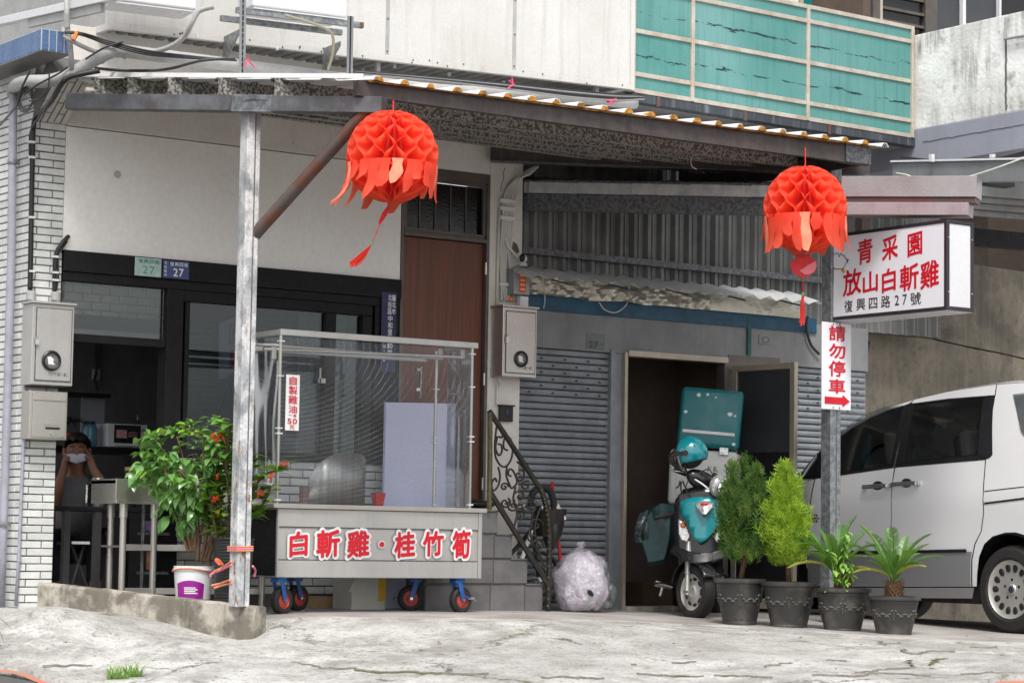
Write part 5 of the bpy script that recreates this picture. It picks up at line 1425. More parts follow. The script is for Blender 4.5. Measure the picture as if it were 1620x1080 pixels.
for k in range(7):
    c = atd(42+rnd(-3, 3), 157+rnd(-4, 4), 15.12); r = .05+.02*random.random(); tl2 = rnd(-.5, .5)
    obj('loop', MB().tube([c + RGT*(r*.7*math.cos(a)+.02*math.sin(a)*tl2) + Vector((0, 0, r*1.15*math.sin(a))) for a in [2*PI*i/16 for i in range(16)]], .004, 5, closed=True), 'cable_black', coil)
obj('lead', MB().tube(spline([atd(0, 198, 15.0), atd(14, 182, 15.05), atd(26, 165, 15.1), atd(34, 140, 15.1), atd(48, 112, 15.1)], 6), .007, 6), 'cable_black', coil)
obj('lead', MB().tube(spline([atd(38, 150, 15.1), atd(60, 134, 15.1), atd(90, 118, 15.1), atd(108, 106, 15.1)], 6), .006, 6), 'cable_black', coil)
obj('lead', MB().tube(spline([atd(46, 160, 15.1), atd(64, 156, 15.1), atd(76, 140, 15.1), atd(78, 115, 15.12)], 6), .005, 6), 'cable_black', coil)
con = thing('column_conduits', 'bundle of white conduits curving down the white column to the alarm box', 'cable', at(800, 470, -.03))
for k in range(6):
    x = k*3.2
    obj('conduit', MB().tube(spline([at(852-k*2.5, 264+k*2.2, -.1), at(838-k*3, 268+k*3, -.06), at(806+x*.9, 294+k*1, -.035), at(797+x*1.05, 320, -.035), at(795+x*1.0, 352, -.03), at(792+x*.95, 400, -.03), at(793+x*.7+(8 if k > 3 else 0), 450, -.03), at(794+x*1.5, 476, -.03)], 6), .0085, 8), 'cable_white', con, smooth=True)
obj('conduit', MB().tube([at(790, 330, -.025), at(788, 400, -.025), at(786, 482, -.025)], .012, 8), 'cable_white', con, smooth=True)
obj('conduit', MB().tube(spline([at(799, 375, -.04), at(804, 390, -.05), at(814, 401, -.06), at(820, 408, -.07)], 6), .011, 8), 'cable_white', con, smooth=True)
for py in (318, 330, 345, 450): obj('tie', MB().box(at(792, py+1.5, -.052), at(812, py-1, -.03)), 'white_plastic', con)
obj('orange_plug', MB().ball(at(808, 473, -.04), .018, 10, 8), 'orange_tape', con, smooth=True)
obj('socket', MB().box(at(823, 484, -.1), at(831, 470, -.06)), 'white_plastic', con)
lowc = obj('low_conduit', MB().tube(spline([at(790, 600, -.1), at(790, 606, -.06), at(787, 616, -.03), at(786, 640, -.03)], 5), .009, 8), 'cable_white', smooth=True); tag(lowc, 'short white conduit bending out below the meter box on the white column', 'cable')
wd = obj('band_down_wire', MB().tube(spline([at(1278, 500, -.05), at(1276, 520, -.04), at(1283, 545, -.03), at(1296, 560, -.03)], 5), .011, 6), 'cable_black'); tag(wd, 'black cable looping down the garage lintel left of the sign pole', 'cable')
gs = obj('green_strap', MB().box(at(1183, 561, -.02), at(1187, 502, -.005)), mat('strap_green', (24,84,84), None, .6)); tag(gs, 'narrow dark green strap hanging on the garage lintel', 'strap')
wrw = obj('wall_wire', MB().tube([cpt(1372, 540)+cn_*.02, cpt(1366, 580)+cn_*.02, cpt(1361, 620)+cn_*.02, cpt(1363, 650)+cn_*.02], .009, 6), 'cable_black'); tag(wrw, 'black cable running down the concrete wall right of the no-parking plate', 'cable')

# ================================================================ air conditioners on brackets
def acunit(label, px0, px1, pyb, D):
    a, b = atd(px0, pyb, D), atd(px1, pyb+3, D+.25)
    t = thing('air_conditioner', label, 'air conditioner', a, group='white air conditioner units on the upper storey')
    s0 = (a-PL).dot(ud); s1 = (b-PL).dot(ud); zz = (a.z+b.z)/2
    def bx(s0_, s1_, d0, d1, z0, z1): return ubox(MB(), s0_, s1_, d0, d1, z0-PL.z, z1-PL.z)
    dd = (a-PL).dot(un)
    obj('casing', bx(s0, s1, dd, dd-.28, zz, zz+.55), 'white_plastic', t, bevel=.012)
    obj('base_pan', bx(s0+.01, s1-.01, dd-.01, dd-.27, zz-.012, zz-.001), 'white_plastic', t)
    return t, s0, s1, dd, zz
acL = acunit('white air conditioner unit at the top left above the grey conduit', 176, 313, 6, 15.3)
acR = acunit('white air conditioner unit standing on the rusty bracket shelf', 400, 556, 16, 15.55)
_, s0, s1, dd, zz = acR
sh = thing('bracket_shelf', 'slotted steel shelf with rusty triangular brackets holding the right air conditioner', 'bracket', PL+ud*s0)
for d_ in (dd-.02, dd-.3): obj('rail', ubox(MB(), s0-.1, s1+.1, d_, d_-.035, zz-.05-PL.z, zz-.014-PL.z), 'galvanized', sh)
obj('rail_end', ubox(MB(), s1+.1, s1+.13, dd-.02, dd-.055, zz-.05-PL.z, zz-.014-PL.z), 'rusty_steel', sh)
for s in (upx(352), upx(510)):
    P = lambda d, z: PL + ud*s + un*d + Vector((0, 0, z-PL.z))
    zb_ = zz-.052
    obj('triangle_bracket', MB().prism([P(.0, zb_), P(.3, zb_), P(.3, zb_-.03), P(.03, zb_-.19), P(.0, zb_-.2)], ud*.006), 'galvanized', sh)
for px, top in ((383, -12), (553, 26)):
    p = atd(px, 117, 15.35 if px < 450 else 15.6); q = atd(px+1.5, top, 15.35 if px < 450 else 15.6)
    mb = MB().bar(p, q, .045, .004, (0, 1, 0)).bar(p+Vector((.02, .02, 0)), q+Vector((.02, .02, 0)), .004, .04, (0, 1, 0))
    ps = obj('slotted_post', mb, 'galv_eave', sh)
    mb = MB()
    for i in range(14):
        c = lerp(p, q, (i+.5)/14); mb.bar(c-Vector((0, .004, .014)), c+Vector((0, -.004, .014)), .009, .003, (0, 1, 0))
    obj('slot', mb, 'black_plastic', ps, kind='stuff')
hz_ = obj('drain_hose', MB().tube(spline([atd(452, 25, 15.5), atd(490, 36, 15.6), atd(518, 47, 15.7), atd(527, 60, 15.75), atd(526, 85, 15.8), atd(519, 110, 15.85)], 6), .010, 8), mat('hose', (168,162,140), (140,134,112), .5), smooth=True); tag(hz_, 'yellowed drain hose drooping from the right air conditioner', 'hose')

# ================================================================ food cart
YC = -.98
CL, CR = at(437, 800, YC), at(765, 803, YC)
cyaw = -.02
cart = thing('food_cart', 'stainless food cart with red lettering and a clear plastic wrapped frame on blue castors', 'cart', (CL.x, YC, 0), rz(cyaw))
CWD = (CR.x-CL.x); CDP = .44
def cl(px, py, y=0.0):      # cart frame coordinates of a photographed point on a plane y of the cart
    M_ = wm(cart).inverted(); r = ray(px, py); o_ = M_ @ CAM; d_ = M_.to_3x3() @ r
    return o_ + d_*((y-o_.y)/d_.y)
zc1 = cl(600, 801).z; zc0 = cl(600, 914).z; zct = cl(600, 807).z
W2 = cl(764, 850).x
WB0, WB1 = cl(438.5, 870).x, cl(762, 870).x
zp1, zp0 = cl(600, 835).z, cl(600, 886).z
mb = MB().box((WB0, .012, zc0), (WB1, CDP, zct-.001))
obj('body', mb, 'stainless_matt', cart, local=True, bevel=.004)
obj('side_panel', MB().box((WB0-.004, .02, zc0+.01), (WB0-.0005, CDP-.01, zct-.01)), 'black_paint', cart, local=True)
obj('upper_panel', MB().box((WB0+.01, .002, zp1), (WB1-.03, .0115, zct-.004)), 'stainless_matt', cart, local=True, bevel=.002)
obj('lower_panel', MB().box((WB0+.01, .002, zc0+.003), (WB1-.03, .0115, zp0-.006)), 'stainless_matt', cart, local=True, bevel=.002)
obj('edge_strip', MB().box((WB0, -.001, zc0+.001), (WB0+.008, .0118, zct-.002)).box((WB1-.028, -.001, zc0+.001), (WB1, .0118, zct-.002)), 'stainless_matt', cart, local=True, bevel=.002)
obj('groove', MB().box((WB0+.01, .006, zp1-.007), (WB1-.03, .0116, zp1-.001)).box((WB0+.01, .006, zp0-.005), (WB1-.03, .0116, zp0+.002)), 'galvanized_dark', cart, local=True)
cta = cl(431, 806).x
obj('counter_top', MB().box((cta, -.02, zct), (W2+.02, CDP+.02, zct+.03)), 'stainless', cart, local=True, bevel=.004)
ztop = zct+.03
# lettering with white border
def bbs(l): return [(ch, 405+a/4, 810+b/4, 405+c/4, 810+d/4) for ch, a, b, c, d in l]
L_ = bbs([('白', 208, 120, 328, 278), ('斬', 378, 110, 532, 284), ('雞', 572, 115, 718, 284), ('・', 778, 185, 812, 220), ('桂', 872, 122, 1008, 286), ('竹', 1052, 118, 1188, 276), ('筍', 1238, 112, 1358, 292)])
mw = MB(); mr = MB()
for ch, x0, y0, x1, y1 in L_:
    a, b = cl(x0, y1), cl(x1, y0)
    e = .10; ex = (b.x-a.x)*e; ez = (b.z-a.z)*e
    if ch == '・': ex = ez = .008
    put_glyph(mw, ch, lambda u, v: Vector((lerp(a.x-ex, b.x+ex, u), .0005, lerp(a.z-ez, b.z+ez, v))), .085 if ch != '・' else 0, slant=.08, ring=10)
    put_glyph(mr, ch, lambda u, v: Vector((lerp(a.x, b.x, u), -.004, lerp(a.z, b.z, v))), .034 if ch not in '・' else 0, slant=.08, ring=6)
obj('lettering_border', mw, 'white_print', cart, local=True)
obj('lettering', mr, 'red_print', cart, local=True)
# castors
def castor(x, y, swivel, brake, label=None):
    zg = gz(*(wm(cart) @ Vector((x, y, 0))).xy); r = .088
    M_ = rz(swivel); P = lambda v: Vector((x, y, 0)) + M_ @ Vector(v)
    w = obj('castor', MB().hexa([P((-.035,-.04,zc0-.012)), P((.035,-.04,zc0-.012)), P((.035,.04,zc0-.012)), P((-.035,.04,zc0-.012)), P((-.035,-.04,zc0-.001)), P((.035,-.04,zc0-.001)), P((.035,.04,zc0-.001)), P((-.035,.04,zc0-.001))]), 'blue_paint', cart, local=True)
    c = P((0.03, 0, zg+r)); ax = M_ @ Vector((0, 1, 0)); Mx = basis(ax.cross(Vector((0, 0, 1))), Vector((0, 0, 1)), -ax) if False else basis(M_ @ Vector((1, 0, 0)), Vector((0, 0, 1)), M_ @ Vector((0, -1, 0)))
    mb = MB().lathe([(r*.6, -.024), (r*.86, -.027), (r, -.017), (r, .017), (r*.86, .027), (r*.6, .024)], c, 26, Mx); obj('tyre', mb, 'black_rubber', w, local=True, smooth=True, angle=40)
    mb = MB().lathe([(0, -.018), (r*.3, -.024), (r*.34, -.014), (r*.58, -.012), (r*.63, -.022), (r*.63, .022), (r*.58, .012), (r*.3, .02), (0, .018)], c, 24, Mx); obj('rim', mb, 'rim_red', w, local=True, smooth=True, angle=40)
    mb = MB()
    for s in (-1, 1):
        a = P((-.012, s*.034, zc0-.012)); b = c + ax*s*.034
        mb.bar(a, b, .036, .006, tuple(ax))
    mb.hexa([P((-.045,-.036,zc0-.03)), P((.04,-.036,zc0-.03)), P((.04,.036,zc0-.03)), P((-.045,.036,zc0-.03)), P((-.045,-.036,zc0-.012)), P((.04,-.036,zc0-.012)), P((.04,.036,zc0-.012)), P((-.045,.036,zc0-.012))])
    obj('fork', mb, 'blue_paint', w, local=True, bevel=.003)
    obj('axle_bolt', MB().cyl(c-ax*.042, c+ax*.042, .011, n=8), 'chrome', w, local=True)
    if brake:
        obj('brake_pedal', MB().bar(P((.03, -.03, zg+r+.02)), P((.09, -.02, zg+r+.015)), .03, .012), 'blue_paint', w, local=True)
        obj('brake_lever', MB().tube([P((.08, -.02, zg+r+.01)), P((.13, -.025, zg+r+.012)), P((.145, -.025, zg+r-.005))], .008, 6), 'chrome', w, local=True)
mat('blue_paint', (28,92,162), (20,74,138), .4, scale=8); mat('rim_red', (190,72,62), (150,56,50), .5, scale=12)
castor(cl(447, 930).x, .05, 0.35, False); castor(cl(737, 930).x-.03, .06, .15, True); castor(cl(662, 925, .38).x-.03, .38, 2.8, True); castor(cl(458, 925, .38).x+.04, .38, .3, False)
# frame above the counter
ztr = cl(600, 531).z; zcr = cl(600, 541).z
xL, xR = cl(442, 700).x, cl(746, 700).x
xM = cl(677, 700, .5).x
rp_ = .0115
for (x, y) in ((xL, .012), (xR, .012), (xL+.01, CDP-.03), (xM, CDP-.03)):
    obj('frame_tube', MB().cyl((x, y, ztop), (x, y, ztr-.04), rp_, n=10), 'stainless', cart, local=True, smooth=True, angle=50)
mb = MB()
for (x, y) in ((xL, .012), (xR, .012), (xM, CDP-.03)):
    for z in (lerp(ztop, ztr, .02), lerp(ztop, ztr, .4), lerp(ztop, ztr, .43), lerp(ztop, ztr, .73), lerp(ztop, ztr, .93)):
        mb.box((x-.02, y-.016, z-.004), (x+.02, y+.014, z+.004))
obj('cable_tie', mb, 'white_plastic', cart, local=True, kind='stuff')
obj('top_rail', MB().box((xL-.012, -.006, ztr-.04), (xR+.04, .032, ztr)), 'stainless_matt', cart, local=True, bevel=.004)
obj('top_rail', MB().box((xL-.06, CDP-.05, ztr-.12), (cl(672, 600, CDP-.03).x, CDP-.02, ztr-.09)), 'stainless_matt', cart, local=True, bevel=.004)
obj('side_rail', MB().box((xL-.01, .033, ztr-.038), (xL+.025, CDP-.02, ztr-.002)), 'stainless_matt', cart, local=True, bevel=.004)
obj('side_rail', MB().box((xR-.02, .033, ztr-.038), (xR+.015, CDP-.1, ztr-.002)), 'stainless_matt', cart, local=True, bevel=.004)
zh = cl(600, 559).z
mb = MB().cyl((xL-.1, .06, cl(440, 552).z), (cl(731, 565, .06).x, .06, cl(731, 565, .06).z), .012, n=10); obj('hanging_rail', mb, 'stainless', cart, local=True, smooth=True, angle=50)
mb = MB().cyl((xL-.1, .2, cl(440, 547, .2).z), (cl(700, 567, .2).x, .2, cl(700, 567, .2).z), .012, n=10); obj('hanging_rail', mb, 'stainless', cart, local=True, smooth=True, angle=50)
for (px, y) in ((731, .06), (696, .2), (433, .06)):
    c = cl(px, 556, y); obj('rail_drop', MB().box((c.x-.016, y-.012, c.z-.05), (c.x+.016, y+.012, ztr-.041 if px != 433 else c.z+.03)), 'stainless_matt', cart, local=True, bevel=.003)
hc = cl(665, 598, .53)
mb = MB().bar(cl(666, 580, .52), cl(664, 629, .52), .012, .018, (0, 1, 0)).box(hc+Vector((-.03, 0, .05)), hc+Vector((-.002, .02, .07))).box(hc+Vector((-.03, 0, -.09)), hc+Vector((-.002, .02, -.07)))
obj('pull_handle', mb, 'chrome', cart, local=True)
# clear film stretched round the frame
n = N('clear_film'); v = n.pos()
tc = n.n('NewGeometry'); tr = n.n('BsdfTransparent'); tr.inputs[0].default_value = (.90, .92, .94, 1)
gl = n.n('BsdfGlossy'); gl.inputs['Roughness'].default_value = .12; gl.inputs[0].default_value = (.9, .92, .95, 1)
df = n.n('BsdfDiffuse'); df.inputs[0].default_value = (.75, .76, .78, 1)
mp = n.n('Mapping'); n.l(tc.outputs['Position'], mp.inputs[0]); cc = wm(cart) @ Vector((xL-.1, 0, ztop+1.02)); mp.inputs['Location'].default_value = (-cc.x, -cc.y, -cc.z)
mp2 = n.n('Mapping'); n.l(mp.outputs[0], mp2.inputs[0]); mp2.inputs['Scale'].default_value = (.55, .55, 1.0)
wv = n.n('TexWave', wave_type='RINGS', rings_direction='SPHERICAL'); wv.inputs['Scale'].default_value = 11.5; wv.inputs['Distortion'].default_value = 2.0; wv.inputs['Detail'].default_value = 3; wv.inputs['Detail Scale'].default_value = .6
n.l(mp2.outputs[0], wv.inputs['Vector'])
line = n.ramp(wv.outputs['Fac'], .965, 1.0, 0, .28)
msk = n.ramp(n.noise(v, 2.1, 4), .42, .62, .0, 1)
line = n.math('MULTIPLY', line, msk)
hazy = n.ramp(n.noise(v, 2.2, 3), .3, .8, .008, .05)
fac = n.math('ADD', line, hazy)
lw_ = n.n('LayerWeight'); lw_.inputs[0].default_value = .25
m1 = n.n('MixShader'); n.l(n.math('ADD', n.math('MULTIPLY', lw_.outputs['Fresnel'], .6), .02), m1.inputs[0]); n.l(tr.outputs[0], m1.inputs[1]); n.l(gl.outputs[0], m1.inputs[2])
m2 = n.n('MixShader'); n.l(fac, m2.inputs[0]); n.l(m1.outputs[0], m2.inputs[1]); n.l(df.outputs[0], m2.inputs[2]); n.done(m2.outputs[0])
def film(a, b, z0, z1, amp):
    a = Vector(a); b = Vector(b); nn = Vector((-(b-a).y, (b-a).x, 0)).normalized()
    return lambda u, v: lerp(a, b, u) + nn*amp*mnoise.noise(Vector((u*3, v*2.2, a.x)))*math.sin(PI*u) + Vector((0, 0, lerp(z0, z1, v)))
fl = obj('plastic_film', MB().grid(film((xL, -.003, 0), (xR, -.003, 0), ztop+.004, ztr-.05, .02), 30, 20), 'clear_film', cart, local=True, smooth=True)
obj('plastic_film', MB().grid(film((xR+.003, .0, 0), (xR+.003, CDP-.12, 0), ztop+.004, ztr-.05, .02), 12, 14), 'clear_film', cart, local=True, smooth=True)
obj('plastic_film', MB().grid(film((xL-.003, .0, 0), (xL-.003, CDP-.04, 0), ztop+.004, ztr-.05, .02), 12, 14), 'clear_film', cart, local=True, smooth=True)
# price sticker on the film
st = thing('price_sticker', 'white vertical sticker with red characters and 50 on the clear film of the cart', 'sticker', wm(cart) @ cl(460, 680, -.03), rz(cyaw))
a, b = at(452, 592, YC-.035), at(472.5, 681, YC-.035)
a = cl(453, 592, -.03); b = cl(472.5, 681, -.03); MC = wm(cart)
SF = lambda u, v, d=0.0: MC @ Vector((lerp(a.x, b.x, u), -.03-d, lerp(a.z, b.z, v)))
obj('sheet', MB().prism([SF(0, 0), SF(1, 0), SF(1, 1), SF(0, 1)], Vector((0, .002, 0))), 'white_print', st)
mb = MB()
for ch, u0, u1, v0, v1, w in [('自', .22, .78, .03, .185, .02), ('製', .2, .82, .2, .355, .014), ('雞', .18, .84, .37, .525, .012), ('油', .2, .84, .545, .69, .018), ('一', .22, .45, .725, .735, 0), ('瓶', .56, .8, .705, .76, .01), ('5', .14, .46, .785, .885, .02), ('0', .52, .86, .785, .885, .02), ('元', .32, .68, .9, .98, .015)]:
    put_glyph(mb, ch, lambda u, v: SF(lerp(u0, u1, u), lerp(v1, v0, v), .002), w)
obj('lettering', mb, 'red_print', st)
# things on the cart
sm_ = thing('steel_hood', 'curved stainless sheet standing on the cart counter', 'splash guard', MC @ cl(542, 800, .28))
mb = MB(); hx0, hx1 = cl(494, 790, .25).x, cl(588, 790, .25).x; hzT = cl(560, 716, .25).z
pts = []
for i in range(25):
    u = i/24; x = lerp(hx0, hx1, u); z = ztop + (hzT-ztop)*((.2+.8*math.sqrt(max(0, 1-(1-min(1, u/.62))**2))) - .10*max(0, (u-.88)/.12)**2)
    pts.append((x, z, .34-.03*math.sin(PI*u)))
v0 = len(mb.v)
for x, z, y in pts: mb.v += [MC @ Vector((x, y, ztop)), MC @ Vector((x, y, z))]
for i in range(24): mb.f.append((2*i, 2*i+2, 2*i+3, 2*i+1))
n = N('steel_reflections'); nz = n.noise(n.pos((40, 40, .4)), 1.2, 4); n.done(n.bsdf(n.mix(nz, lin((190,188,184)), lin((108,108,108))), n.ramp(nz, .3, .7, .3, .5), .9))  # light and dark vertical streaks painted in for reflections
obj('sheet', mb, 'steel_reflections', sm_, smooth=True, solid=.004)
rb = thing('red_basket', 'small red plastic basket on the cart counter beside the steel hood', 'basket', MC @ cl(598, 800, .25))
c = cl(598, 800, .25); mb = MB().lathe([(.034, .0), (.052, .088), (.056, .09), (.05, .09), (.034, .006)], (c.x, .25, ztop), 4, rz(PI/4), sx=1.25); mb.v = [MC @ p for p in mb.v]; obj('body', mb, 'red_plastic', rb)
br_ = thing('brown_box', 'small brown container left of the steel hood on the cart', 'container', MC @ cl(485, 800, .3))
c = cl(481, 798, .3); mb = MB().box((c.x-.018, .28, ztop), (c.x+.018, .34, ztop+.12)); mb.v = [MC @ p for p in mb.v]; obj('body', mb, mat('brown_plastic', (120,88,80), (100,70,62), .4), br_, bevel=.004)
wb = thing('white_board', 'tall lilac-white foam board leaning behind the cart', 'board', at(665, 960, -.3))
q = [at(604, 962, -.33), at(716, 962, -.33), at(722, 638, -.12), at(611, 636, -.12)]
obj('sheet', MB().prism(q, (0, .03, 0)), mat('foam_board', (196,198,222), (186,188,214), .6, scale=1), wb, bevel=.003)
bb = thing('white_bin', 'white box with a yellow sticker standing under the cart', 'box', at(583, 958, -.45))
a, b = at(556, 960, -.45), at(611, 905, -.45); zg = gz(a.x, -.45)
obj('body', MB().box((a.x, -.45, zg), (b.x, -.2, b.z+.1)), mat('bin_white', (196,196,188), (178,178,170), .5), bb, bevel=.006)
a, b = at(599, 950, -.455), at(611, 905, -.455); obj('sticker', MB().box((a.x, -.456, a.z), (b.x, -.4505, b.z)), 'yellow_print', bb)
obj('handle_cord', MB().tube(spline([at(567, 905, -.46), at(558, 925, -.47), at(553, 936, -.47)], 4), .006, 6), 'cable_white', bb)
wp = obj('wood_plank', MB().bar(at(462, 952, -.12), at(640, 955, -.12), .03, .09), mat('raw_wood', (176,148,112), (150,122,90), .7, scale=5)); tag(wp, 'pale wooden plank lying along the tiled wall under the cart', 'plank')

# ================================================================ steel work table left of the cart
YT = -.42
tb = thing('steel_sink_table', 'stainless sink table with a tube-leg frame behind the potted plants', 'table', at(300, 940, YT))
a = at(184, 757, YT); b = at(424, 800, YT); zt1, zt0 = at(230, 758, YT).z, at(230, 797, YT).z
obj('apron', MB().box((a.x, YT, zt0+.025), (b.x, YT+.012, zt1)), 'stainless', tb, bevel=.003)
obj('apron_fold', MB().box((a.x-.002, YT-.012, zt0), (b.x, YT+.03, zt0+.024)), 'stainless', tb, bevel=.003)
obj('top', MB().box((a.x, YT+.013, zt1-.03), (b.x, YT+.36, zt1-.01)), 'stainless', tb)
obj('side', MB().box((a.x, YT+.013, zt0), (a.x+.012, YT+.36, zt1)), 'stainless', tb)
xl_ = [at(197, 870, YT).x, at(246, 870, YT).x, at(419, 870, YT).x]
zg = .03
for x, y in ((xl_[0], YT+.03), (xl_[1], YT+.03), (xl_[2], YT+.03), (xl_[0]+.06, YT+.33), (xl_[2]-.02, YT+.33)):
    obj('leg', MB().cyl((x, y, zg-.02), (x, y, zt0), .022, n=14), 'stainless', tb, smooth=True, angle=50)
    obj('leg_collar', MB().cyl((x, y, zt0-.09), (x, y, zt0-.001), .0275, n=14), 'stainless', tb, smooth=True, angle=50)
for py in (866, 935):
    z = at(230, py, YT).z; obj('shelf_rail', MB().box((xl_[0]-.005, YT+.02, z-.02), (xl_[2]+.005, YT+.04, z+.022)), 'stainless', tb, bevel=.003)
    if py == 866: obj('shelf', MB().box((xl_[0], YT+.041, z), (xl_[2], YT+.34, z+.012)), 'stainless', tb)
sh2 = thing('small_rack', 'narrow dark rack behind the table legs holding small colourful packets', 'rack', at(228, 935, -.02))
x0_, x1_ = at(222, 870, -.05).x, at(262, 870, -.05).x
for py in (843, 905): z = at(235, py, -.05).z; obj('shelf', MB().box((x0_, -.1, z-.012), (x1_, .0, z+.006)), 'galvanized_dark', sh2)
obj('upright', MB().box((x0_-.012, -.1, .02), (x0_, -.08, .8)), 'galvanized', sh2)
for nm, px, pyb, w, h, m, lab in (('packet', 236, 840, .05, .07, mat('lilac_pack', (150,130,190), None, .4), 'small lilac packet on the rack behind the table legs'), ('packet', 238, 901, .045, .12, mat('orange_pack', (226,110,60), (240,180,150), .4, scale=30), 'small orange and white packet on the lower rack shelf')):
    p = at(px, pyb, -.06); o_ = obj(nm, MB().box((p.x-w/2, -.08, p.z), (p.x+w/2, -.04, p.z+h)), m, bevel=.004); tag(o_, lab, 'packet')

# ================================================================ steps, railing
YS = -.55
stp = thing('tiled_steps', 'grey tiled steps climbing left to the wooden door', 'steps', at(820, 962, YS))
tops = [(860, 923), (836, 883), (812, 844), (789, 807)]
xx = [at(p, q, YS).x for p, q in tops]; zz = [at(p, q, YS).z for p, q in tops]
xleft = XD0-.1; zprev = -.05
core = MB()
for i in range(4): core.box((xleft, YS+.012, zprev), (xx[i]-.012, -.014, zz[i]-.012)); zprev = zz[i]-.012
obj('core', core, 'mortar', stp)
zprev = -.03
for i in range(4):
    # risers seen from the front, cut into tiles
    x = xx[i]-.003; k = 0
    w0 = .30 if i % 2 else .16
    while x > xleft+.02:
        w = w0 if k == 0 else .30; x0 = max(x-w, xleft)
        place('tile', tile_mesh(round(x-x0-.004, 3), round(zz[i]-.014-zprev, 3), .010, 'tile_grey'), stp, T((x+x0)/2, YS+.012, (zz[i]-.012+zprev)/2)); x = x0; k += 1
    xn = xx[i+1] if i < 3 else xleft
    obj('tread', MB().box((xn-.02, YS-.006, zz[i]-.012), (xx[i]+.006, -.013, zz[i])), 'tile_grey', stp, bevel=.003)
    obj('riser', MB().box((xx[i]-.012, YS+.013, zprev), (xx[i], -.014, zz[i]-.0125)), 'tile_grey', stp)
    zprev = zz[i]
rl = thing('iron_railing', 'black wrought iron stair railing with scrolls beside the steps', 'railing', at(868, 962, YS-.03))
YR = YS-.03
P = lambda px, py: at(px, py, YR)
mat('wrought_iron', (42,40,38), (70,62,46), .5, .3, scale=12, lo=.5, hi=.75)
mat('brassy_iron', (112,104,70), (64,58,42), .5, .4, scale=25)
obj('handrail', MB().tube(spline([P(774, 650), P(800, 689), P(830, 735), P(850, 766), P(858, 780), P(865, 805), P(869, 840), P(869, 880), P(868, 930), P(867, 966)], 5), .02, 8), 'wrought_iron', rl, smooth=True)
obj('newel', MB().tube([P(775, 652), P(775, 720), P(774, 806)], .019, 8), 'brassy_iron', rl)
obj('lower_rail', MB().bar(P(773, 774), P(868, 926), .02, .035), 'wrought_iron', rl)
mb = MB(); tp = spline([P(856, 775), P(862, 795), P(866.5, 830), P(867.5, 880), P(866, 958)], 10)
for i, p in enumerate(tp):
    if i % 2 == 0: mb.ball(p+Vector((-.012, -.02, 0)), .009, 6, 4)
obj('brass_dot', mb, 'brassy_iron', rl, kind='stuff')
def scroll(c, r0, turns, a0, dirn, n_=22, grow=.12):
    return [P(c[0]+ (r0*(1-(1-grow)*i/n_))*math.cos(a0+dirn*turns*2*PI*i/n_), c[1] - (r0*(1-(1-grow)*i/n_))*math.sin(a0+dirn*turns*2*PI*i/n_)) for i in range(n_+1)]
scr = [spline([P(786, 672), P(783, 700), P(784, 722), P(792, 736), P(801, 737), P(809, 725), P(811, 706), P(806, 692), P(798, 694), P(797, 708), P(803, 712)], 4),
       spline([P(790, 678), P(795, 688), P(793, 692), P(789, 690)], 4), spline([P(787, 690), P(784, 708), P(789, 720), P(794, 714), P(793, 704), P(788, 702)], 4),
       spline([P(802, 738), P(801, 752), P(806, 766), P(810, 772), P(818, 762), P(812, 745), P(806, 742), P(804, 750), P(809, 753)], 4),
       spline([P(788, 738), P(791, 752), P(788, 768), P(780, 776), P(778, 764), P(783, 756), P(786, 762)], 4), spline([P(818, 730), P(828, 740), P(828, 756), P(820, 760), P(817, 750), P(822, 748)], 4),
       scroll((798, 770), 7, 1.3, 0, 1), scroll((799, 795), 9, 1.4, 1, -1), scroll((812, 800), 10, 1.4, 2, 1), scroll((822, 785), 11, 1.3, 4, -1), scroll((832, 768), 8, 1.3, 1, 1), scroll((838, 800), 13, 1.5, 3, 1),
       scroll((822, 815), 9, 1.4, 2, -1), scroll((848, 830), 11, 1.3, 0, 1), scroll((852, 862), 10, 1.3, 3, -1), scroll((843, 850), 9, 1.4, 2, 1), scroll((856, 895), 8, 1.3, 4, -1),
       spline([P(816, 770), P(812, 790), P(818, 812), P(812, 836)], 5), spline([P(836, 785), P(842, 815), P(840, 850), P(858, 885)], 5), spline([P(856, 800), P(846, 840), P(862, 905)], 5)]
for s_ in scr: obj('scroll', MB().tube(s_, .0075, 6), 'wrought_iron', rl, smooth=True)
# bicycle leaning behind the railing, broom, cloth, bags
bk = thing('bicycle', 'small dark bicycle parked in the shade behind the stair railing', 'bicycle', at(845, 962, -.28))
YB = -.3
def wheel(c, r):
    w = obj('wheel', MB().lathe([(r*.9, -.018), (r, -.012), (r, .012), (r*.9, .018), (r*.9, -.018)], c, 30, basis((1,0,0),(0,0,1),(0,-1,0))), 'black_rubber', bk, smooth=True, angle=50)
    mb = MB()
    for k in range(14):
        a = 2*PI*k/14; mb.tube([c, c+Vector((r*.9*math.cos(a), 0, r*.9*math.sin(a)))], .002, 4, cap=False)
    obj('spoke', mb, 'galvanized', w, kind='stuff'); obj('hub', MB().cyl(c-Vector((0, .03, 0)), c+Vector((0, .03, 0)), .022, n=10), 'chrome', w)
w1 = at(852, 915, YB); w1.z = .24; w0 = w1+Vector((-.62, .12, .0))
wheel(w1, .2)
wheel(w0, .2)
hb = at(852, 800, YB)
obj('frame', MB().tube([w1, w1+Vector((-.06, 0, .38)), hb], .016, 8).tube([w1+Vector((-.06, 0, .36)), w0+Vector((.28, -.02, .02)), w0], .016, 8).tube([w0+Vector((.28, -.02, .02)), w0+Vector((.18, 0, .5))], .016, 8), 'black_plastic', bk, smooth=True)
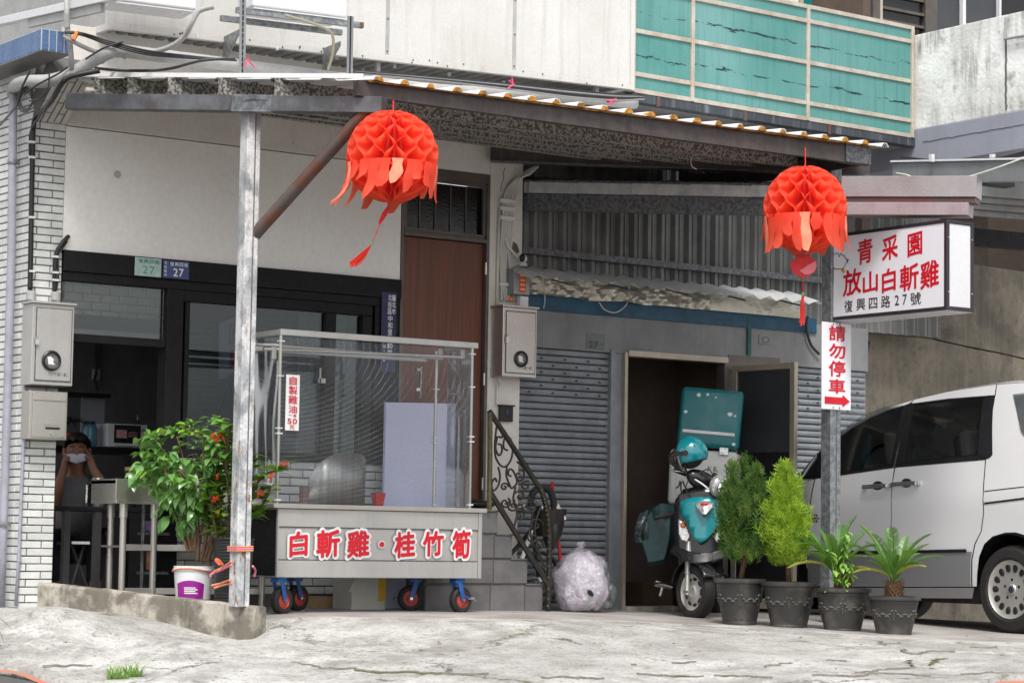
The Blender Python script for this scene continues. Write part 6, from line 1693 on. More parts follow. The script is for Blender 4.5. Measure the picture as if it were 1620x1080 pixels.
obj('handlebar', MB().tube(spline([hb+Vector((-.12, -.2, -.02)), hb+Vector((-.05, -.12, .03)), hb, hb+Vector((.05, .12, .03)), hb+Vector((-.03, .22, -.02))], 4), .013, 8), 'chrome', bk, smooth=True)
obj('saddle', MB().ball(w0+Vector((.17, 0, .53)), (.13, .07, .035), 14, 8), 'black_plastic', bk, smooth=True)
obj('basket', MB().lathe([(.09, 0), (.13, .2), (.135, .2), (.095, 0)], hb+Vector((.05, -.06, -.22)), 14), 'wrought_iron', bk)
kb = thing('black_bag', 'black padded bag with a curved carrying handle hung behind the railing post', 'bag', at(865, 850, -.42))
mb = MB().tube(spline([at(838, 800, -.42), at(843, 780, -.42), at(855, 771, -.42), at(868, 774, -.42), at(875, 790, -.42), at(877, 815, -.42), at(876, 845, -.42)], 6), .026, 10); obj('handle', mb, 'black_rubber', kb, smooth=True)
c = at(872, 840, -.40); obj('body', MB().ball(c, (.055, .08, .14), 14, 10), 'black_plastic', kb, smooth=True)
stk = obj('white_stick', MB().bar(at(841, 838, -.45), at(826, 883, -.45), .02, .02), 'white_plastic'); tag(stk, 'short white stick leaning inside the stair railing', 'stick')
bm = obj('red_broom_handle', MB().tube([at(873.5, 762, -.25), at(879, 820, -.25), at(885, 868, -.28), at(889, 930, -.3)], .012, 10), 'red_plastic', smooth=True); tag(bm, 'red stick leaning on the roller shutter behind the plastic bag', 'stick')
cth = thing('spotted_cloth', 'white cloth with dark spots hanging beside the railing post', 'cloth', at(885, 812, -.44))
mb = MB(); q = [at(877, 797, -.44), at(884, 796, -.45), at(895, 820, -.46), at(883, 830, -.44)]
mb.grid(lambda u, v: lerp(lerp(q[0], q[1], u), lerp(q[3], q[2], u), v) + Vector((0, .01*math.sin(u*9+v*3), 0)), 8, 8)
n = N('spotted'); vo = n.n('TexVoronoi'); vo.inputs['Scale'].default_value = 42; n.l(n.pos(), vo.inputs['Vector']); n.done(n.bsdf(n.mix(n.ramp(vo.outputs['Distance'], .28, .4), lin((60,62,80)), lin((214,212,214))), .8))
obj('cloth', mb, 'spotted', cth, smooth=True)

# ================================================================ van
mat('van_paint', (216,216,218), (213,213,215), .24, .05, scale=.7, bump=.0, grain=.02, rvar=.0, Coat_Weight=.6, Coat_Roughness=.06)
mat('van_lower', (132,133,135), (128,129,131), .35, .2, scale=1.5, bump=.0, grain=.04, rvar=.0, Coat_Weight=.3)
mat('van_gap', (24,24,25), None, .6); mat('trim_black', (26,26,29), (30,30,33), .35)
glassmat('tinted_glass', (.56, .58, .58), .02, .03)
mat('van_seat', (150,146,142), (128,126,122), .85)
mat('alloy', (188,186,182), (168,166,162), .35, .55, scale=8)
PV = atd(1596, 1003, 16.95); XV = PV.x; ZG = PV.z
van = thing('parked_van', 'silver-white minivan parked nose-in at the right beside the concrete wall', 'van', (XV+.85, PV.y+1.2, ZG))
VW = 1.69
YNOSE = None
def inset(z):
    h = z-ZG
    if h < .55: return .045*((.55-h)/.4)**2
    if h < .95: return 0.0
    return .17*(h-.95)+.035*max(0, h-1.45)**1.2*3
def van_yz(px, py):
    X = XV
    for _ in range(6):
        p = atx(px, py, X); X = XV + inset(p.z)
    return Vector((p.y, p.z))
nose = van_yz(1204, 800); YN = nose.x
def nose_in(y):
    t = max(0, y-(YN-.62))/.62; return .42*t*t*t
def vx(y, z, off=0, far=False):
    i = inset(z)+nose_in(y)
    return (XV + i - off) if not far else (XV + VW - i + off)
def patch(polys, off, far=False, step=.09):
    bm = bmesh.new()
    vs = [bm.verts.new((0, p.x, p.y)) for p in polys]
    bm.faces.new(vs)
    zs = [p.y for p in polys]; ys = [p.x for p in polys]
    z = min(zs)+step
    while z < max(zs):
        bmesh.ops.bisect_plane(bm, geom=bm.verts[:]+bm.edges[:]+bm.faces[:], plane_co=(0, 0, z), plane_no=(0, 0, 1)); z += step
    y = min(ys)+.18
    while y < max(ys):
        bmesh.ops.bisect_plane(bm, geom=bm.verts[:]+bm.edges[:]+bm.faces[:], plane_co=(0, y, 0), plane_no=(0, 1, 0)); y += .18
    bmesh.ops.triangulate(bm, faces=bm.faces[:])
    bm.verts.index_update(); mb = MB()
    mb.v = [Vector((vx(v.co.y, v.co.z, off, far), v.co.y, v.co.z)) for v in bm.verts]
    for f in bm.faces:
        ids = [v.index for v in f.verts]; nx = (mb.v[ids[1]]-mb.v[ids[0]]).cross(mb.v[ids[2]]-mb.v[ids[0]]).x
        if (nx > 0) != far: ids.reverse()
        mb.f.append(tuple(ids))
    bm.free(); return mb
V = lambda l: [van_yz(*p) for p in l]
top_px = [(1204, 822), (1205, 800), (1216, 780), (1240, 767), (1262, 751), (1293, 716), (1318, 694), (1345, 674), (1372, 659), (1400, 646.5), (1446, 632), (1500, 619), (1577, 607), (1640, 604)]
TOP = V(top_px)
yR = TOP[-1].x-1.05; zr_ = TOP[-1].y
TOP += [Vector((TOP[-1].x-.5, zr_+.005)), Vector((yR+.25, zr_-.01)), Vector((yR+.06, zr_-.12)), Vector((yR, ZG+1.15)), Vector((yR-.06, ZG+.75)), Vector((yR-.05, ZG+.35))]
cpos = van_yz(1596, 932); RW = (cpos.y-ZG)
BOT = [Vector((yR, ZG+.3))]
for yc in (cpos.x, cpos.x+2.6): BOT += [Vector((yc+RW*1.24*math.cos(a), ZG+RW+RW*1.24*math.sin(a))) for a in [PI*(1-i/14) for i in range(15)]]
BOT += [Vector((YN-.05, ZG+.3))]
for far in (False, True):
    iL = [(1577, 723), (1559, 727), (1412.5, 739), (1331, 751), (1290, 757.5), (1262, 756)]
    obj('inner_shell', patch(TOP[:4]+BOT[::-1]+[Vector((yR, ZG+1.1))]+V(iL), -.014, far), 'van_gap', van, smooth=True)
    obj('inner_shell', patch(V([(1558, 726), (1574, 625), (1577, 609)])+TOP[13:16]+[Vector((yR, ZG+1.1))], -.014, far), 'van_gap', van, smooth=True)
# roof, bonnet and glass ends: one skin across the width
mb = MB(); NC = 12; ST = []
for i in range(len(TOP)-1):
    for k in range(4): ST.append(lerp(TOP[i], TOP[i+1], k/4))
ST.append(TOP[-1])
for p in ST:
    a, b = vx(p.x, p.y), vx(p.x, p.y, 0, True)
    for j in range(NC+1):
        u = j/NC; cr = .045*(1-(2*u-1)**4)
        mb.v.append(Vector((lerp(a, b, u), p.x + (cr*1.2 if p.x > YN-1.0 else (-cr if p.x < yR+.2 else 0)), p.y + (cr if p.y > ZG+.9 else 0))))
for i in range(len(ST)-1):
    for j in range(NC):
        a = i*(NC+1)+j; mb.f.append((a, a+1, a+NC+2, a+NC+1))
obj('body_skin', mb, 'van_paint', van, smooth=True)
for (px, dx, hh) in ((1385, .3, 0), (1385, 1.05, 0), (1505, .3, .0), (1505, .85, 0), (1560, .45, 0)):
    q = van_yz(px, 742); sx_ = XV+.12+dx
    st_o = obj('seat_back', MB().obox((sx_, q.x-.02, q.y-.06), (.23, .06, .36), Matrix.Rotation(rad(-10), 3, 'X')), 'van_seat', van, bevel=.04)
    obj('head_rest', MB().ball((sx_, q.x-.10, q.y+.36), (.14, .06, .10), 14, 10), 'van_seat', st_o, smooth=True)
q = van_yz(1345, 742); obj('steering_wheel', MB().tube([Vector((XV+.42+.18*math.cos(a), q.x+.08-.07*math.sin(a), q.y+.03+.17*math.sin(a))) for a in [2*PI*i/24 for i in range(24)]], .014, 8, closed=True), 'black_plastic', van, smooth=True)
q = van_yz(1318, 745); obj('dashboard', MB().box((XV+.12, q.x, q.y-.25), (XV+VW-.12, q.x+.4, q.y-.02)), 'van_seat', van, bevel=.05)
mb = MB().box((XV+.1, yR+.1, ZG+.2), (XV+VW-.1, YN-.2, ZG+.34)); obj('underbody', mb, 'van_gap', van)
FD = [(1290, 757), (1281, 812), (1279, 868), (1278.5, 926), (1408.5, 927), (1409, 840), (1410, 810), (1411, 765), (1414.5, 740), (1331, 751.5)]
SD = [(1412, 765), (1411, 810), (1410, 840), (1409.7, 927), (1536.5, 927), (1536.5, 885), (1541.5, 860), (1551.5, 840), (1555.5, 810), (1555.5, 765), (1558.5, 727), (1416.5, 739.5)]
SDF = [(1441.5, 638), (1446.5, 632), (1500, 619.5), (1576, 608), (1573.5, 625), (1500, 630.5), (1445, 637.5)]

RQ = [(1577.5, 608), (1575, 625), (1560, 727), (1557, 765), (1557, 810), (1553, 840), (1543, 861), (1538.5, 885), (1538.5, 927), (1545, 927), (1546, 905), (1549, 880), (1557, 860), (1570, 848), (1590, 842), (1607, 841.5), (1625, 847), (1638, 862), (1645, 885), (1648, 930)]
FF = [(1205, 802), (1216, 781), (1240, 768), (1262, 752.5), (1288, 758), (1279.5, 812), (1277.5, 868), (1277, 900), (1272, 880), (1262, 868), (1248, 866), (1236, 874), (1230, 890), (1228, 925), (1206, 920), (1204, 830)]
tail = [Vector((yR-.03, ZG+.32)), Vector((yR-.04, ZG+.75)), Vector((yR+.0, ZG+1.15)), Vector((yR+.07, zr_-.12)), Vector((yR+.25, zr_-.012)), Vector((TOP[13].x, zr_-.0))]
for far in (False, True):
    obj('front_door', patch(V(FD), 0, far), 'van_paint', van, smooth=True)
    obj('sliding_door', patch(V(SD), 0, far), 'van_paint', van, smooth=True)
    obj('door_frame', patch(V(SDF), 0, far), 'van_paint', van, smooth=True)
    obj('door_frame', patch(V([(1266, 752.5), (1294, 716), (1318, 694), (1345, 674), (1372, 659), (1400, 646.5), (1445.5, 632.3), (1438, 638.2), (1402, 650), (1374, 662), (1347, 677.5), (1321, 697.5), (1298, 718), (1270, 755)]), 0, far), 'van_paint', van, smooth=True)
    obj('rear_quarter', patch(V(RQ)+[tail[0]]+tail[1:], 0, far), 'van_paint', van, smooth=True)
    obj('front_wing', patch(V(FF), 0, far), 'van_paint', van, smooth=True)
    fd2 = V([(1279, 878), (1278.5, 925), (1408, 926), (1408.6, 875)]); sd2 = V([(1410, 875), (1409.8, 926), (1536, 926), (1536, 885), (1538, 872)])
    obj('lower_cladding', patch(fd2, .003, far), 'van_lower', van, smooth=True); obj('lower_cladding', patch(sd2, .003, far), 'van_lower', van, smooth=True)
    obj('side_moulding', patch(V([(1412, 870.5), (1412, 875.5), (1531, 873), (1530, 868)]), .010, far), 'trim_black', van); obj('side_moulding', patch(V([(1282, 871), (1282, 876), (1406, 875.5), (1406, 870.5)]), .010, far), 'trim_black', van)
    # black window surround then glass
    for poly in ([(1429, 643.5), (1438.5, 638), (1413.5, 739), (1409.5, 735.5)], [(1440.5, 637.8), (1449.5, 637), (1434, 732), (1416, 738.8)], [(1554.5, 628.5), (1572.5, 624.5), (1570.5, 719), (1566, 724), (1558, 726.5), (1545.5, 719.5)], [(1293, 718), (1299.5, 712), (1299.5, 751.5), (1293, 752.5)],
                 [(1267.5, 757), (1271, 753.5), (1293.5, 750.5), (1331, 745.5), (1410.5, 733.5), (1412.5, 739), (1331, 751.5), (1290, 757)], [(1416, 738.8), (1432, 730.5), (1547, 718), (1560, 725.5), (1558, 727)], [(1447, 637.4), (1500, 630.3), (1573, 624.6), (1557, 629.5), (1449, 640.5)]):
        obj('window_surround', patch(V(poly), .003, far), 'trim_black', van, smooth=True)
    for nm, poly in (('quarter_glass', [(1271, 754), (1293.5, 718.5), (1293.5, 751)]), ('front_glass', [(1299, 750), (1299, 713), (1332, 681), (1366, 656), (1400, 643.5), (1430, 640.5), (1410.5, 734.5), (1331, 746)]),
                     ('rear_glass', [(1448, 639), (1556, 628), (1547, 718.5), (1432.5, 731)]), ('tail_glass', [(1603, 623), (1640, 619), (1680, 616), (1680, 690), (1625, 694), (1616, 684), (1610, 655)])):
        obj(nm, patch(V(poly), .006 if nm != 'tail_glass' else .005, far), 'tinted_glass', van, smooth=True)
    for x0, x1, yc in ((1370, 1408, 770), (1414.5, 1454, 766)):
        a, b = van_yz(x0, yc), van_yz(x1, yc-2); c = (a+b)/2
        s = -1 if not far else 1; X0 = vx(c.x, c.y, 0, far)
        mb = MB().bar((X0+s*.03, a.x-.01*0, a.y), (X0+s*.03, b.x, b.y), .02, .032, (0, 0, 1)).bar((X0-s*.004, a.x, a.y), (X0+s*.03, a.x, a.y), .035, .03).bar((X0-s*.004, b.x, b.y), (X0+s*.03, b.x, b.y), .035, .03)
        h_o = obj('door_handle', mb, 'chrome', van, bevel=.006)
        obj('handle_cup', MB().ball((X0+s*.001, c.x, c.y+.004), (.008, .06, .036), 14, 8), 'trim_black', h_o, smooth=True)
    obj('slide_rail', patch(V([(1557.5, 794.5), (1557.5, 797.5), (1640, 787), (1640, 784)]), .004, far), 'trim_black', van)
    obj('slide_rail', patch(V([(1557.5, 776), (1557.5, 777.5), (1640, 768), (1640, 766.5)]), .002, far), 'van_gap', van)
    obj('sill', patch(V([(1235, 929), (1235, 944), (1540, 946), (1543, 929)]), .012, far), 'van_lower', van, smooth=True)
mb = MB(); q = [van_yz(1285, 826), van_yz(1297, 813)]
for i, ch in enumerate('BFD-'):
    y0 = lerp(q[0].x, q[1].x, i*.27); y1 = lerp(q[0].x, q[1].x, i*.27+.22); z0, z1 = (q[0].y, q[1].y) if ch != '-' else (lerp(q[0].y, q[1].y, .42), lerp(q[0].y, q[1].y, .56))
    put_glyph(mb, ch, lambda u, v: Vector((vx(lerp(y0, y1, u), lerp(z0, z1, v), .004), lerp(y0, y1, u), lerp(z0, z1, v))), .03, nrm=Vector((-1, 0, 0)))
obj('lettering', mb, 'ink_black', van)
cpos = van_yz(1596, 932); RW = (cpos.y-ZG)
wb_ = van_yz(1250, 930)
for far in (False, True):
    for yc in (cpos.x, cpos.x+2.6):
        s = -1 if not far else 1
        X0 = (XV+.02) if not far else XV+VW-.02; c = Vector((X0-s*.095, yc, ZG+RW))
        Mx = basis((0, 1, 0), (0, 0, 1), (s, 0, 0)) if s > 0 else basis((0, -1, 0), (0, 0, 1), (-1, 0, 0))
        w = obj('wheel', MB().lathe([(RW*.66, .085), (RW*.72, .098), (RW*.90, .092), (RW*.975, .07), (RW, .045), (RW, -.06), (RW*.9, -.095), (RW*.6, -.09)], c, 48, Mx), 'black_rubber', van, smooth=True, angle=35)
        rr = RW*.665
        obj('rim', MB().lathe([(0, .075), (rr*.17, .078), (rr*.2, .070), (rr*.52, .066), (rr*.80, .07), (rr*.92, .078), (rr*.985, .092), (rr, .084), (rr, -.04)], c, 48, Mx), 'alloy', w, smooth=True, angle=30)
        if not far:
            me = None
            for k in range(14):
                a = 2*PI*k/14; ca = Vector((math.cos(a), math.sin(a)))
                mb = MB().ball(c + Mx @ Vector((ca.x*rr*.75, ca.y*rr*.75, .069)), (rr*.165, rr*.115, .007), 12, 6, Mx @ rz(a)); obj('rim_hole', mb, 'van_gap', w, smooth=True)
            for k in range(5):
                a = 2*PI*k/5+.3; mb = MB().cyl(c + Mx @ Vector((math.cos(a)*rr*.33, math.sin(a)*rr*.33, .06)), c + Mx @ Vector((math.cos(a)*rr*.33, math.sin(a)*rr*.33, .069)), rr*.055, n=10); obj('lug_recess', mb, 'van_gap', w)
            obj('centre_cap', MB().lathe([(0, .083), (rr*.1, .082), (rr*.13, .076)], c, 20, Mx), mat('cap_blue', (40,46,70), None, .25), w, smooth=True)
    # wheel arch lining behind the tyre
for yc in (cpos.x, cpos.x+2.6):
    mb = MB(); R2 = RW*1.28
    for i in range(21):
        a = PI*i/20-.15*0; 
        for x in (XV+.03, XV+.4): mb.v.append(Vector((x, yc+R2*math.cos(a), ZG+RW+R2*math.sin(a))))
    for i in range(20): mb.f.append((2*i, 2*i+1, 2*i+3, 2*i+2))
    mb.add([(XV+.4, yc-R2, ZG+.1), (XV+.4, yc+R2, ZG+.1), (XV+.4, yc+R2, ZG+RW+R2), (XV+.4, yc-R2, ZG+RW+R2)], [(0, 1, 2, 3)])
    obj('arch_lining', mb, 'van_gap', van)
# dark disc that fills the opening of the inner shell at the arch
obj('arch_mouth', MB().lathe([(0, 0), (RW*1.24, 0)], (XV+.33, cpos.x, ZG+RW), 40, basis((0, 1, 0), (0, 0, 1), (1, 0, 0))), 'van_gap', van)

# ================================================================ scooter
SO = atd(1100, 980, 17.4); th = .785
MS = basis((math.cos(th), -math.sin(th), 0), (math.sin(th), math.cos(th), 0), (0, 0, 1))
sc_ = thing('scooter', 'teal and black delivery scooter parked facing the street in front of the garage doorway', 'scooter', SO, MS)
mat('scooter_teal', (10,128,134), (8,116,122), .25, scale=2, bump=.05, Coat_Weight=.5, Coat_Roughness=.08)
mat('scooter_black', (20,20,22), (26,26,28), .25, scale=3, bump=.05, Coat_Weight=.3)
mat('seat_black', (28,28,30), (22,22,24), .6)
mat('lens_clear', (196,196,196), (120,118,116), .12, .4, scale=60)
mat('lens_amber', (190,110,60), (150,90,60), .2, .2, scale=60)
mat('rim_silver', (196,194,190), (170,168,164), .4, .5, scale=10)
lo = dict(local=True)
def sp2(px, py, y=0.0, k=None):      # scooter frame point at a plane y of the scooter
    M_ = wm(sc_).inverted(); o_ = M_ @ CAM; d_ = M_.to_3x3() @ ray(px, py); return o_ + d_*((y-o_.y)/d_.y)
st_ = rad(40); wx = basis((math.cos(st_), math.sin(st_), 0), (-math.sin(st_), math.cos(st_), 0), (0, 0, 1))   # steered frame
WR = .2
wc_ = Vector((0, 0, WR)); ax = wx @ Vector((-1, 0, 0)); Mw = basis(wx @ Vector((0, 1, 0)), (0, 0, 1), -ax) 
Mw = basis(wx @ Vector((0, -1, 0)), Vector((0, 0, 1)), (wx @ Vector((0, -1, 0))).cross(Vector((0, 0, 1))))
fw = obj('front_wheel', MB().lathe([(WR*.66, -.04), (WR*.8, -.052), (WR*.94, -.042), (WR, -.018), (WR, .018), (WR*.94, .042), (WR*.8, .052), (WR*.66, .04)], wc_, 40, Mw), 'black_rubber', sc_, smooth=True, angle=40, **lo)
sgn = 1 if (Mw @ Vector((0, 0, 1))).x < 0 else -1
z_ = lambda r, h: (r, h*sgn)
pr = [z_(0, .03), z_(WR*.2, .034), z_(WR*.26, .022), z_(WR*.5, .016), z_(WR*.62, .03), z_(WR*.67, .04), z_(WR*.67, -.04), z_(WR*.3, -.03), z_(0, -.03)]
if sgn < 0: pr = pr
obj('rim', MB().lathe(pr, wc_, 36, Mw), 'rim_silver', fw, smooth=True, angle=40, **lo)
for k in range(9):
    a = 2*PI*k/9; mb = MB().ball(wc_ + Mw @ Vector((math.cos(a)*WR*.47, math.sin(a)*WR*.47, .0175*sgn)), (WR*.07, WR*.13, .006), 10, 6, Mw @ rz(a)); obj('rim_slot', mb, 'van_gap', fw, smooth=True, **lo)
nvis = (Mw @ Vector((0, 0, 1)))*sgn
for s in (1, -1):
    a = wc_ + nvis*s*.075; b = a + Vector((.0, .10, .36)) 
    obj('fork_leg', MB().tube([a-Vector((0, 0, .02)), lerp(a, b, .35), lerp(a, b, .36), b], [.017, .017, .022, .022], 10), 'alloy', sc_, smooth=True, angle=40, **lo)
obj('axle_nut', MB().cyl(wc_+nvis*.07, wc_+nvis*.1, .014, n=8), 'chrome', sc_, **lo)
obj('front_mudguard', MB().grid(lambda u, v: wc_ + Mw @ Vector((math.cos(lerp(.5, 2.9, u))*WR*1.16*(1-.04*(2*v-1)**2), math.sin(lerp(.5, 2.9, u))*WR*1.16*(1-.04*(2*v-1)**2), (v-.5)*.13)), 20, 6), 'scooter_black', sc_, smooth=True, solid=.004, **lo)
def shield(pts, bulge, y0, dep, cxm=.04):
    """panel bulging towards the front (-y), with depth"""
    bm = bmesh.new(); f = bm.faces.new([bm.verts.new((p[0], 0, p[1])) for p in pts])
    xs_ = [p[0] for p in pts]; zs_ = [p[1] for p in pts]
    for i in range(1, 8):
        x = lerp(min(xs_), max(xs_), i/8); bmesh.ops.bisect_plane(bm, geom=bm.verts[:]+bm.edges[:]+bm.faces[:], plane_co=(x, 0, 0), plane_no=(1, 0, 0))
        z = lerp(min(zs_), max(zs_), i/8); bmesh.ops.bisect_plane(bm, geom=bm.verts[:]+bm.edges[:]+bm.faces[:], plane_co=(0, 0, z), plane_no=(0, 0, 1))
    bm.verts.index_update(); w = (max(xs_)-min(xs_))/2; zc = (min(zs_)+max(zs_))/2; hz = (max(zs_)-min(zs_))/2
    mb = MB(); mb.v = [Vector((v.co.x, y0 - bulge*max(0, 1-((v.co.x-cxm)/(w*1.25))**2) - .05*(1-((v.co.z-zc)/hz))*.5, v.co.z)) for v in bm.verts]; mb.f = [tuple(v.index for v in f.verts) for f in bm.faces]; bm.free(); return mb
body_o = obj('leg_shield', shield([(-.15, .46), (-.17, .62), (-.16, .86), (-.10, .94), (.04, .97), (.18, .94), (.24, .86), (.25, .62), (.23, .46), (.04, .42)], .05, .13, .1), 'scooter_black', sc_, smooth=True, solid=.03, **lo)
obj('front_panel', shield([(-.122, .84), (-.07, .87), (-.012, .881), (.09, .885), (.15, .87), (.195, .822), (.205, .72), (.149, .66), (.081, .577), (.04, .552), (.02, .553), (-.012, .585), (-.055, .687), (-.117, .763)], .085, .09, .05), 'scooter_teal', sc_, smooth=True, solid=.012, **lo)
for s in (-1, 1):
    mir = lambda x: x if s < 0 else .08-x
    pts = [(mir(a), b) for a, b in ((-.135, .72), (-.085, .70), (-.045, .60), (-.068, .555), (-.11, .575), (-.13, .62))]
    if s > 0: pts.reverse()
    o_ = obj('indicator_lamp', shield(pts, .02, .065, .02, .04), 'lens_clear', sc_, smooth=True, solid=.012, **lo)
    obj('bulb', MB().ball((mir(-.08), .045, .60), (.028, .012, .028), 12, 8), 'chrome', o_, smooth=True, **lo)
    obj('amber_lens', MB().ball((mir(-.098), .048, .672), (.024, .01, .03), 12, 8), 'lens_amber', o_, smooth=True, **lo)
obj('badge', shield([(-.005, .84), (.13, .84), (.125, .815), (.075, .755), (.055, .755), (.0, .815)], .03, -.005, .02, .06), 'lens_clear', sc_, smooth=True, solid=.006, **lo)
obj('badge_red', MB().ball((.062, -.046, .832), (.03, .006, .014), 10, 6), 'red_print', sc_, smooth=True, **lo)
obj('beak', shield([(-.16, .53), (-.19, .48), (-.1, .44), (.0, .405), (.06, .40), (.14, .42), (.25, .47), (.24, .53), (.12, .49), (.04, .47), (-.04, .49)], .12, .06, .05), 'scooter_black', sc_, smooth=True, solid=.02, **lo)
mb = MB().tube(spline([(-.18, .03, .50), (-.08, -.06, .455), (.0, -.085, .425), (.04, -.09, .42), (.09, -.085, .43), (.2, -.03, .47)], 5), .006, 6); obj('beak_trim', mb, 'white_plastic', sc_, smooth=True, **lo)
# body behind
obj('floor_board', MB().box((-.12, .1, .26), (.2, .62, .32)), 'scooter_black', sc_, bevel=.02, **lo)
obj('rear_body', MB().lathe([(.0, -.42), (.12, -.40), (.18, -.2), (.2, .1), (.17, .38), (.05, .46), (0, .46)], (.05, .98, .58), 20, basis((1, 0, 0), (0, 0, 1), (0, -1, 0)), sy=.75), 'scooter_black', sc_, smooth=True, **lo)
obj('seat', MB().ball((.05, .9, .76), (.15, .40, .06), 18, 10), 'seat_black', sc_, smooth=True, **lo)
rwc = Vector((.05, 1.22, .2)); Mr = basis((0, -1, 0), (0, 0, 1), (-1, 0, 0))
rw_ = obj('rear_wheel', MB().lathe([(WR*.6, -.04), (WR*.82, -.055), (WR, -.02), (WR, .02), (WR*.82, .055), (WR*.6, .04)], rwc, 32, Mr), 'black_rubber', sc_, smooth=True, angle=40, **lo)
obj('rim', MB().lathe([(0, .03), (WR*.6, .035), (WR*.6, -.035), (0, -.03)], rwc, 24, Mr), 'rim_silver', rw_, **lo)
obj('engine', MB().box((-.08, .75, .14), (.12, 1.25, .34)), 'scooter_black', sc_, bevel=.03, **lo)
obj('foot_peg', MB().tube([sp2(1062, 928, .55), sp2(1048, 924, .5), sp2(1036, 922, .48)], [.02, .024, .026], 10).tube([sp2(1048, 926, .5), sp2(1044, 942, .5)], .012, 8), 'chrome', sc_, smooth=True, angle=50, **lo)
obj('side_fairing', MB().prism([(-.15, .14, .5), (-.13, .3, .26), (-.13, .72, .26), (-.16, .8, .62), (-.16, .6, .62), (-.14, .3, .4)], (.02, 0, 0)), 'galvanized_dark', sc_, bevel=.006, **lo)
# handlebar
ctr = sp2(1106, 762, .12)
mb = MB().ball(ctr+Vector((.04, 0, -.005)), (.17, .07, .075), 20, 12, wx @ Matrix.Rotation(rad(24), 3, 'Y')); obj('handlebar_cowl', mb, 'scooter_black', sc_, smooth=True, **lo)
hl = sp2(1137, 768, .02); obj('headlamp', MB().ball(hl, (.075, .05, .085), 18, 12, wx @ Matrix.Rotation(rad(30), 3, 'Y')), 'lens_clear', sc_, smooth=True, **lo)
obj('headlamp_bowl', MB().ball(hl+Vector((.02, -.03, -.02)), (.042, .03, .05), 14, 10, wx), 'chrome', sc_, smooth=True, **lo)
obj('cowl_stripe', MB().tube(spline([sp2(1098, 757, .02), sp2(1112, 766, .0), sp2(1124, 776, .0)], 4), .007, 6), 'white_plastic', sc_, smooth=True, **lo)
gl0, gl1 = sp2(1066, 742, .14), sp2(1086, 750, .14); obj('grip', MB().tube([gl0, gl1], .018, 12), 'black_rubber', sc_, smooth=True, **lo)
obj('brake_lever', MB().tube(spline([gl1+Vector((0, -.04, .01)), lerp(gl0, gl1, .4)+Vector((0, -.06, .0)), gl0+Vector((-.01, -.05, -.01))], 4), .006, 6), 'chrome', sc_, smooth=True, **lo)
gr0, gr1 = sp2(1128, 750, .25), sp2(1150, 762, .3); obj('grip', MB().tube([gr0, gr1], .018, 12), 'black_rubber', sc_, smooth=True, **lo)
for pts in ([(1090, 757), (1085, 772), (1092, 790), (1098, 800)], [(1128, 752), (1122, 742), (1112, 745), (1104, 756)], [(1140, 762), (1150, 772), (1146, 790), (1136, 800)]):
    obj('control_cable', MB().tube(spline([sp2(p[0], p[1], .03) for p in pts], 5), .0045, 6), 'cable_black', sc_, smooth=True, **lo)
obj('steering_column', MB().tube([ctr, (.04, .1, .85), (.02, .08, .5), (0, .04, .38)], .03, 10), 'scooter_black', sc_, smooth=True, **lo)
for pts in ([(1076, 760), (1074, 768), (1069, 772)], [(1080, 760), (1084, 770), (1090, 775)], [(1078, 762), (1077, 772), (1079, 780)]):
    obj('loose_strap', MB().tube(spline([sp2(p[0], p[1], .06) for p in pts], 4), .006, 5), 'black_plastic', sc_, smooth=True, **lo)
# delivery box
MB_ = Matrix.Rotation(rad(2.5), 3, 'Y')
bx0 = sp2(1055, 799, .98); bx1 = sp2(1163, 799, .98); bz1 = sp2(1120, 712, .98).z; bz0 = bx0.z
cxb = (bx0.x+bx1.x)/2; bw = bx1.x-bx0.x
dbx = thing('delivery_box', 'white delivery box on the scooter rack with its teal lid standing open', 'box', wm(sc_) @ Vector((cxb, 1.22, bz0)), MS @ MB_)
def rbox(c, h, r, sub=3):
    bm = bmesh.new(); bmesh.ops.create_cube(bm, size=1); bmesh.ops.scale(bm, vec=(h[0]*2, h[1]*2, h[2]*2), verts=bm.verts)
    bmesh.ops.bevel(bm, geom=bm.edges[:], offset=r, segments=sub, profile=.5, affect='EDGES'); bm.verts.index_update(); bm.faces.index_update()
    mb = MB(); mb.v = [v.co + Vector(c) for v in bm.verts]; mb.f = [tuple(v.index for v in f.verts) for f in bm.faces]; bm.free(); return mb
mat('box_white', (206,206,204), (190,190,188), .4, scale=2.5, bump=.05)
mat('lid_teal', (14,112,118), (10,100,106), .35, scale=2, bump=.05)
bh_ = bz1-bz0
obj('body', rbox((0, 0, bh_/2), (bw/2, .24, bh_/2), .035), 'box_white', dbx, smooth=True, angle=35, **lo)
obj('body_panel', rbox((0, -.238, bh_/2), (bw/2-.06, .008, bh_/2-.07), .006), 'box_white', dbx, smooth=True, angle=35, **lo)
obj('bracket', MB().box((-.12, -.2, -.06), (.12, .2, -.003)), 'scooter_black', dbx, **lo)
LM = Matrix.Translation((0.02, -.16, bh_+.012)) @ Matrix.Rotation(rad(2), 4, 'Y') @ Matrix.Rotation(rad(-6), 4, 'X')
lh = .46
mb = rbox((0, 0, lh/2+.01), (bw/2-.02, .04, lh/2), .036, 4); mb.v = [LM @ p for p in mb.v]
lid = obj('lid', mb, 'lid_teal', dbx, smooth=True, angle=35, **lo)
mb = MB().box((-bw/2+.06, -.05, .11), (bw/2-.06, -.038, .135)); mb.v = [LM @ p for p in mb.v]; obj('lid_grip', mb, 'white_plastic', lid, bevel=.004, **lo)
mb = MB()
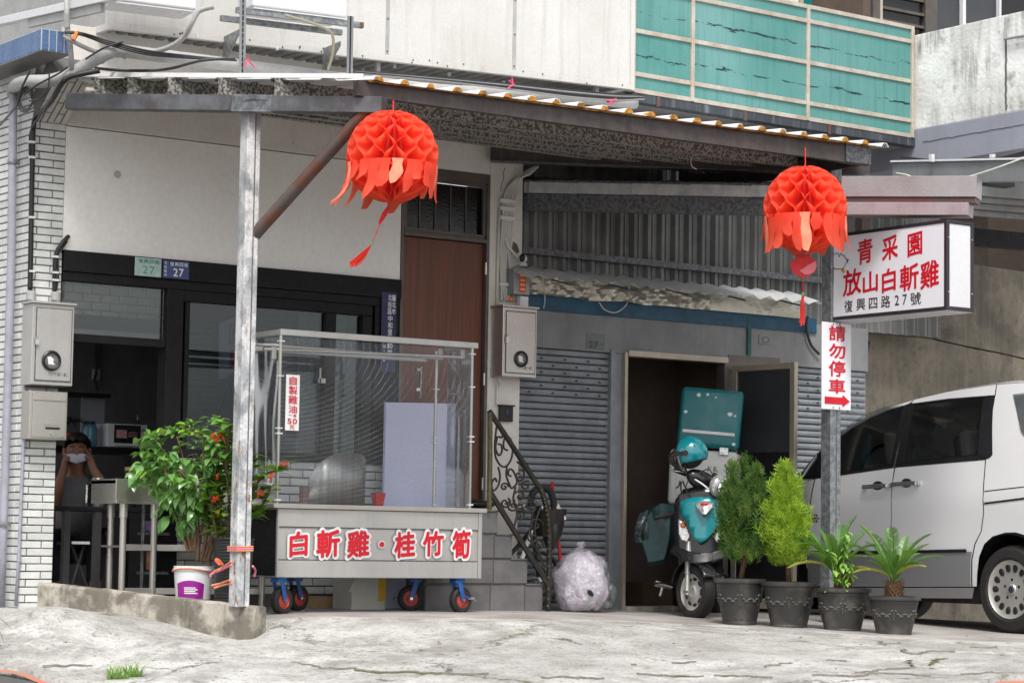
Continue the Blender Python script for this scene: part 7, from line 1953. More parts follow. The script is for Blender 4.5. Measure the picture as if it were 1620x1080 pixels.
for (x, z, r) in ((-.1, .41, .014), (-.035, .42, .010), (.03, .40, .006), (-.19, .27, .012), (.15, .28, .016), (.2, .05, .012), (.19, .27, .008)):
    pts = [(x+r*1.2*math.cos(a)*(1+.5*rnd(-.6, .6)), -.0405, z+r*math.sin(a)*(1+.5*rnd(-.5, .5))) for a in [2*PI*i/9 for i in range(9)]]; mb.prism(pts, (0, -.001, 0))
mb.v = [LM @ p for p in mb.v]; obj('paint_chip', mb, 'white_print', lid, kind='stuff', **lo)
obj('hinge', MB().box((.12, -.262, bh_-.03), (.19, -.238, bh_+.03)), 'chrome', dbx, bevel=.004, **lo)
obj('hinge', MB().box((-.19, -.262, bh_-.03), (-.12, -.238, bh_+.03)), 'chrome', dbx, bevel=.004, **lo)
mb = MB()
for x in (0, .045):
    mb.tube([(.04+x, -.248, bh_*.62), (.042+x, -.248, bh_*.72), (.062+x, -.248, bh_*.70), (.046+x, -.248, bh_*.67), (.068+x, -.248, bh_*.62)], .003, 4)
obj('marker_scribble', mb, 'ink_black', dbx, kind='stuff', **lo)
# helmet hung on the handlebar
hc_ = sp2(1091, 717, .05)
hm_ = thing('helmet', 'glossy teal open-face helmet with smoky visor hung on the scooter handlebar', 'helmet', wm(sc_) @ hc_, MS)
mat('helmet_teal', (4,132,142), (4,120,130), .12, scale=2, bump=.02, Coat_Weight=.8, Coat_Roughness=.04)
hr = 26/3819*17.35
mb = MB(); nU, nV = 28, 16
def hel(u, v):
    a = lerp(-2.35, 2.35, u); b = lerp(0.0, 2.15 - .25*math.cos(a), v)     # opening towards -x
    x = math.sin(b)*math.cos(a)*1.08; y = math.sin(b)*math.sin(a); z = math.cos(b)*1.02
    return (hr*x, hr*y*.9, hr*z)
obj('shell', MB().grid(hel, nU, nV), 'helmet_teal', hm_, smooth=True, solid=.014, **lo)
obj('lining', MB().ball((0, 0, -.01), (hr*.9, hr*.78, hr*.86), 18, 12), 'black_rubber', hm_, smooth=True, **lo)
n = N('visor'); tr = n.n('BsdfTransparent'); tr.inputs[0].default_value = (.55, .52, .5, 1); gl = n.n('BsdfGlossy'); gl.inputs['Roughness'].default_value = .08; m1 = n.n('MixShader'); m1.inputs[0].default_value = .22; n.l(tr.outputs[0], m1.inputs[1]); n.l(gl.outputs[0], m1.inputs[2]); n.done(m1.outputs[0])
obj('visor', MB().grid(lambda u, v: (-hr*(.55+.85*math.sin(PI*lerp(.12, .88, v)))*math.cos(lerp(-1.1, 1.1, u))*1.0+.01, hr*.98*math.sin(lerp(-1.1, 1.1, u)), hr*lerp(.35, -.98, v)), 16, 10), 'visor', hm_, smooth=True, solid=.003, **lo)
obj('visor_pivot', MB().cyl((-.02, -hr*.9, .0), (-.02, -hr*1.02, .0), .02, n=14).bar((-.02, -hr*.97, 0), (-hr*.8, -hr*.8, -.01), .012, .03), 'black_plastic', hm_, **lo)
obj('chin_strap', MB().tube(spline([(-.03, -hr*.8, -.06), (-.02, -.04, -hr*1.1), (.02, .0, -hr*1.35)], 5), .008, 6), 'black_plastic', hm_, smooth=True, **lo)
# saddle bag
sb0 = sp2(1036, 845, .62)
sbg = thing('saddle_bag', 'dark green cloth pannier with a clear plastic pouch hanging at the left of the scooter', 'bag', wm(sc_) @ sb0, MS)
mat('bag_green', (22,66,68), (14,44,48), .45, scale=7, lo=.4, hi=.62, bump=.4)
def bagf(px_pts, y, dep, seedk):
    P_ = [sp2(px, py, y)-sb0 for px, py in px_pts]; c = sum(P_, Vector())/len(P_); mb = MB(); K = len(P_); L = 5
    for l in range(L+1):
        t = l/L; s = .86+.14*math.sin(PI*t)
        for p in P_:
            q = c+(p-c)*s; nz = mnoise.noise(q*9+Vector((seedk, l, 0)))
            mb.v.append(q + Vector((.012*nz, lerp(-dep, dep, t), .01*nz)))
    for l in range(L):
        for i in range(K): mb.f.append((l*K+i, l*K+(i+1) % K, (l+1)*K+(i+1) % K, (l+1)*K+i))
    mb.f.append(tuple(range(K))[::-1]); mb.f.append(tuple(L*K+i for i in range(K))); return mb
obj('pannier', bagf([(1028, 806), (1045, 796), (1062, 797), (1067, 812), (1064, 850), (1058, 880), (1054, 890), (1040, 893), (1026, 895), (1018, 872), (1012, 850), (1012, 830)], .58, .10, 1), 'bag_green', sbg, local=True, smooth=True, angle=60)
obj('flap', bagf([(1030, 804), (1046, 795), (1064, 797), (1067, 812), (1050, 820), (1034, 824)], .50, .03, 3), 'bag_green', sbg, local=True, smooth=True, angle=60)
obj('strap', MB().tube([sp2(1036, 818, .46)-sb0, sp2(1052, 815, .46)-sb0, sp2(1064, 812, .46)-sb0], .012, 6), mat('strap_brown', (70,58,50), None, .7), sbg, local=True)
obj('clear_pouch', bagf([(1012, 812), (1024, 806), (1028, 830), (1028, 855), (1014, 860), (1003, 856), (1006, 832)], .52, .04, 7), mat('pouch', (40,58,62), (120,128,130), .15, scale=28, lo=.5, hi=.7), sbg, local=True, smooth=True)

# ================================================================ plants
def leafmat(name, c1, c2, rough=.35, pale=None):
    n = N(name); oi = n.n('ObjectInfo'); g = n.n('NewGeometry')
    nz = n.noise(n.pos(), 14, 3)
    f = n.math('ADD', n.math('MULTIPLY', oi.outputs['Random'], .55), n.math('MULTIPLY', nz, .5)) if True else nz
    c = n.mix(n.ramp(f, .15, .85), lin(c1), lin(c2))
    d = n.bsdf(c, rough, 0, None, Specular_IOR_Level=.6); t = n.n('BsdfTranslucent'); n.l(n.mix(.5, c, lin((150,180,40))), t.inputs[0])
    m = n.n('MixShader'); m.inputs[0].default_value = .22; n.l(d, m.inputs[1]); n.l(t.outputs[0], m.inputs[2]); return n.done(m.outputs[0])
leafmat('leaf_glossy', (78,130,66), (140,182,100), .2); leafmat('leaf_young', (112,160,48), (142,180,66), .35); leafmat('leaf_broad', (62,108,34), (104,146,44), .35)
leafmat('leaf_thuja_dark', (44,80,26), (92,124,40), .6); leafmat('leaf_thuja_light', (122,160,40), (166,192,66), .6); leafmat('leaf_cycad', (52,104,40), (104,146,58), .4); leafmat('leaf_yellow', (176,176,70), (150,164,60), .5); leafmat('leaf_weed', (106,156,62), (142,182,84), .5)
mat('bark', (112,84,62), (82,62,46), .8, scale=20); mat('bark_pale', (140,108,82), (106,80,60), .75, scale=20); mat('soil', (74,56,44), (110,84,66), .95, scale=40)
mat('flower_red', (222,50,30), (236,90,44), .5); mat('pot_black', (50,49,48), (96,92,86), .5, scale=5, lo=.52, hi=.74, bump=.25, bscale=40); mat('pot_relief', (72,70,68), (98,96,94), .5, scale=30)
def leaf_mesh(name, m, L=.06, Wd=.026, fold=.25, droop=.35, n_=5):
    mb = MB()
    for i in range(n_+1):
        u = i/n_; w = Wd*(math.sin(PI*u**.8))**.8 if 0 < u < 1 else 0.0; y = L*(u-.12*droop*u*u); z = -droop*L*u*u
        mb.v += [Vector((-w, y, z+w*fold)), Vector((0, y, z)), Vector((w, y, z+w*fold))]
        if i: b = 3*(i-1); mb.f += [(b, b+1, b+4, b+3), (b+1, b+2, b+5, b+4)]
    return mesh(name, mb, m, smooth=True)
def leaf_mat4(p, d, up=(0, 0, 1), s=1.0, roll=0.0):
    d = Vector(d).normalized(); x = d.cross(Vector(up))
    if x.length < 1e-3: x = Vector((1, 0, 0))
    x.normalize(); z = x.cross(d); M_ = basis(x, d, z) @ Matrix.Rotation(roll, 3, 'Y'); M4 = (M_*s).to_4x4(); M4.translation = p; return M4
# --- bucket shrub
DB = 15.28
bp = atd(305, 947, DB); kB = DB/3819
bkt = thing('paint_bucket', 'white paint bucket with a purple label holding the leafy shrub', 'bucket', bp)
r0, r1, hB = 27*kB, 31*kB, 52*kB
zg = bp.z
obj('body', MB().lathe([(r0, 0), (r0+.002, .01), (r1, hB*.86), (r1+.006, hB*.86), (r1+.008, hB*.9), (r1+.002, hB*.92), (r1+.002, hB), (r1-.006, hB), (r1-.01, hB-.03), (0, hB-.035)], (0, 0, 0), 32), 'white_plastic', bkt, local=True, smooth=True, angle=40)
mb = MB(); vd = math.atan2(-(bp.y-CAM.y), -(bp.x-CAM.x))
def lab(u, v):
    a = vd + lerp(-1.0, .62, u); z = lerp(.004, hB*.47 + hB*.1*math.sin(PI*u), v); r = lerp(r0, r1, z/(hB*.86))+.0015; return (r*math.cos(a), r*math.sin(a), z)
obj('label', MB().grid(lab, 20, 6), 'purple_print', bkt, local=True, smooth=True)
mb = MB()
for k in range(4):
    z = hB*(.17+.055*k); mb.grid(lambda u, v: ((lambda a, r: (r*math.cos(a), r*math.sin(a), z+.006*v))(vd+lerp(-.5, .25-.12*(k % 2), u), lerp(r0, r1, z/(hB*.86))+.0028)), 8, 1)
obj('label_lines', mb, 'white_print', bkt, local=True, kind='stuff')
tiem = mat('raffia', (196,140,100), (214,120,96), .6, scale=30)
rf = thing('raffia_tie', 'orange and pink plastic string wound round the rusty post, bucket and black pot', 'string', pc+Vector((0, 0, .4)))
zr1 = atd(378, 868, 14.8).z
for k in range(3):
    z = zr1+.012*(k-1); h2 = .056
    obj('string', MB().tube([(pc.x-h2, pc.y-h2, z), (pc.x+h2, pc.y-h2, z+.004), (pc.x+h2, pc.y+h2, z), (pc.x-h2, pc.y+h2, z)], .006, 6, closed=True), 'raffia' if k != 1 else mat('pink_string', (232,130,150), None, .5), rf)
for pts, m in (([(366, 893), (350, 901), (335, 907), (333, 912)], 'pink_string'), ([(366, 922), (350, 926), (338, 930)], 'raffia'), ([(366, 888), (352, 897), (338, 904)], 'raffia'), ([(364, 917), (350, 922), (334, 926)], 'raffia'), ([(400, 895), (404, 902), (402, 912)], 'pink_string')):
    obj('string', MB().tube(spline([atd(x, y, 14.98 if i else 14.84) for i, (x, y) in enumerate(pts)], 4), .007, 6), m, rf)
obj('string', MB().tube([Vector(bp)+Vector(((r1+.008)*math.cos(a), (r1+.008)*math.sin(a), hB*.88+.01*math.sin(a*2))) for a in [2*PI*i/24 for i in range(24)]], .006, 6, closed=True), 'raffia', rf)
obj('bow', MB().tube(spline([atd(352, 893, 14.95), atd(346, 886, 14.93), atd(341, 885, 14.93), atd(348, 893, 14.93)], 4), .009, 6), mat('bow_orange', (236,120,84), None, .5), rf)
shr = thing('leafy_shrub', 'leafy glossy shrub drooping to the left above the white bucket', 'shrub', bp+Vector((0, 0, hB)))
top = bp+Vector((0, 0, hB-.03))
ends = []
def sh_pt(px, py, dd=0): return atd(px, py, DB+dd)
stems = [((298, 870), (282, 830), (272, 790), (262, 745), (250, 720)), ((303, 870), (293, 830), (285, 780), (290, 730), (280, 690)), ((308, 868), (312, 820), (318, 760), (322, 710), (318, 680)), ((314, 868), (322, 825), (335, 770), (345, 720), (350, 690)), ((306, 872), (300, 820), (302, 770), (272, 730), (240, 690)), ((301, 872), (290, 845), (268, 800), (254, 780), (244, 770))]
for i, s_ in enumerate(stems):
    pts = spline([sh_pt(x, y, rnd(-.08, .14)*(j/4)) for j, (x, y) in enumerate(s_)], 4)
    obj('stem', MB().tube(pts, [lerp(.011, .004, j/(len(pts)-1)) for j in range(len(pts))], 6), 'bark_pale', shr, smooth=True)
lm = [leaf_mesh('leaf', 'leaf_glossy', L, W_, .3, dr) for L, W_, dr in ((.068, .021, .5), (.08, .024, .7), (.06, .02, .35))]; ly = [leaf_mesh('leaf', 'leaf_young', .06, .016, .3, .5)]
clusters = []
for _ in range(100):
    a = rnd(0, 2*PI); r = math.sqrt(random.random()); px = 300+82*r*math.cos(a)-8; py = 735+62*r*math.sin(a)
    if px > 350 and py > 760: continue
    if px < 250 and py > 775: continue
    clusters.append((px, py, rnd(-.2, .22)))
clusters += [(rnd(290, 345), rnd(765, 832), rnd(-.12, .1)) for _ in range(16)]
clusters += [(228, 735, -.05), (236, 720, -.1), (226, 715, .0), (240, 690, .05), (236, 684, .0), (262, 690, 0), (300, 672, .0), (330, 668, .1), (345, 670, 0), (262, 800, -.1), (275, 800, .0), (266, 820, -.05), (285, 790, -.1), (355, 690, -.1), (250, 770, 0)]
cnt = 0; rest = {}
core_c = sh_pt(305, 750)
for (px, py, dd) in clusters:
    c = sh_pt(px, py, dd); out = (c-core_c); out.z *= .6
    for k in range(7):
        a = 2*PI*k/7+rnd(-.4, .4); side = Vector((math.cos(a), math.sin(a), rnd(-.6, .25))) + out.normalized()*.7
        p = c+Vector((rnd(-.035, .035), rnd(-.035, .035), rnd(-.03, .03))); yng = (py < 688 and random.random() < .6) or random.random() < .05
        me = random.choice(ly if yng else lm); M4 = leaf_mat4(p, side, s=rnd(.75, 1.25), roll=rnd(-.5, .5))
        if cnt < 298: place('leaf', me, shr, M4)
        else:
            mm, mb = rest.setdefault(me.materials[0].name, (me.materials[0], MB())); mb.add([M4 @ v.co for v in me.vertices], [tuple(p_.vertices) for p_ in me.polygons])
        cnt += 1
for nm, (mm, mb) in rest.items(): obj('foliage', mb, mm, shr, kind='stuff', smooth=True)
# --- black ribbed pot with red flowering plant
DK = 15.12; kK = DK/3819
kp = atd(367, 950, DK)
kpt = thing('ribbed_pot', 'tall black ribbed plant pot standing behind the rusty post', 'pot', kp)
hK = 96*kK; rk = 32*kK; prof = []
for i in range(60):
    u = i/59; prof.append((lerp(rk*.86, rk, u)+.003*math.sin(u*2*PI*19), hK*u))
prof += [(rk+.006, hK), (rk+.006, hK+.012), (rk-.008, hK+.012), (rk-.01, hK-.03), (0, hK-.03)]
obj('body', MB().lathe(prof, (0, 0, 0), 30), 'black_plastic', kpt, local=True, smooth=True)
obj('soil', MB().lathe([(rk-.011, hK-.028), (0, hK-.02)], (0, 0, 0), 20), 'soil', kpt, local=True)
fp = thing('red_flowering_plant', 'broad leaved plant with red flowers in the black ribbed pot', 'plant', kp+Vector((0, 0, hK)))
lbm = [leaf_mesh('leaf', 'leaf_broad', L, W_, .2, dr) for L, W_, dr in ((.12, .03, .25), (.14, .034, .4), (.10, .028, .15))]
fl_m = MB()
for k in range(5):
    a = 2*PI*k/5; d = Vector((math.cos(a), math.sin(a), .25)); s = Vector((-d.y, d.x, 0)); fl_m.add([(0, 0, 0), d*.02-s*.010, d*.034, d*.02+s*.010], [(0, 1, 2, 3)])
fl_me = mesh('flower', fl_m, 'flower_red')
stems = [((352, 858), (348, 800), (345, 740), (350, 690)), ((360, 858), (362, 790), (358, 730), (365, 672)), ((346, 860), (335, 800), (342, 770), (330, 790)), ((368, 858), (372, 800), (376, 720), (372, 690)), ((376, 858), (392, 800), (410, 760), (440, 742)), ((378, 858), (398, 820), (420, 790), (428, 770)), ((374, 858), (390, 780), (396, 740), (400, 720)), ((356, 860), (348, 840), (330, 820), (322, 812))]
bnd = []
for s_ in stems:
    dd = rnd(-.1, .1)
    pts = spline([atd(x, y, DK+dd*(j/3)) for j, (x, y) in enumerate(s_)], 6); obj('stem', MB().tube(pts, .008, 6), 'bark', fp, smooth=True)
    for j in range(4, len(pts)):
        for q in range(2 if j % 2 else 3):
            a = rnd(0, 2*PI); d = Vector((math.cos(a), math.sin(a), rnd(.0, .8))); place('leaf', random.choice(lbm), fp, leaf_mat4(pts[j], d, s=rnd(.6, 1.0), roll=rnd(-.4, .4)))
    bnd.append(pts[-1])
for px, py in ((342, 695), (338, 690), (345, 754), (341, 790), (346, 812), (450, 735), (430, 753), (428, 757), (415, 778), (410, 782), (355, 693), (346, 692)):
    p = atd(px, py, DK-.16+rnd(-.02, .05)); place('flower', fl_me, fp, leaf_mat4(p, (-.5, -.6, .6), s=rnd(.7, 1.1), roll=rnd(0, 3)))
for (px, py) in ((445, 728), (452, 738), (456, 732), (440, 748)): place('leaf', random.choice(lbm), fp, leaf_mat4(atd(px, py, DK-.1), RGT*.8+Vector((0, 0, rnd(-.3, .4))), s=.75))
# second set of dry stems in the bucket
dst = thing('dry_stems', 'brown woody stems leaning between bucket and black pot', 'plant', bp+Vector((0, 0, hB)))
for s_ in (((318, 888), (326, 850), (330, 810)), ((322, 890), (334, 850), (345, 815)), ((326, 888), (338, 862), (352, 830)), ((312, 888), (314, 850), (310, 810)), ((330, 889), (336, 845), (338, 810))):
    obj('stem', MB().tube(spline([sh_pt(x, y, -.03) for x, y in s_], 4), .012, 6), 'bark', dst, smooth=True)

# --- four plastic pots along the boundary
def pot(px, pyb, pyt, D, w, label):
    k = D/3819; b = atd(px, pyb, D); R = w*k/2; H = (pyb-pyt)*k
    zg = gz(b.x, b.y); 
    t = thing('plant_pot', label, 'pot', b, group='dark plastic plant pots in a row along the forecourt edge')
    pr_ = [(R*.60, 0), (R*.645, .004), (R*.655, H*.07), (R*.645, H*.085), (R*.74, H*.35), (R*.84, H*.62), (R*.885, H*.82), (R*.905, H*.84), (R*.905, H*.87), (R*.90, H*.90), (R*.99, H*.91), (R, H*.94), (R*.99, H), (R*.93, H), (R*.91, H*.94), (R*.88, H*.88)]
    obj('body', MB().lathe(pr_, (0, 0, 0), 40), 'pot_black', t, local=True, smooth=True, angle=32)
    obj('soil', MB().lathe([(R*.9, H*.87), (R*.4, H*.92), (0, H*.93)], (0, 0, 0), 24), 'soil', t, local=True, smooth=True)
    a0 = math.atan2(CAM.y-b.y, CAM.x-b.x); mb = MB()
    for g_ in range(6):
        ac = a0 + g_*PI/3
        for s in (-1, 1):
            for i in range(12):
                u = i/11; a = ac+s*lerp(.06, .5, u); z = H*(.66 - .12*math.sin(PI*u*.9) - .03*u); rr = lerp(R*.74, R*.84, (z/H-.35)/.27) if z/H < .62 else R*.86
                mb.ball((rr*math.cos(a), rr*math.sin(a), z+.006*math.sin(i*2.2)), (.008, .008, .006), 6, 4)
        for i in range(4):
            z = H*(.60-.05*i); rr = lerp(R*.74, R*.84, max(0, (z/H-.35)/.27)); mb.ball((rr*math.cos(ac), rr*math.sin(ac), z), (.007, .007, .006), 6, 4)
    obj('garland_relief', mb, 'pot_relief', t, local=True, smooth=True, kind='stuff')
    return b, R, H
P1 = pot(1170, 988, 915, 16.65, 84, 'dark plastic pot with relief garland holding the dark green conifer')
P2 = pot(1248, 993, 920, 16.5, 90, 'dark plastic pot with relief garland holding the yellow-green conifer')
P3 = pot(1333, 999, 930, 16.35, 91, 'dark plastic pot with relief garland holding the larger weedy cycad')
P4 = pot(1414, 1007, 943, 16.15, 85, 'dark plastic pot with relief garland holding the small cycad at the right end')
def conifer(base, D, pxc, peaks, m, label, seed, n_=3400):
    random.seed(seed); k = D/3819
    b, R, H = base; t = thing('potted_conifer', label, 'conifer', b+Vector((0, 0, H*.92)))
    tr_t = b+Vector((0, 0, H*.92)); pyb = 905
    axis = lambda px, py, dd=0: atd(px, py, D+dd)
    obj('trunk', MB().tube([tr_t-Vector((0, 0, .02)), axis(pxc, 880), axis(pxc, 830)], [.02, .016, .01], 8), 'bark', t, smooth=True)
    for s in (-1, 1): obj('branch', MB().tube([axis(pxc, 898), axis(pxc+s*7, 878), axis(pxc+s*16, 840)], [.009, .007, .004], 6), 'bark', t, smooth=True)
    mb = MB()
    for i in range(n_):
        px, py, w, dd, yb = random.choice(peaks)       # stem top, half width in px, depth offset, foot
        u = random.random()**.8; y = lerp(py, yb, u)
        prof_ = (math.sin(PI*min(1, (u*.86+.08)))**.75)
        rr = w*prof_*math.sqrt(random.random())*k; a = rnd(0, 2*PI)
        c = axis(px, y, dd); p = c + Vector((rr*math.cos(a), rr*math.sin(a), 0))
        out = Vector((math.cos(a), math.sin(a), 0)); d = (out*rnd(.1, .8)+Vector((rnd(-.25, .25), rnd(-.25, .25), 1.25))).normalized()
        sd_ = Vector((rnd(-1, 1), rnd(-1, 1), rnd(-.3, .3))).normalized(); sd_ = (sd_ - d*sd_.dot(d)).normalized()
        L = rnd(.035, .095)*(1.1 if u > .1 else .8)
        if mnoise.noise(Vector((px*.25, y*.06, a*1.5+seed))) < -.03 and u > .08: continue
        p = p+out*rnd(-.015, .02)
        o = len(mb.v)
        # little fan of scale sprays
        mb.v += [p-sd_*.002, p+sd_*.002, p+d*L+sd_*.002, p+d*L-sd_*.002]; mb.f.append((o, o+1, o+2, o+3))
        for q in range(5):
            h = L*(.2+.17*q); s = 1 if q % 2 else -1; e = p+d*(h+L*.28)+sd_*s*L*(.36-.045*q); bb = p+d*h; o = len(mb.v)
            nn = d*.0042
            mb.v += [bb-nn, bb+nn, e+nn*.6, e-nn*.6]; mb.f.append((o, o+1, o+2, o+3))
    obj('foliage', mb, m, t, kind='stuff')
n = N('thuja_dark'); 
def thuja(name, c1, c2, c3):
    n = N(name); v = n.pos(); f = n.noise(v, 26, 3); f2 = n.noise(v, 6, 2)
    c = n.mix(n.ramp(f, .35, .65), lin(c1), lin(c2)); c = n.mix(n.ramp(f2, .55, .75, 0, .8), c, lin(c3))
    d = n.bsdf(c, .6); t = n.n('BsdfTranslucent'); n.l(c, t.inputs[0]); m = n.n('MixShader'); m.inputs[0].default_value = .3; n.l(d, m.inputs[1]); n.l(t.outputs[0], m.inputs[2]); n.done(m.outputs[0])
thuja('thuja_dark', (44,80,32), (88,122,44), (128,150,60)); thuja('thuja_light', (120,158,34), (166,192,58), (98,134,30))
conifer(P1, 16.65, 1178, [(1178, 726, 9, 0, 830), (1159, 738, 9, -.05, 840), (1197, 740, 8, .03, 840), (1186, 745, 8, .05, 840), (1150, 770, 13, .0, 885), (1203, 775, 12, -.03, 880), (1170, 770, 24, .0, 893), (1190, 790, 22, -.08, 893), (1160, 800, 24, -.05, 890), (1180, 800, 26, .08, 892)], 'thuja_dark', 'dark green upright conifer with several pointed tips, left in the row of pots', 3, 4600)
conifer(P2, 16.5, 1246, [(1242, 736, 11, 0, 830), (1230, 764, 10, -.03, 860), (1256, 758, 10, .02, 850), (1222, 800, 15, .0, 890), (1264, 805, 13, -.03, 890), (1240, 775, 26, .0, 895), (1252, 800, 24, -.07, 897), (1232, 810, 24, .05, 896)], 'thuja_light', 'bright yellow-green upright conifer, second in the row of pots', 5, 4400)
def cycad(base, D, label, bpx, tips, seed, weeds=False):
    random.seed(seed); b, R, H = base; t = thing('cycad', label, 'cycad', b+Vector((0, 0, H*.92)))
    k = D/3819; c0 = b+Vector((0, 0, H*.9)); hh = (b+Vector((0, 0, H*.92)) - atd(bpx[0], bpx[1], D)).length
    ctop = atd(bpx[0], bpx[1], D)
    mb = MB().lathe([(.055, -.03), (.06, .0), (.058, hh*.7), (.04, hh)], c0, 16); obj('caudex', mb, 'bark', t)
    mb = MB()
    for i in range(90):
        a = i*2.4; z = hh*(i/90); r = .058; p = c0+Vector((r*math.cos(a), r*math.sin(a), z)); d = Vector((math.cos(a), math.sin(a), .9)); s = Vector((-math.sin(a), math.cos(a), 0)); mb.add([p-s*.009, p+s*.009, p+d*.022+s*.003, p+d*.022-s*.003], [(0, 1, 2, 3)])
    obj('bract', mb, 'bark_pale', t, kind='stuff')
    tips = list(tips) + [(bpx[0]+rnd(-60, 60), bpx[1]-rnd(20, 66), rnd(-.3, .3), 0) for _ in range(11)]
    for (px, py, dd, yl) in tips:
        e = atd(px, py, D+dd); st = ctop+Vector((rnd(-.02, .02), rnd(-.02, .02), rnd(-.01, .02))); v = e-st; Lf = v.length
        mid = st+v*.5+Vector((0, 0, Lf*rnd(.16, .3))); pts = []
        for i in range(25):
            u = i/24; pts.append(st*(1-u)**2+mid*2*u*(1-u)+e*u*u)
        mb = MB().tube(pts[::3], [lerp(.006, .002, i/8) for i in range(9)], 5)
        for i in range(3, 25):
            u = i/24; p = pts[i]; d = (pts[min(i+1, 24)]-pts[i-1]).normalized(); sdv = d.cross(Vector((0, 0, 1)))
            if sdv.length < .1: sdv = RGT.copy()
            sdv.normalize(); upv = sdv.cross(d); l = Lf*.30*math.sin(PI*(.12+.80*u))**.7*.56
            for s in (-1, 1):
                for h in (0, .5):
                    if random.random() < .06: continue
                    q = p+d*(h*Lf/24); tip = q+(sdv*s*.95+d*.6+upv*.4).normalized()*l*rnd(.9, 1.05)+Vector((0, 0, -l*.05)); w = d*.0028
                    mb.add([q-w, q+w, lerp(q, tip, .6)+w*.9, tip, lerp(q, tip, .6)-w*.9], [(0, 1, 2, 3, 4)])
        obj('frond', mb, 'leaf_yellow' if yl else 'leaf_cycad', t)
    if weeds:
        lw_ = leaf_mesh('weed_leaf', 'leaf_weed', .075, .018, .2, .5)
        for s_ in (((1325, 925), (1334, 890), (1338, 860), (1340, 842)), ((1318, 925), (1318, 895), (1310, 870)), ((1335, 930), (1345, 905), (1342, 890))):
            pts = spline([atd(x, y, D-.12) for x, y in s_], 5); obj('weed_stem', MB().tube(pts, .004, 5), 'leaf_weed', t)
            for p in pts[2:]:
                for q in range(2): a = rnd(0, 2*PI); place('weed_leaf', lw_, t, leaf_mat4(p, (math.cos(a), math.sin(a), rnd(-.5, .4)), s=rnd(.6, 1.0)))
        for i in range(16):
            a = rnd(0, 2*PI); p = b+Vector((R*.8*math.cos(a), R*.8*math.sin(a), H*.95)); place('weed_leaf', lw_, t, leaf_mat4(p, (math.cos(a), math.sin(a), rnd(.1, .9)), s=rnd(.4, .8)))
cycad(P3, 16.35, 'larger cycad with pale weeds growing through it, third in the row of pots', (1322, 905), [(1253, 850, .0, 0), (1250, 897, -.1, 1), (1270, 838, .15, 0), (1297, 838, .1, 0), (1312, 846, -.15, 0), (1332, 832, .2, 0), (1354, 818, .05, 0), (1375, 838, .2, 0), (1392, 862, -.05, 0), (1384, 903, -.15, 1), (1262, 872, -.25, 0), (1368, 880, -.25, 0), (1290, 880, .3, 0), (1350, 858, .3, 0)], 11, True)
cycad(P4, 16.15, 'small cycad with a scaly stem in the last pot at the right', (1413, 918), [(1345, 862, .0, 0), (1362, 832, .1, 0), (1380, 846, -.1, 0), (1403, 838, .15, 0), (1413, 836, -.1, 0), (1434, 850, .15, 0), (1471, 846, .0, 0), (1490, 880, .0, 0), (1462, 896, -.2, 1), (1352, 905, -.05, 1), (1375, 880, -.25, 0), (1448, 870, -.2, 0)], 13)
random.seed(21)
# grass in the kerb joint and the leaf tips at the left edge
def tuft(name, label, spots, n_, h0, h1):
    mb = MB()
    for _ in range(n_):
        px, py, D = random.choice(spots); px += rnd(-9, 9); b = atd(px, py, D); b.z = gz(b.x, b.y)-.01; a = rnd(0, 2*PI); L = rnd(h0, h1); d = Vector((math.cos(a)*.6, math.sin(a)*.6, 1)); w = Vector((-math.sin(a), math.cos(a), 0))*.003
        m_ = b+d*L*.6; e = b+d*L+Vector((math.cos(a), math.sin(a), -.4))*L*.35
        mb.add([b-w, b+w, m_+w*.8, m_-w*.8], [(0, 1, 2, 3)]); mb.add([m_-w*.8, m_+w*.8, e], [(0, 1, 2)])
    o = obj(name, mb, 'leaf_weed', kind='stuff'); tag(o, label, 'grass')
tuft('grass', 'tuft of green grass growing at the edge of the road', [(178, 1066, 13.25), (195, 1066, 13.25), (208, 1064, 13.3), (215, 1060, 13.3)], 150, .03, .12)
fl_ = thing('edge_plant', 'green pointed leaves poking in at the lower left edge', 'plant', atd(-14, 1010, 13.9))
lx = leaf_mesh('leaf', 'leaf_broad', .2, .018, .2, .5)
for (px, py, d) in ((-14, 985, (.8, .1, -.5)), (-16, 990, (.75, 0, -.9)), (-14, 975, (.9, .2, -.1))): place('leaf', lx, fl_, leaf_mat4(atd(px, py, 13.9), RGT*d[0]+Vector((0, 0, d[2])), s=.75))
obj('stem', MB().tube([atd(-20, 1035, 13.9), atd(-14, 975, 13.9)], .006, 6), 'leaf_broad', fl_)

# ================================================================ plastic bag by the shutter
DBG = 17.6; kb_ = DBG/3819
bgp = atd(918, 964, DBG)
bg_ = thing('plastic_rubbish_bag', 'stuffed clear plastic bag of white and lilac waste against the roller shutter', 'bag', bgp)
def bagpt(rx, ry, rzv, seedk, am):
    def f(u, v):
        a = 2*PI*u; b = PI*v; x = math.sin(b)*math.cos(a); y = math.sin(b)*math.sin(a); z = math.cos(b)
        sq = 1+.16*(abs(x)**4+abs(y)**4)*0 ; px = rx*x*(1+.10*max(0, -z)); 
        p = Vector((px, ry*y, rzv*(z if z > -.82 else -.82-.1*(z+.82))))
        q = Vector((x, y, z)); k = mnoise.noise(q*2.2+Vector((seedk, 0, 0)))*am*1.4+abs(mnoise.noise(q*5+Vector((0, seedk, 0))))*am
        return p*(1+k)+Vector((0, 0, rzv*.82))
    return f
rx, rzv = 43*kb_, 55*kb_
mat('waste', (232,228,234), (200,186,208), .8, scale=9, lo=.42, hi=.62, bump=.8, bscale=30, bd=.02)
obj('waste_filling', MB().grid(bagpt(rx*.94, .2, rzv*.9, 4, .08), 48, 28), 'waste', bg_, local=True, smooth=True)
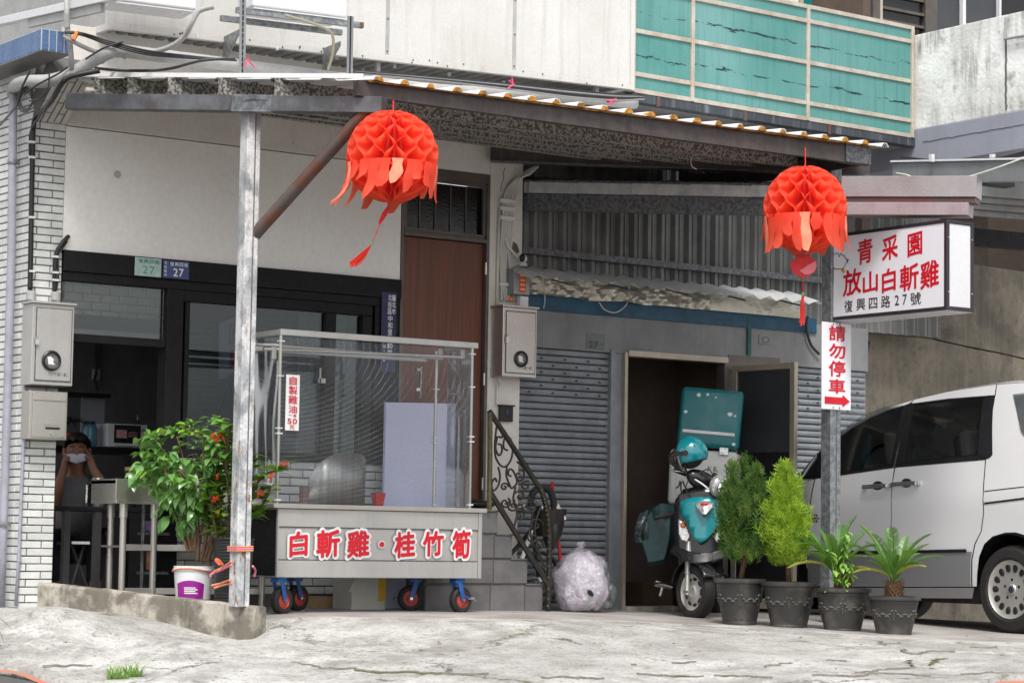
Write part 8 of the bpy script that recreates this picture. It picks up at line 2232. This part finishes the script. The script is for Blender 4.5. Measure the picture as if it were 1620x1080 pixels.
n = N('bag_film'); v = n.pos(); tr = n.n('BsdfTransparent'); tr.inputs[0].default_value = (.93, .92, .94, 1); gl = n.n('BsdfGlossy'); gl.inputs['Roughness'].default_value = .18
df = n.n('BsdfDiffuse'); df.inputs[0].default_value = (.78, .76, .8, 1)
bu = n.n('Bump'); bu.inputs['Distance'].default_value = .03; bu.inputs['Strength'].default_value = .9; n.l(n.noise(v, 18, 5, .6, 1.5), bu.inputs['Height']); n.l(bu.outputs[0], gl.inputs['Normal']); n.l(bu.outputs[0], df.inputs['Normal'])
m1 = n.n('MixShader'); m1.inputs[0].default_value = .18; n.l(tr.outputs[0], m1.inputs[1]); n.l(gl.outputs[0], m1.inputs[2]); m2 = n.n('MixShader'); n.l(n.ramp(n.noise(v, 9, 5), .4, .75, .05, .5), m2.inputs[0]); n.l(m1.outputs[0], m2.inputs[1]); n.l(df.outputs[0], m2.inputs[2]); n.done(m2.outputs[0])
obj('film', MB().grid(bagpt(rx, .22, rzv*.96, 1, .09), 56, 34), 'bag_film', bg_, local=True, smooth=True)
obj('knot', MB().tube(spline([(0, 0, rzv*1.62), (.005, 0, rzv*1.75), (-.005, 0, rzv*1.95)], 4), [.05, .04, .03, .02, .018, .03, .035, .04, .03], 10), 'bag_film', bg_, local=True, smooth=True)
obj('corner', MB().ball((rx*.95, -.02, .04), (.09, .05, .035), 14, 8), 'bag_film', bg_, local=True, smooth=True)
obj('dark_scrap', MB().ball((-.06, -.2, rzv*.5), (.035, .006, .02), 10, 6, Matrix.Rotation(.6, 3, 'Y')), 'black_plastic', bg_, local=True, smooth=True)
b2 = thing('green_bag', 'small dark greenish bag behind the stuffed clear bag', 'bag', atd(963, 962, 17.9))
obj('body', MB().grid(bagpt(.06, .08, .11, 8, .1), 24, 16), mat('bag_dull', (96,106,104), (74,82,80), .3, scale=12), b2, local=True, smooth=True)

# ================================================================ inside the open bay
ct_t = thing('black_counter_table', 'black table behind the open bay in front of the seated man', 'table', at(140, 930, .35))
ta_, tb_ = at(97, 800, .3), at(186, 806, .3)
obj('top', MB().box((ta_.x, .3, ta_.z-.03), (tb_.x+.35, .75, ta_.z)), 'black_paint', ct_t, bevel=.003)
for px in (101, 150): x = at(px, 870, .3).x; obj('leg', MB().box((x, .305, 0), (x+.045, .35, ta_.z-.03)), mat('dark_steel', (56,56,58), (46,46,48), .5), ct_t)
obj('leg', MB().box((tb_.x+.28, .305, 0), (tb_.x+.325, .35, ta_.z-.03)), 'dark_steel', ct_t)
stl = thing('folding_stool', 'folding stool with a white edge under the black table', 'stool', at(122, 900, .5))
sa, sb = at(105, 857, .5), at(133, 857, .5)
obj('seat', MB().box((sa.x, .42, sa.z-.02), (sb.x+.1, .7, sa.z)), 'black_paint', stl, bevel=.004); obj('seat_edge', MB().box((sa.x, .41, sa.z-.012), (sb.x, .4195, sa.z+.006)), 'white_plastic', stl)
obj('leg', MB().tube([(sa.x, .5, .0), (sb.x, .5, sa.z-.02)], .012, 8).tube([(sb.x+.1, .5, 0), (sa.x+.04, .5, sa.z-.02)], .012, 8), 'dark_steel', stl)
pot_t = thing('cooking_pot', 'shiny steel cooking pot on the black table before the seated man', 'pot', at(154, 800, .42))
pc_ = at(154, 799, .5); rpp = 21*16.2/3819
obj('body', MB().lathe([(rpp*.97, 0), (rpp, .01), (rpp, .15), (rpp*1.05, .155), (rpp*.97, .155), (rpp*.95, .02), (0, .02)], (pc_.x, pc_.y, ta_.z), 28), 'chrome', pot_t, smooth=True, angle=40)
obj('inner_bowl', MB().lathe([(rpp*.45, .15), (rpp*.5, .20), (rpp*.44, .2), (rpp*.4, .15)], (pc_.x, pc_.y, ta_.z), 20), 'stainless', pot_t, smooth=True)
YK = 1.15
ka, kb2 = at(88, 704, YK), at(300, 704, YK)
ksh = thing('kitchen_shelf', 'black shelf along the back of the room carrying the oven and blue jar', 'shelf', at(190, 704, YK))
obj('board', MB().box((ka.x-.1, YK, ka.z-.04), (kb2.x+.3, YK+.4, ka.z)), 'black_paint', ksh)
obj('back_panel', MB().box((at(131, 630, 1.5).x, 1.5, ka.z+.02), (at(166, 630, 1.5).x, 1.53, at(140, 628, 1.5).z)), mat('panel_lilac', (150,152,160), None, .6), ksh)
obj('upper_board', MB().box((ka.x-.1, 1.4, at(140, 628, 1.45).z), (at(170, 630, 1.45).x, 1.6, at(140, 622, 1.45).z)), 'black_paint', ksh)
obj('post', MB().box((ka.x+.55, YK+.02, 0), (ka.x+.6, YK+.06, ka.z-.04)), 'dark_steel', ksh)
ov = thing('toaster_oven', 'white toaster oven with a dark window and two knobs on the shelf', 'oven', at(200, 703, 1.2))
a, b = at(169, 703, 1.2), at(233.5, 672, 1.2); x0, x1, z0, z1 = a.x, b.x, ka.z+.006, b.z
obj('case', MB().box((x0, 1.2, z0), (x1, 1.5, z1)), 'white_plastic', ov, bevel=.006)
xd0, xd1 = lerp(x0, x1, .17), lerp(x0, x1, .82)
obj('door_glass', MB().box((xd0, 1.192, z0+.03), (xd1, 1.1995, z1-.008)), 'dark_glass', ov)
a1, b1 = at(184, 692, 1.19), at(201, 680, 1.19); obj('label', MB().box((a1.x, 1.189, a1.z), (b1.x, 1.1915, b1.z)), mat('label_pink', (214,180,180), (196,80,80), .5, scale=60), ov)
a1, b1 = at(203, 691, 1.19), at(218, 683, 1.19); obj('label', MB().box((a1.x, 1.189, a1.z), (b1.x, 1.1915, b1.z)), mat('label_red', (110,40,44), (150,120,120), .5, scale=60), ov)
obj('door_bar', MB().box((xd0, 1.18, z0+.012), (xd1, 1.1995, z0+.028)), 'white_plastic', ov)
for zf_ in (.3, .72): obj('knob', MB().cyl((lerp(x0, x1, .91), 1.199, lerp(z0, z1, zf_)), (lerp(x0, x1, .91), 1.18, lerp(z0, z1, zf_)), .018, n=14), 'galvanized', ov)
jr = thing('blue_jar', 'large blue translucent jar with dark lid beside the oven', 'jar', at(141, 704, 1.3)); jc = at(141, 703, 1.3); jr_ = 13*16.6/3819
obj('body', MB().lathe([(jr_*.9, 0), (jr_, .02), (jr_, .13), (jr_*.8, .155), (jr_*.75, .16)], (jc.x, 1.3, ka.z+.004), 20), mat('jar_blue', (92,140,160), (70,116,138), .2, scale=14), jr, smooth=True, angle=50)
obj('lid', MB().cyl((jc.x, 1.3, ka.z+.165), (jc.x, 1.3, ka.z+.185), jr_*.72, n=18), 'plate_navy', jr)
bt = thing('dark_bottle', 'dark bottle with silver cap standing behind the toaster oven', 'bottle', at(215, 672, 1.45)); bc_ = at(217, 690, 1.55)
obj('body', MB().lathe([(.03, 0), (.032, .12), (.03, .15), (.012, .19), (.012, .22)], (bc_.x, 1.55, ka.z+.004), 14), 'black_plastic', bt, smooth=True); obj('cap', MB().cyl((bc_.x, 1.55, ka.z+.2245), (bc_.x, 1.55, ka.z+.26), .013, n=12), 'chrome', bt)
wpl = thing('dark_potted_plant', 'dark spiky houseplant on the shelf behind the mailbox corner', 'plant', at(112, 680, 1.35))
lz = leaf_mesh('leaf', mat('leaf_shade', (34,56,36), (44,70,44), .5), .16, .012, .2, .6)
for i in range(30): a = rnd(0, 2*PI); place('leaf', lz, wpl, leaf_mat4(at(112, 668, 1.35), (math.cos(a), math.sin(a), rnd(.2, 1.6)), s=rnd(.6, 1.1)))
obj('pot', MB().lathe([(.05, -.09), (.065, .0)], at(112, 685, 1.35), 14), 'red_plastic', wpl)
wsw = thing('wall_switch', 'pale wall socket with a hanging black cable on the back wall', 'socket', at(150, 592, 2.38)); c = at(152, 592, 2.39)
obj('plate', MB().box((c.x-.03, 2.38, c.z-.04), (c.x+.03, 2.399, c.z+.04)), 'white_paint_dirty', wsw); obj('cable', MB().tube(spline([at(152, 545, 2.37), at(152, 588, 2.36), at(150, 600, 2.35), at(155, 618, 2.36)], 5), .01, 6), 'cable_black', wsw)
jb = thing('sauce_jar', 'small dark jar with a yellow lid on the table beside the steel sink', 'jar', at(207, 755, .4)); c = at(206, 756, .45)
obj('body', MB().cyl((c.x, .45, ta_.z), (c.x, .45, c.z+.05), .04, n=16), 'dark_glass', jb); obj('lid', MB().cyl((c.x, .45, c.z+.05), (c.x, .45, c.z+.075), .041, n=16), mat('lid_yellow', (150,130,80), None, .5), jb)

# ---- seated man holding a phone to his ear
DP = 16.85; kp_ = DP/3819
Pp = lambda px, py, dd=0.0: atd(px, py, DP+dd)
per = thing('person', 'seated man in grey t-shirt and white face mask holding a phone to his ear', 'person', Pp(122, 900))
for nm, c1, c2, rg in (('skin', (152,108,86), (134,92,72), .6), ('hair', (26,22,20), (34,28,26), .6), ('tshirt', (104,106,108), (90,92,94), .9), ('trousers', (40,42,50), (32,34,42), .85), ('mask_white', (206,204,220), (192,190,208), .8)): mat(nm, c1, c2, rg, scale=9)
def skinned(name, joints, bones, m, parent, sub=2, root=0):
    me = bpy.data.meshes.new(name); me.from_pydata([tuple(j[0]) for j in joints], bones, []); me.update()
    o = bpy.data.objects.new(name, me); COL.objects.link(o); o.parent = parent; o.matrix_parent_inverse = wm(parent).inverted(); WM[o.name] = Matrix.Identity(4)
    sk = o.modifiers.new('skin', 'SKIN'); sk.use_smooth_shade = True
    if not me.skin_vertices: me.skin_vertices.new()
    for i, j in enumerate(joints):
        r = j[1]; me.skin_vertices[0].data[i].radius = (r, r) if isinstance(r, (int, float)) else r
    me.skin_vertices[0].data[root].use_root = True
    ss = o.modifiers.new('sub', 'SUBSURF'); ss.levels = sub; ss.render_levels = sub
    me.materials.append(MATS[m]); return o
J = []; B_ = []
def jn(p, r, par=None):
    J.append((p, r)); 
    if par is not None: B_.append((par, len(J)-1))
    return len(J)-1
tow = Vector((CAM.x-Pp(122, 720).x, CAM.y-Pp(122, 720).y, 0)).normalized()   # towards the viewer
pel = jn(Pp(120, 850), .13); bel = jn(Pp(121, 815), .125, pel); che = jn(Pp(121, 778), .14, bel); nck0 = jn(Pp(121, 755), .065, che); nck = jn(Pp(121, 743, -.02), .055, nck0); 
hd0 = jn(Pp(121.5, 728, -.04), .072, nck); hd1 = jn(Pp(121.5, 713, -.03), .085, hd0); hd2 = jn(Pp(121.5, 700, -.01), .07, hd1)
for s, elbow, wrist, knuck in ((-1, (84, 800, -.12), (101, 742, -.10), (103, 728, -.08)), (1, (170, 780, -.14), (146, 738, -.12), (143, 725, -.09))):
    shd = jn(Pp(121+s*29, 765), .062, che); el = jn(Pp(*elbow), .045, shd); fm = jn(lerp(Pp(*elbow), Pp(*wrist), .35), .044, el); wr = jn(Pp(*wrist), .027, fm); pm = jn(Pp(*knuck), (.036, .02), wr)
    pk = Pp(*knuck); up_v = (pk-Pp(*wrist)).normalized(); acr = RGT*.0
    for f in range(4):
        q0 = pk+up_v*.03+tow*(.024-.016*f)*1.0; q1 = q0+up_v*(.026, .032, .03, .022)[f]-RGT*s*.008; q2 = q1+up_v*(.016, .02, .018, .014)[f]-RGT*s*.02
        i0 = jn(q0, .0095, pm); i1 = jn(q1, .0088, i0); jn(q2, .0078, i1)
    t0 = jn(pk+tow*.035-RGT*s*.012, .011, pm); jn(pk+tow*.045-RGT*s*.026+up_v*.03, .0095, t0)
for s in (-1, 1):
    hp = jn(Pp(120+s*20, 858), .085, pel); kn = jn(Pp(120+s*32, 850, -.42), .062, hp); an = jn(Pp(120+s*30, 925, -.40), .042, kn); jn(Pp(120+s*31, 938, -.52), .04, an)
skinned('body', J, B_, 'skin', per)
JT = []; BT = []
def jt(p, r, par=None):
    JT.append((p, r)); 
    if par is not None: BT.append((par, len(JT)-1))
    return len(JT)-1
a0 = jt(Pp(120, 862), .15); a1 = jt(Pp(121, 815), .148, a0); a2 = jt(Pp(121, 778), .165, a1); a3 = jt(Pp(121, 758), .085, a2)
for s, e in ((-1, (84, 800, -.12)), (1, (170, 780, -.14))):
    b0_ = jt(Pp(121+s*29, 766), .082, a2); jt(lerp(Pp(121+s*29, 766), Pp(*e), .55), .070, b0_)
skinned('tshirt', JT, BT, 'tshirt', per)
JQ = [(Pp(120, 846), .15)]; BQ = []
for s in (-1, 1):
    i = len(JQ); JQ += [(Pp(120+s*20, 858), .1), (Pp(120+s*32, 850, -.42), .078), (Pp(120+s*30, 922, -.40), .06)]; BQ += [(0, i), (i, i+1), (i+1, i+2)]
skinned('trousers', JQ, BQ, 'trousers', per)
hcen = Pp(121.5, 713, -.03)
fx_ = basis(RGT, -tow, Vector((0, 0, 1)))
HM = lambda x, y, z: hcen + fx_ @ Vector((x, y, z))
mb = MB()
def hairf(u, v):
    a = 2*PI*u; b = lerp(0, 1.75 if math.sin(a) > -.1 else 1.05+.12*math.sin(a*9), v); rr = 1.0+.05*mnoise.noise(Vector((math.cos(a)*3, math.sin(a)*3, b*4)))
    return HM(.097*rr*math.sin(b)*math.cos(a), .105*rr*math.sin(b)*math.sin(a)+.005, .022+.105*rr*math.cos(b))
obj('hair', MB().grid(hairf, 40, 14), 'hair', per, smooth=True, solid=.01)
obj('face_mask', MB().grid(lambda u, v: HM(lerp(-.068, .068, u), -.06-.045*math.sin(PI*u)*(.75+.25*math.sin(PI*v)), lerp(-.022, -.09, v)*(1-.25*abs(2*u-1)*v)), 14, 10), 'mask_white', per, smooth=True, solid=.004)
for s in (-1, 1):
    obj('mask_strap', MB().tube([HM(s*.074, -.075, -.03), HM(s*.088, -.02, -.02), HM(s*.09, .0, -.01)], .003, 5), 'mask_white', per)
    ey = obj('eye', MB().ball(HM(s*.03, -.083, .006), (.010, .007, .0045), 10, 8), 'plaster', per, smooth=True); obj('iris', MB().ball(HM(s*.03, -.0885, .006), (.005, .003, .0042), 8, 6), 'hair', ey, smooth=True)
    obj('eyebrow', MB().tube([HM(s*.016, -.088, .026), HM(s*.034, -.088, .031), HM(s*.05, -.078, .026)], .0045, 6), 'hair', per, smooth=True)
    obj('ear', MB().ball(HM(s*.088, .0, -.008), (.012, .022, .032), 10, 8), 'skin', per, smooth=True)
obj('nose', MB().ball(HM(0, -.092, -.012), (.014, .016, .024), 10, 8), 'skin', per, smooth=True)
pm_ = Pp(138, 728, -.06); ph_ = thing('phone', 'dark mobile phone held against the seated man’s ear', 'phone', pm_)
obj('body', MB().obox(pm_, (.006, .036, .07), basis(RGT, -tow, (0, 0, 1)) @ Matrix.Rotation(.25, 3, 'Y')), 'black_plastic', ph_, bevel=.004)
chr_ = thing('chair', 'dark chair under the seated man behind the counter', 'chair', Pp(120, 930))
c = Pp(120, 880); obj('seat', MB().obox((c.x, c.y, .40), (.2, .2, .02)), 'black_paint', chr_, bevel=.006)
for sx_ in (-1, 1):
    for sy_ in (-1, 1): obj('leg', MB().cyl((c.x+sx_*.17, c.y+sy_*.17, 0), (c.x+sx_*.17, c.y+sy_*.17, .38), .014, n=8), 'dark_steel', chr_)
# dead leaves and grit lying on the apron
mb = MB(); random.seed(5)
for _ in range(90):
    px = rnd(20, 1600); d = rnd(13.7, 16.2); q = pt(d, (px-810)/FPX*d, 0); z = gz(q.x, q.y)+.02; a = rnd(0, 2*PI); L = rnd(.008, .028); u_ = Vector((math.cos(a), math.sin(a), rnd(-.1, .3)))*L; w_ = Vector((-math.sin(a), math.cos(a), .2))*L*.4; c = Vector((q.x, q.y, z))
    mb.add([c-u_, c-w_, c+u_, c+w_], [(0, 1, 2, 3)])
lt_ = obj('litter', mb, 'bark', kind='stuff'); tag(lt_, 'scattered dry leaf bits and grit on the concrete apron', 'litter')
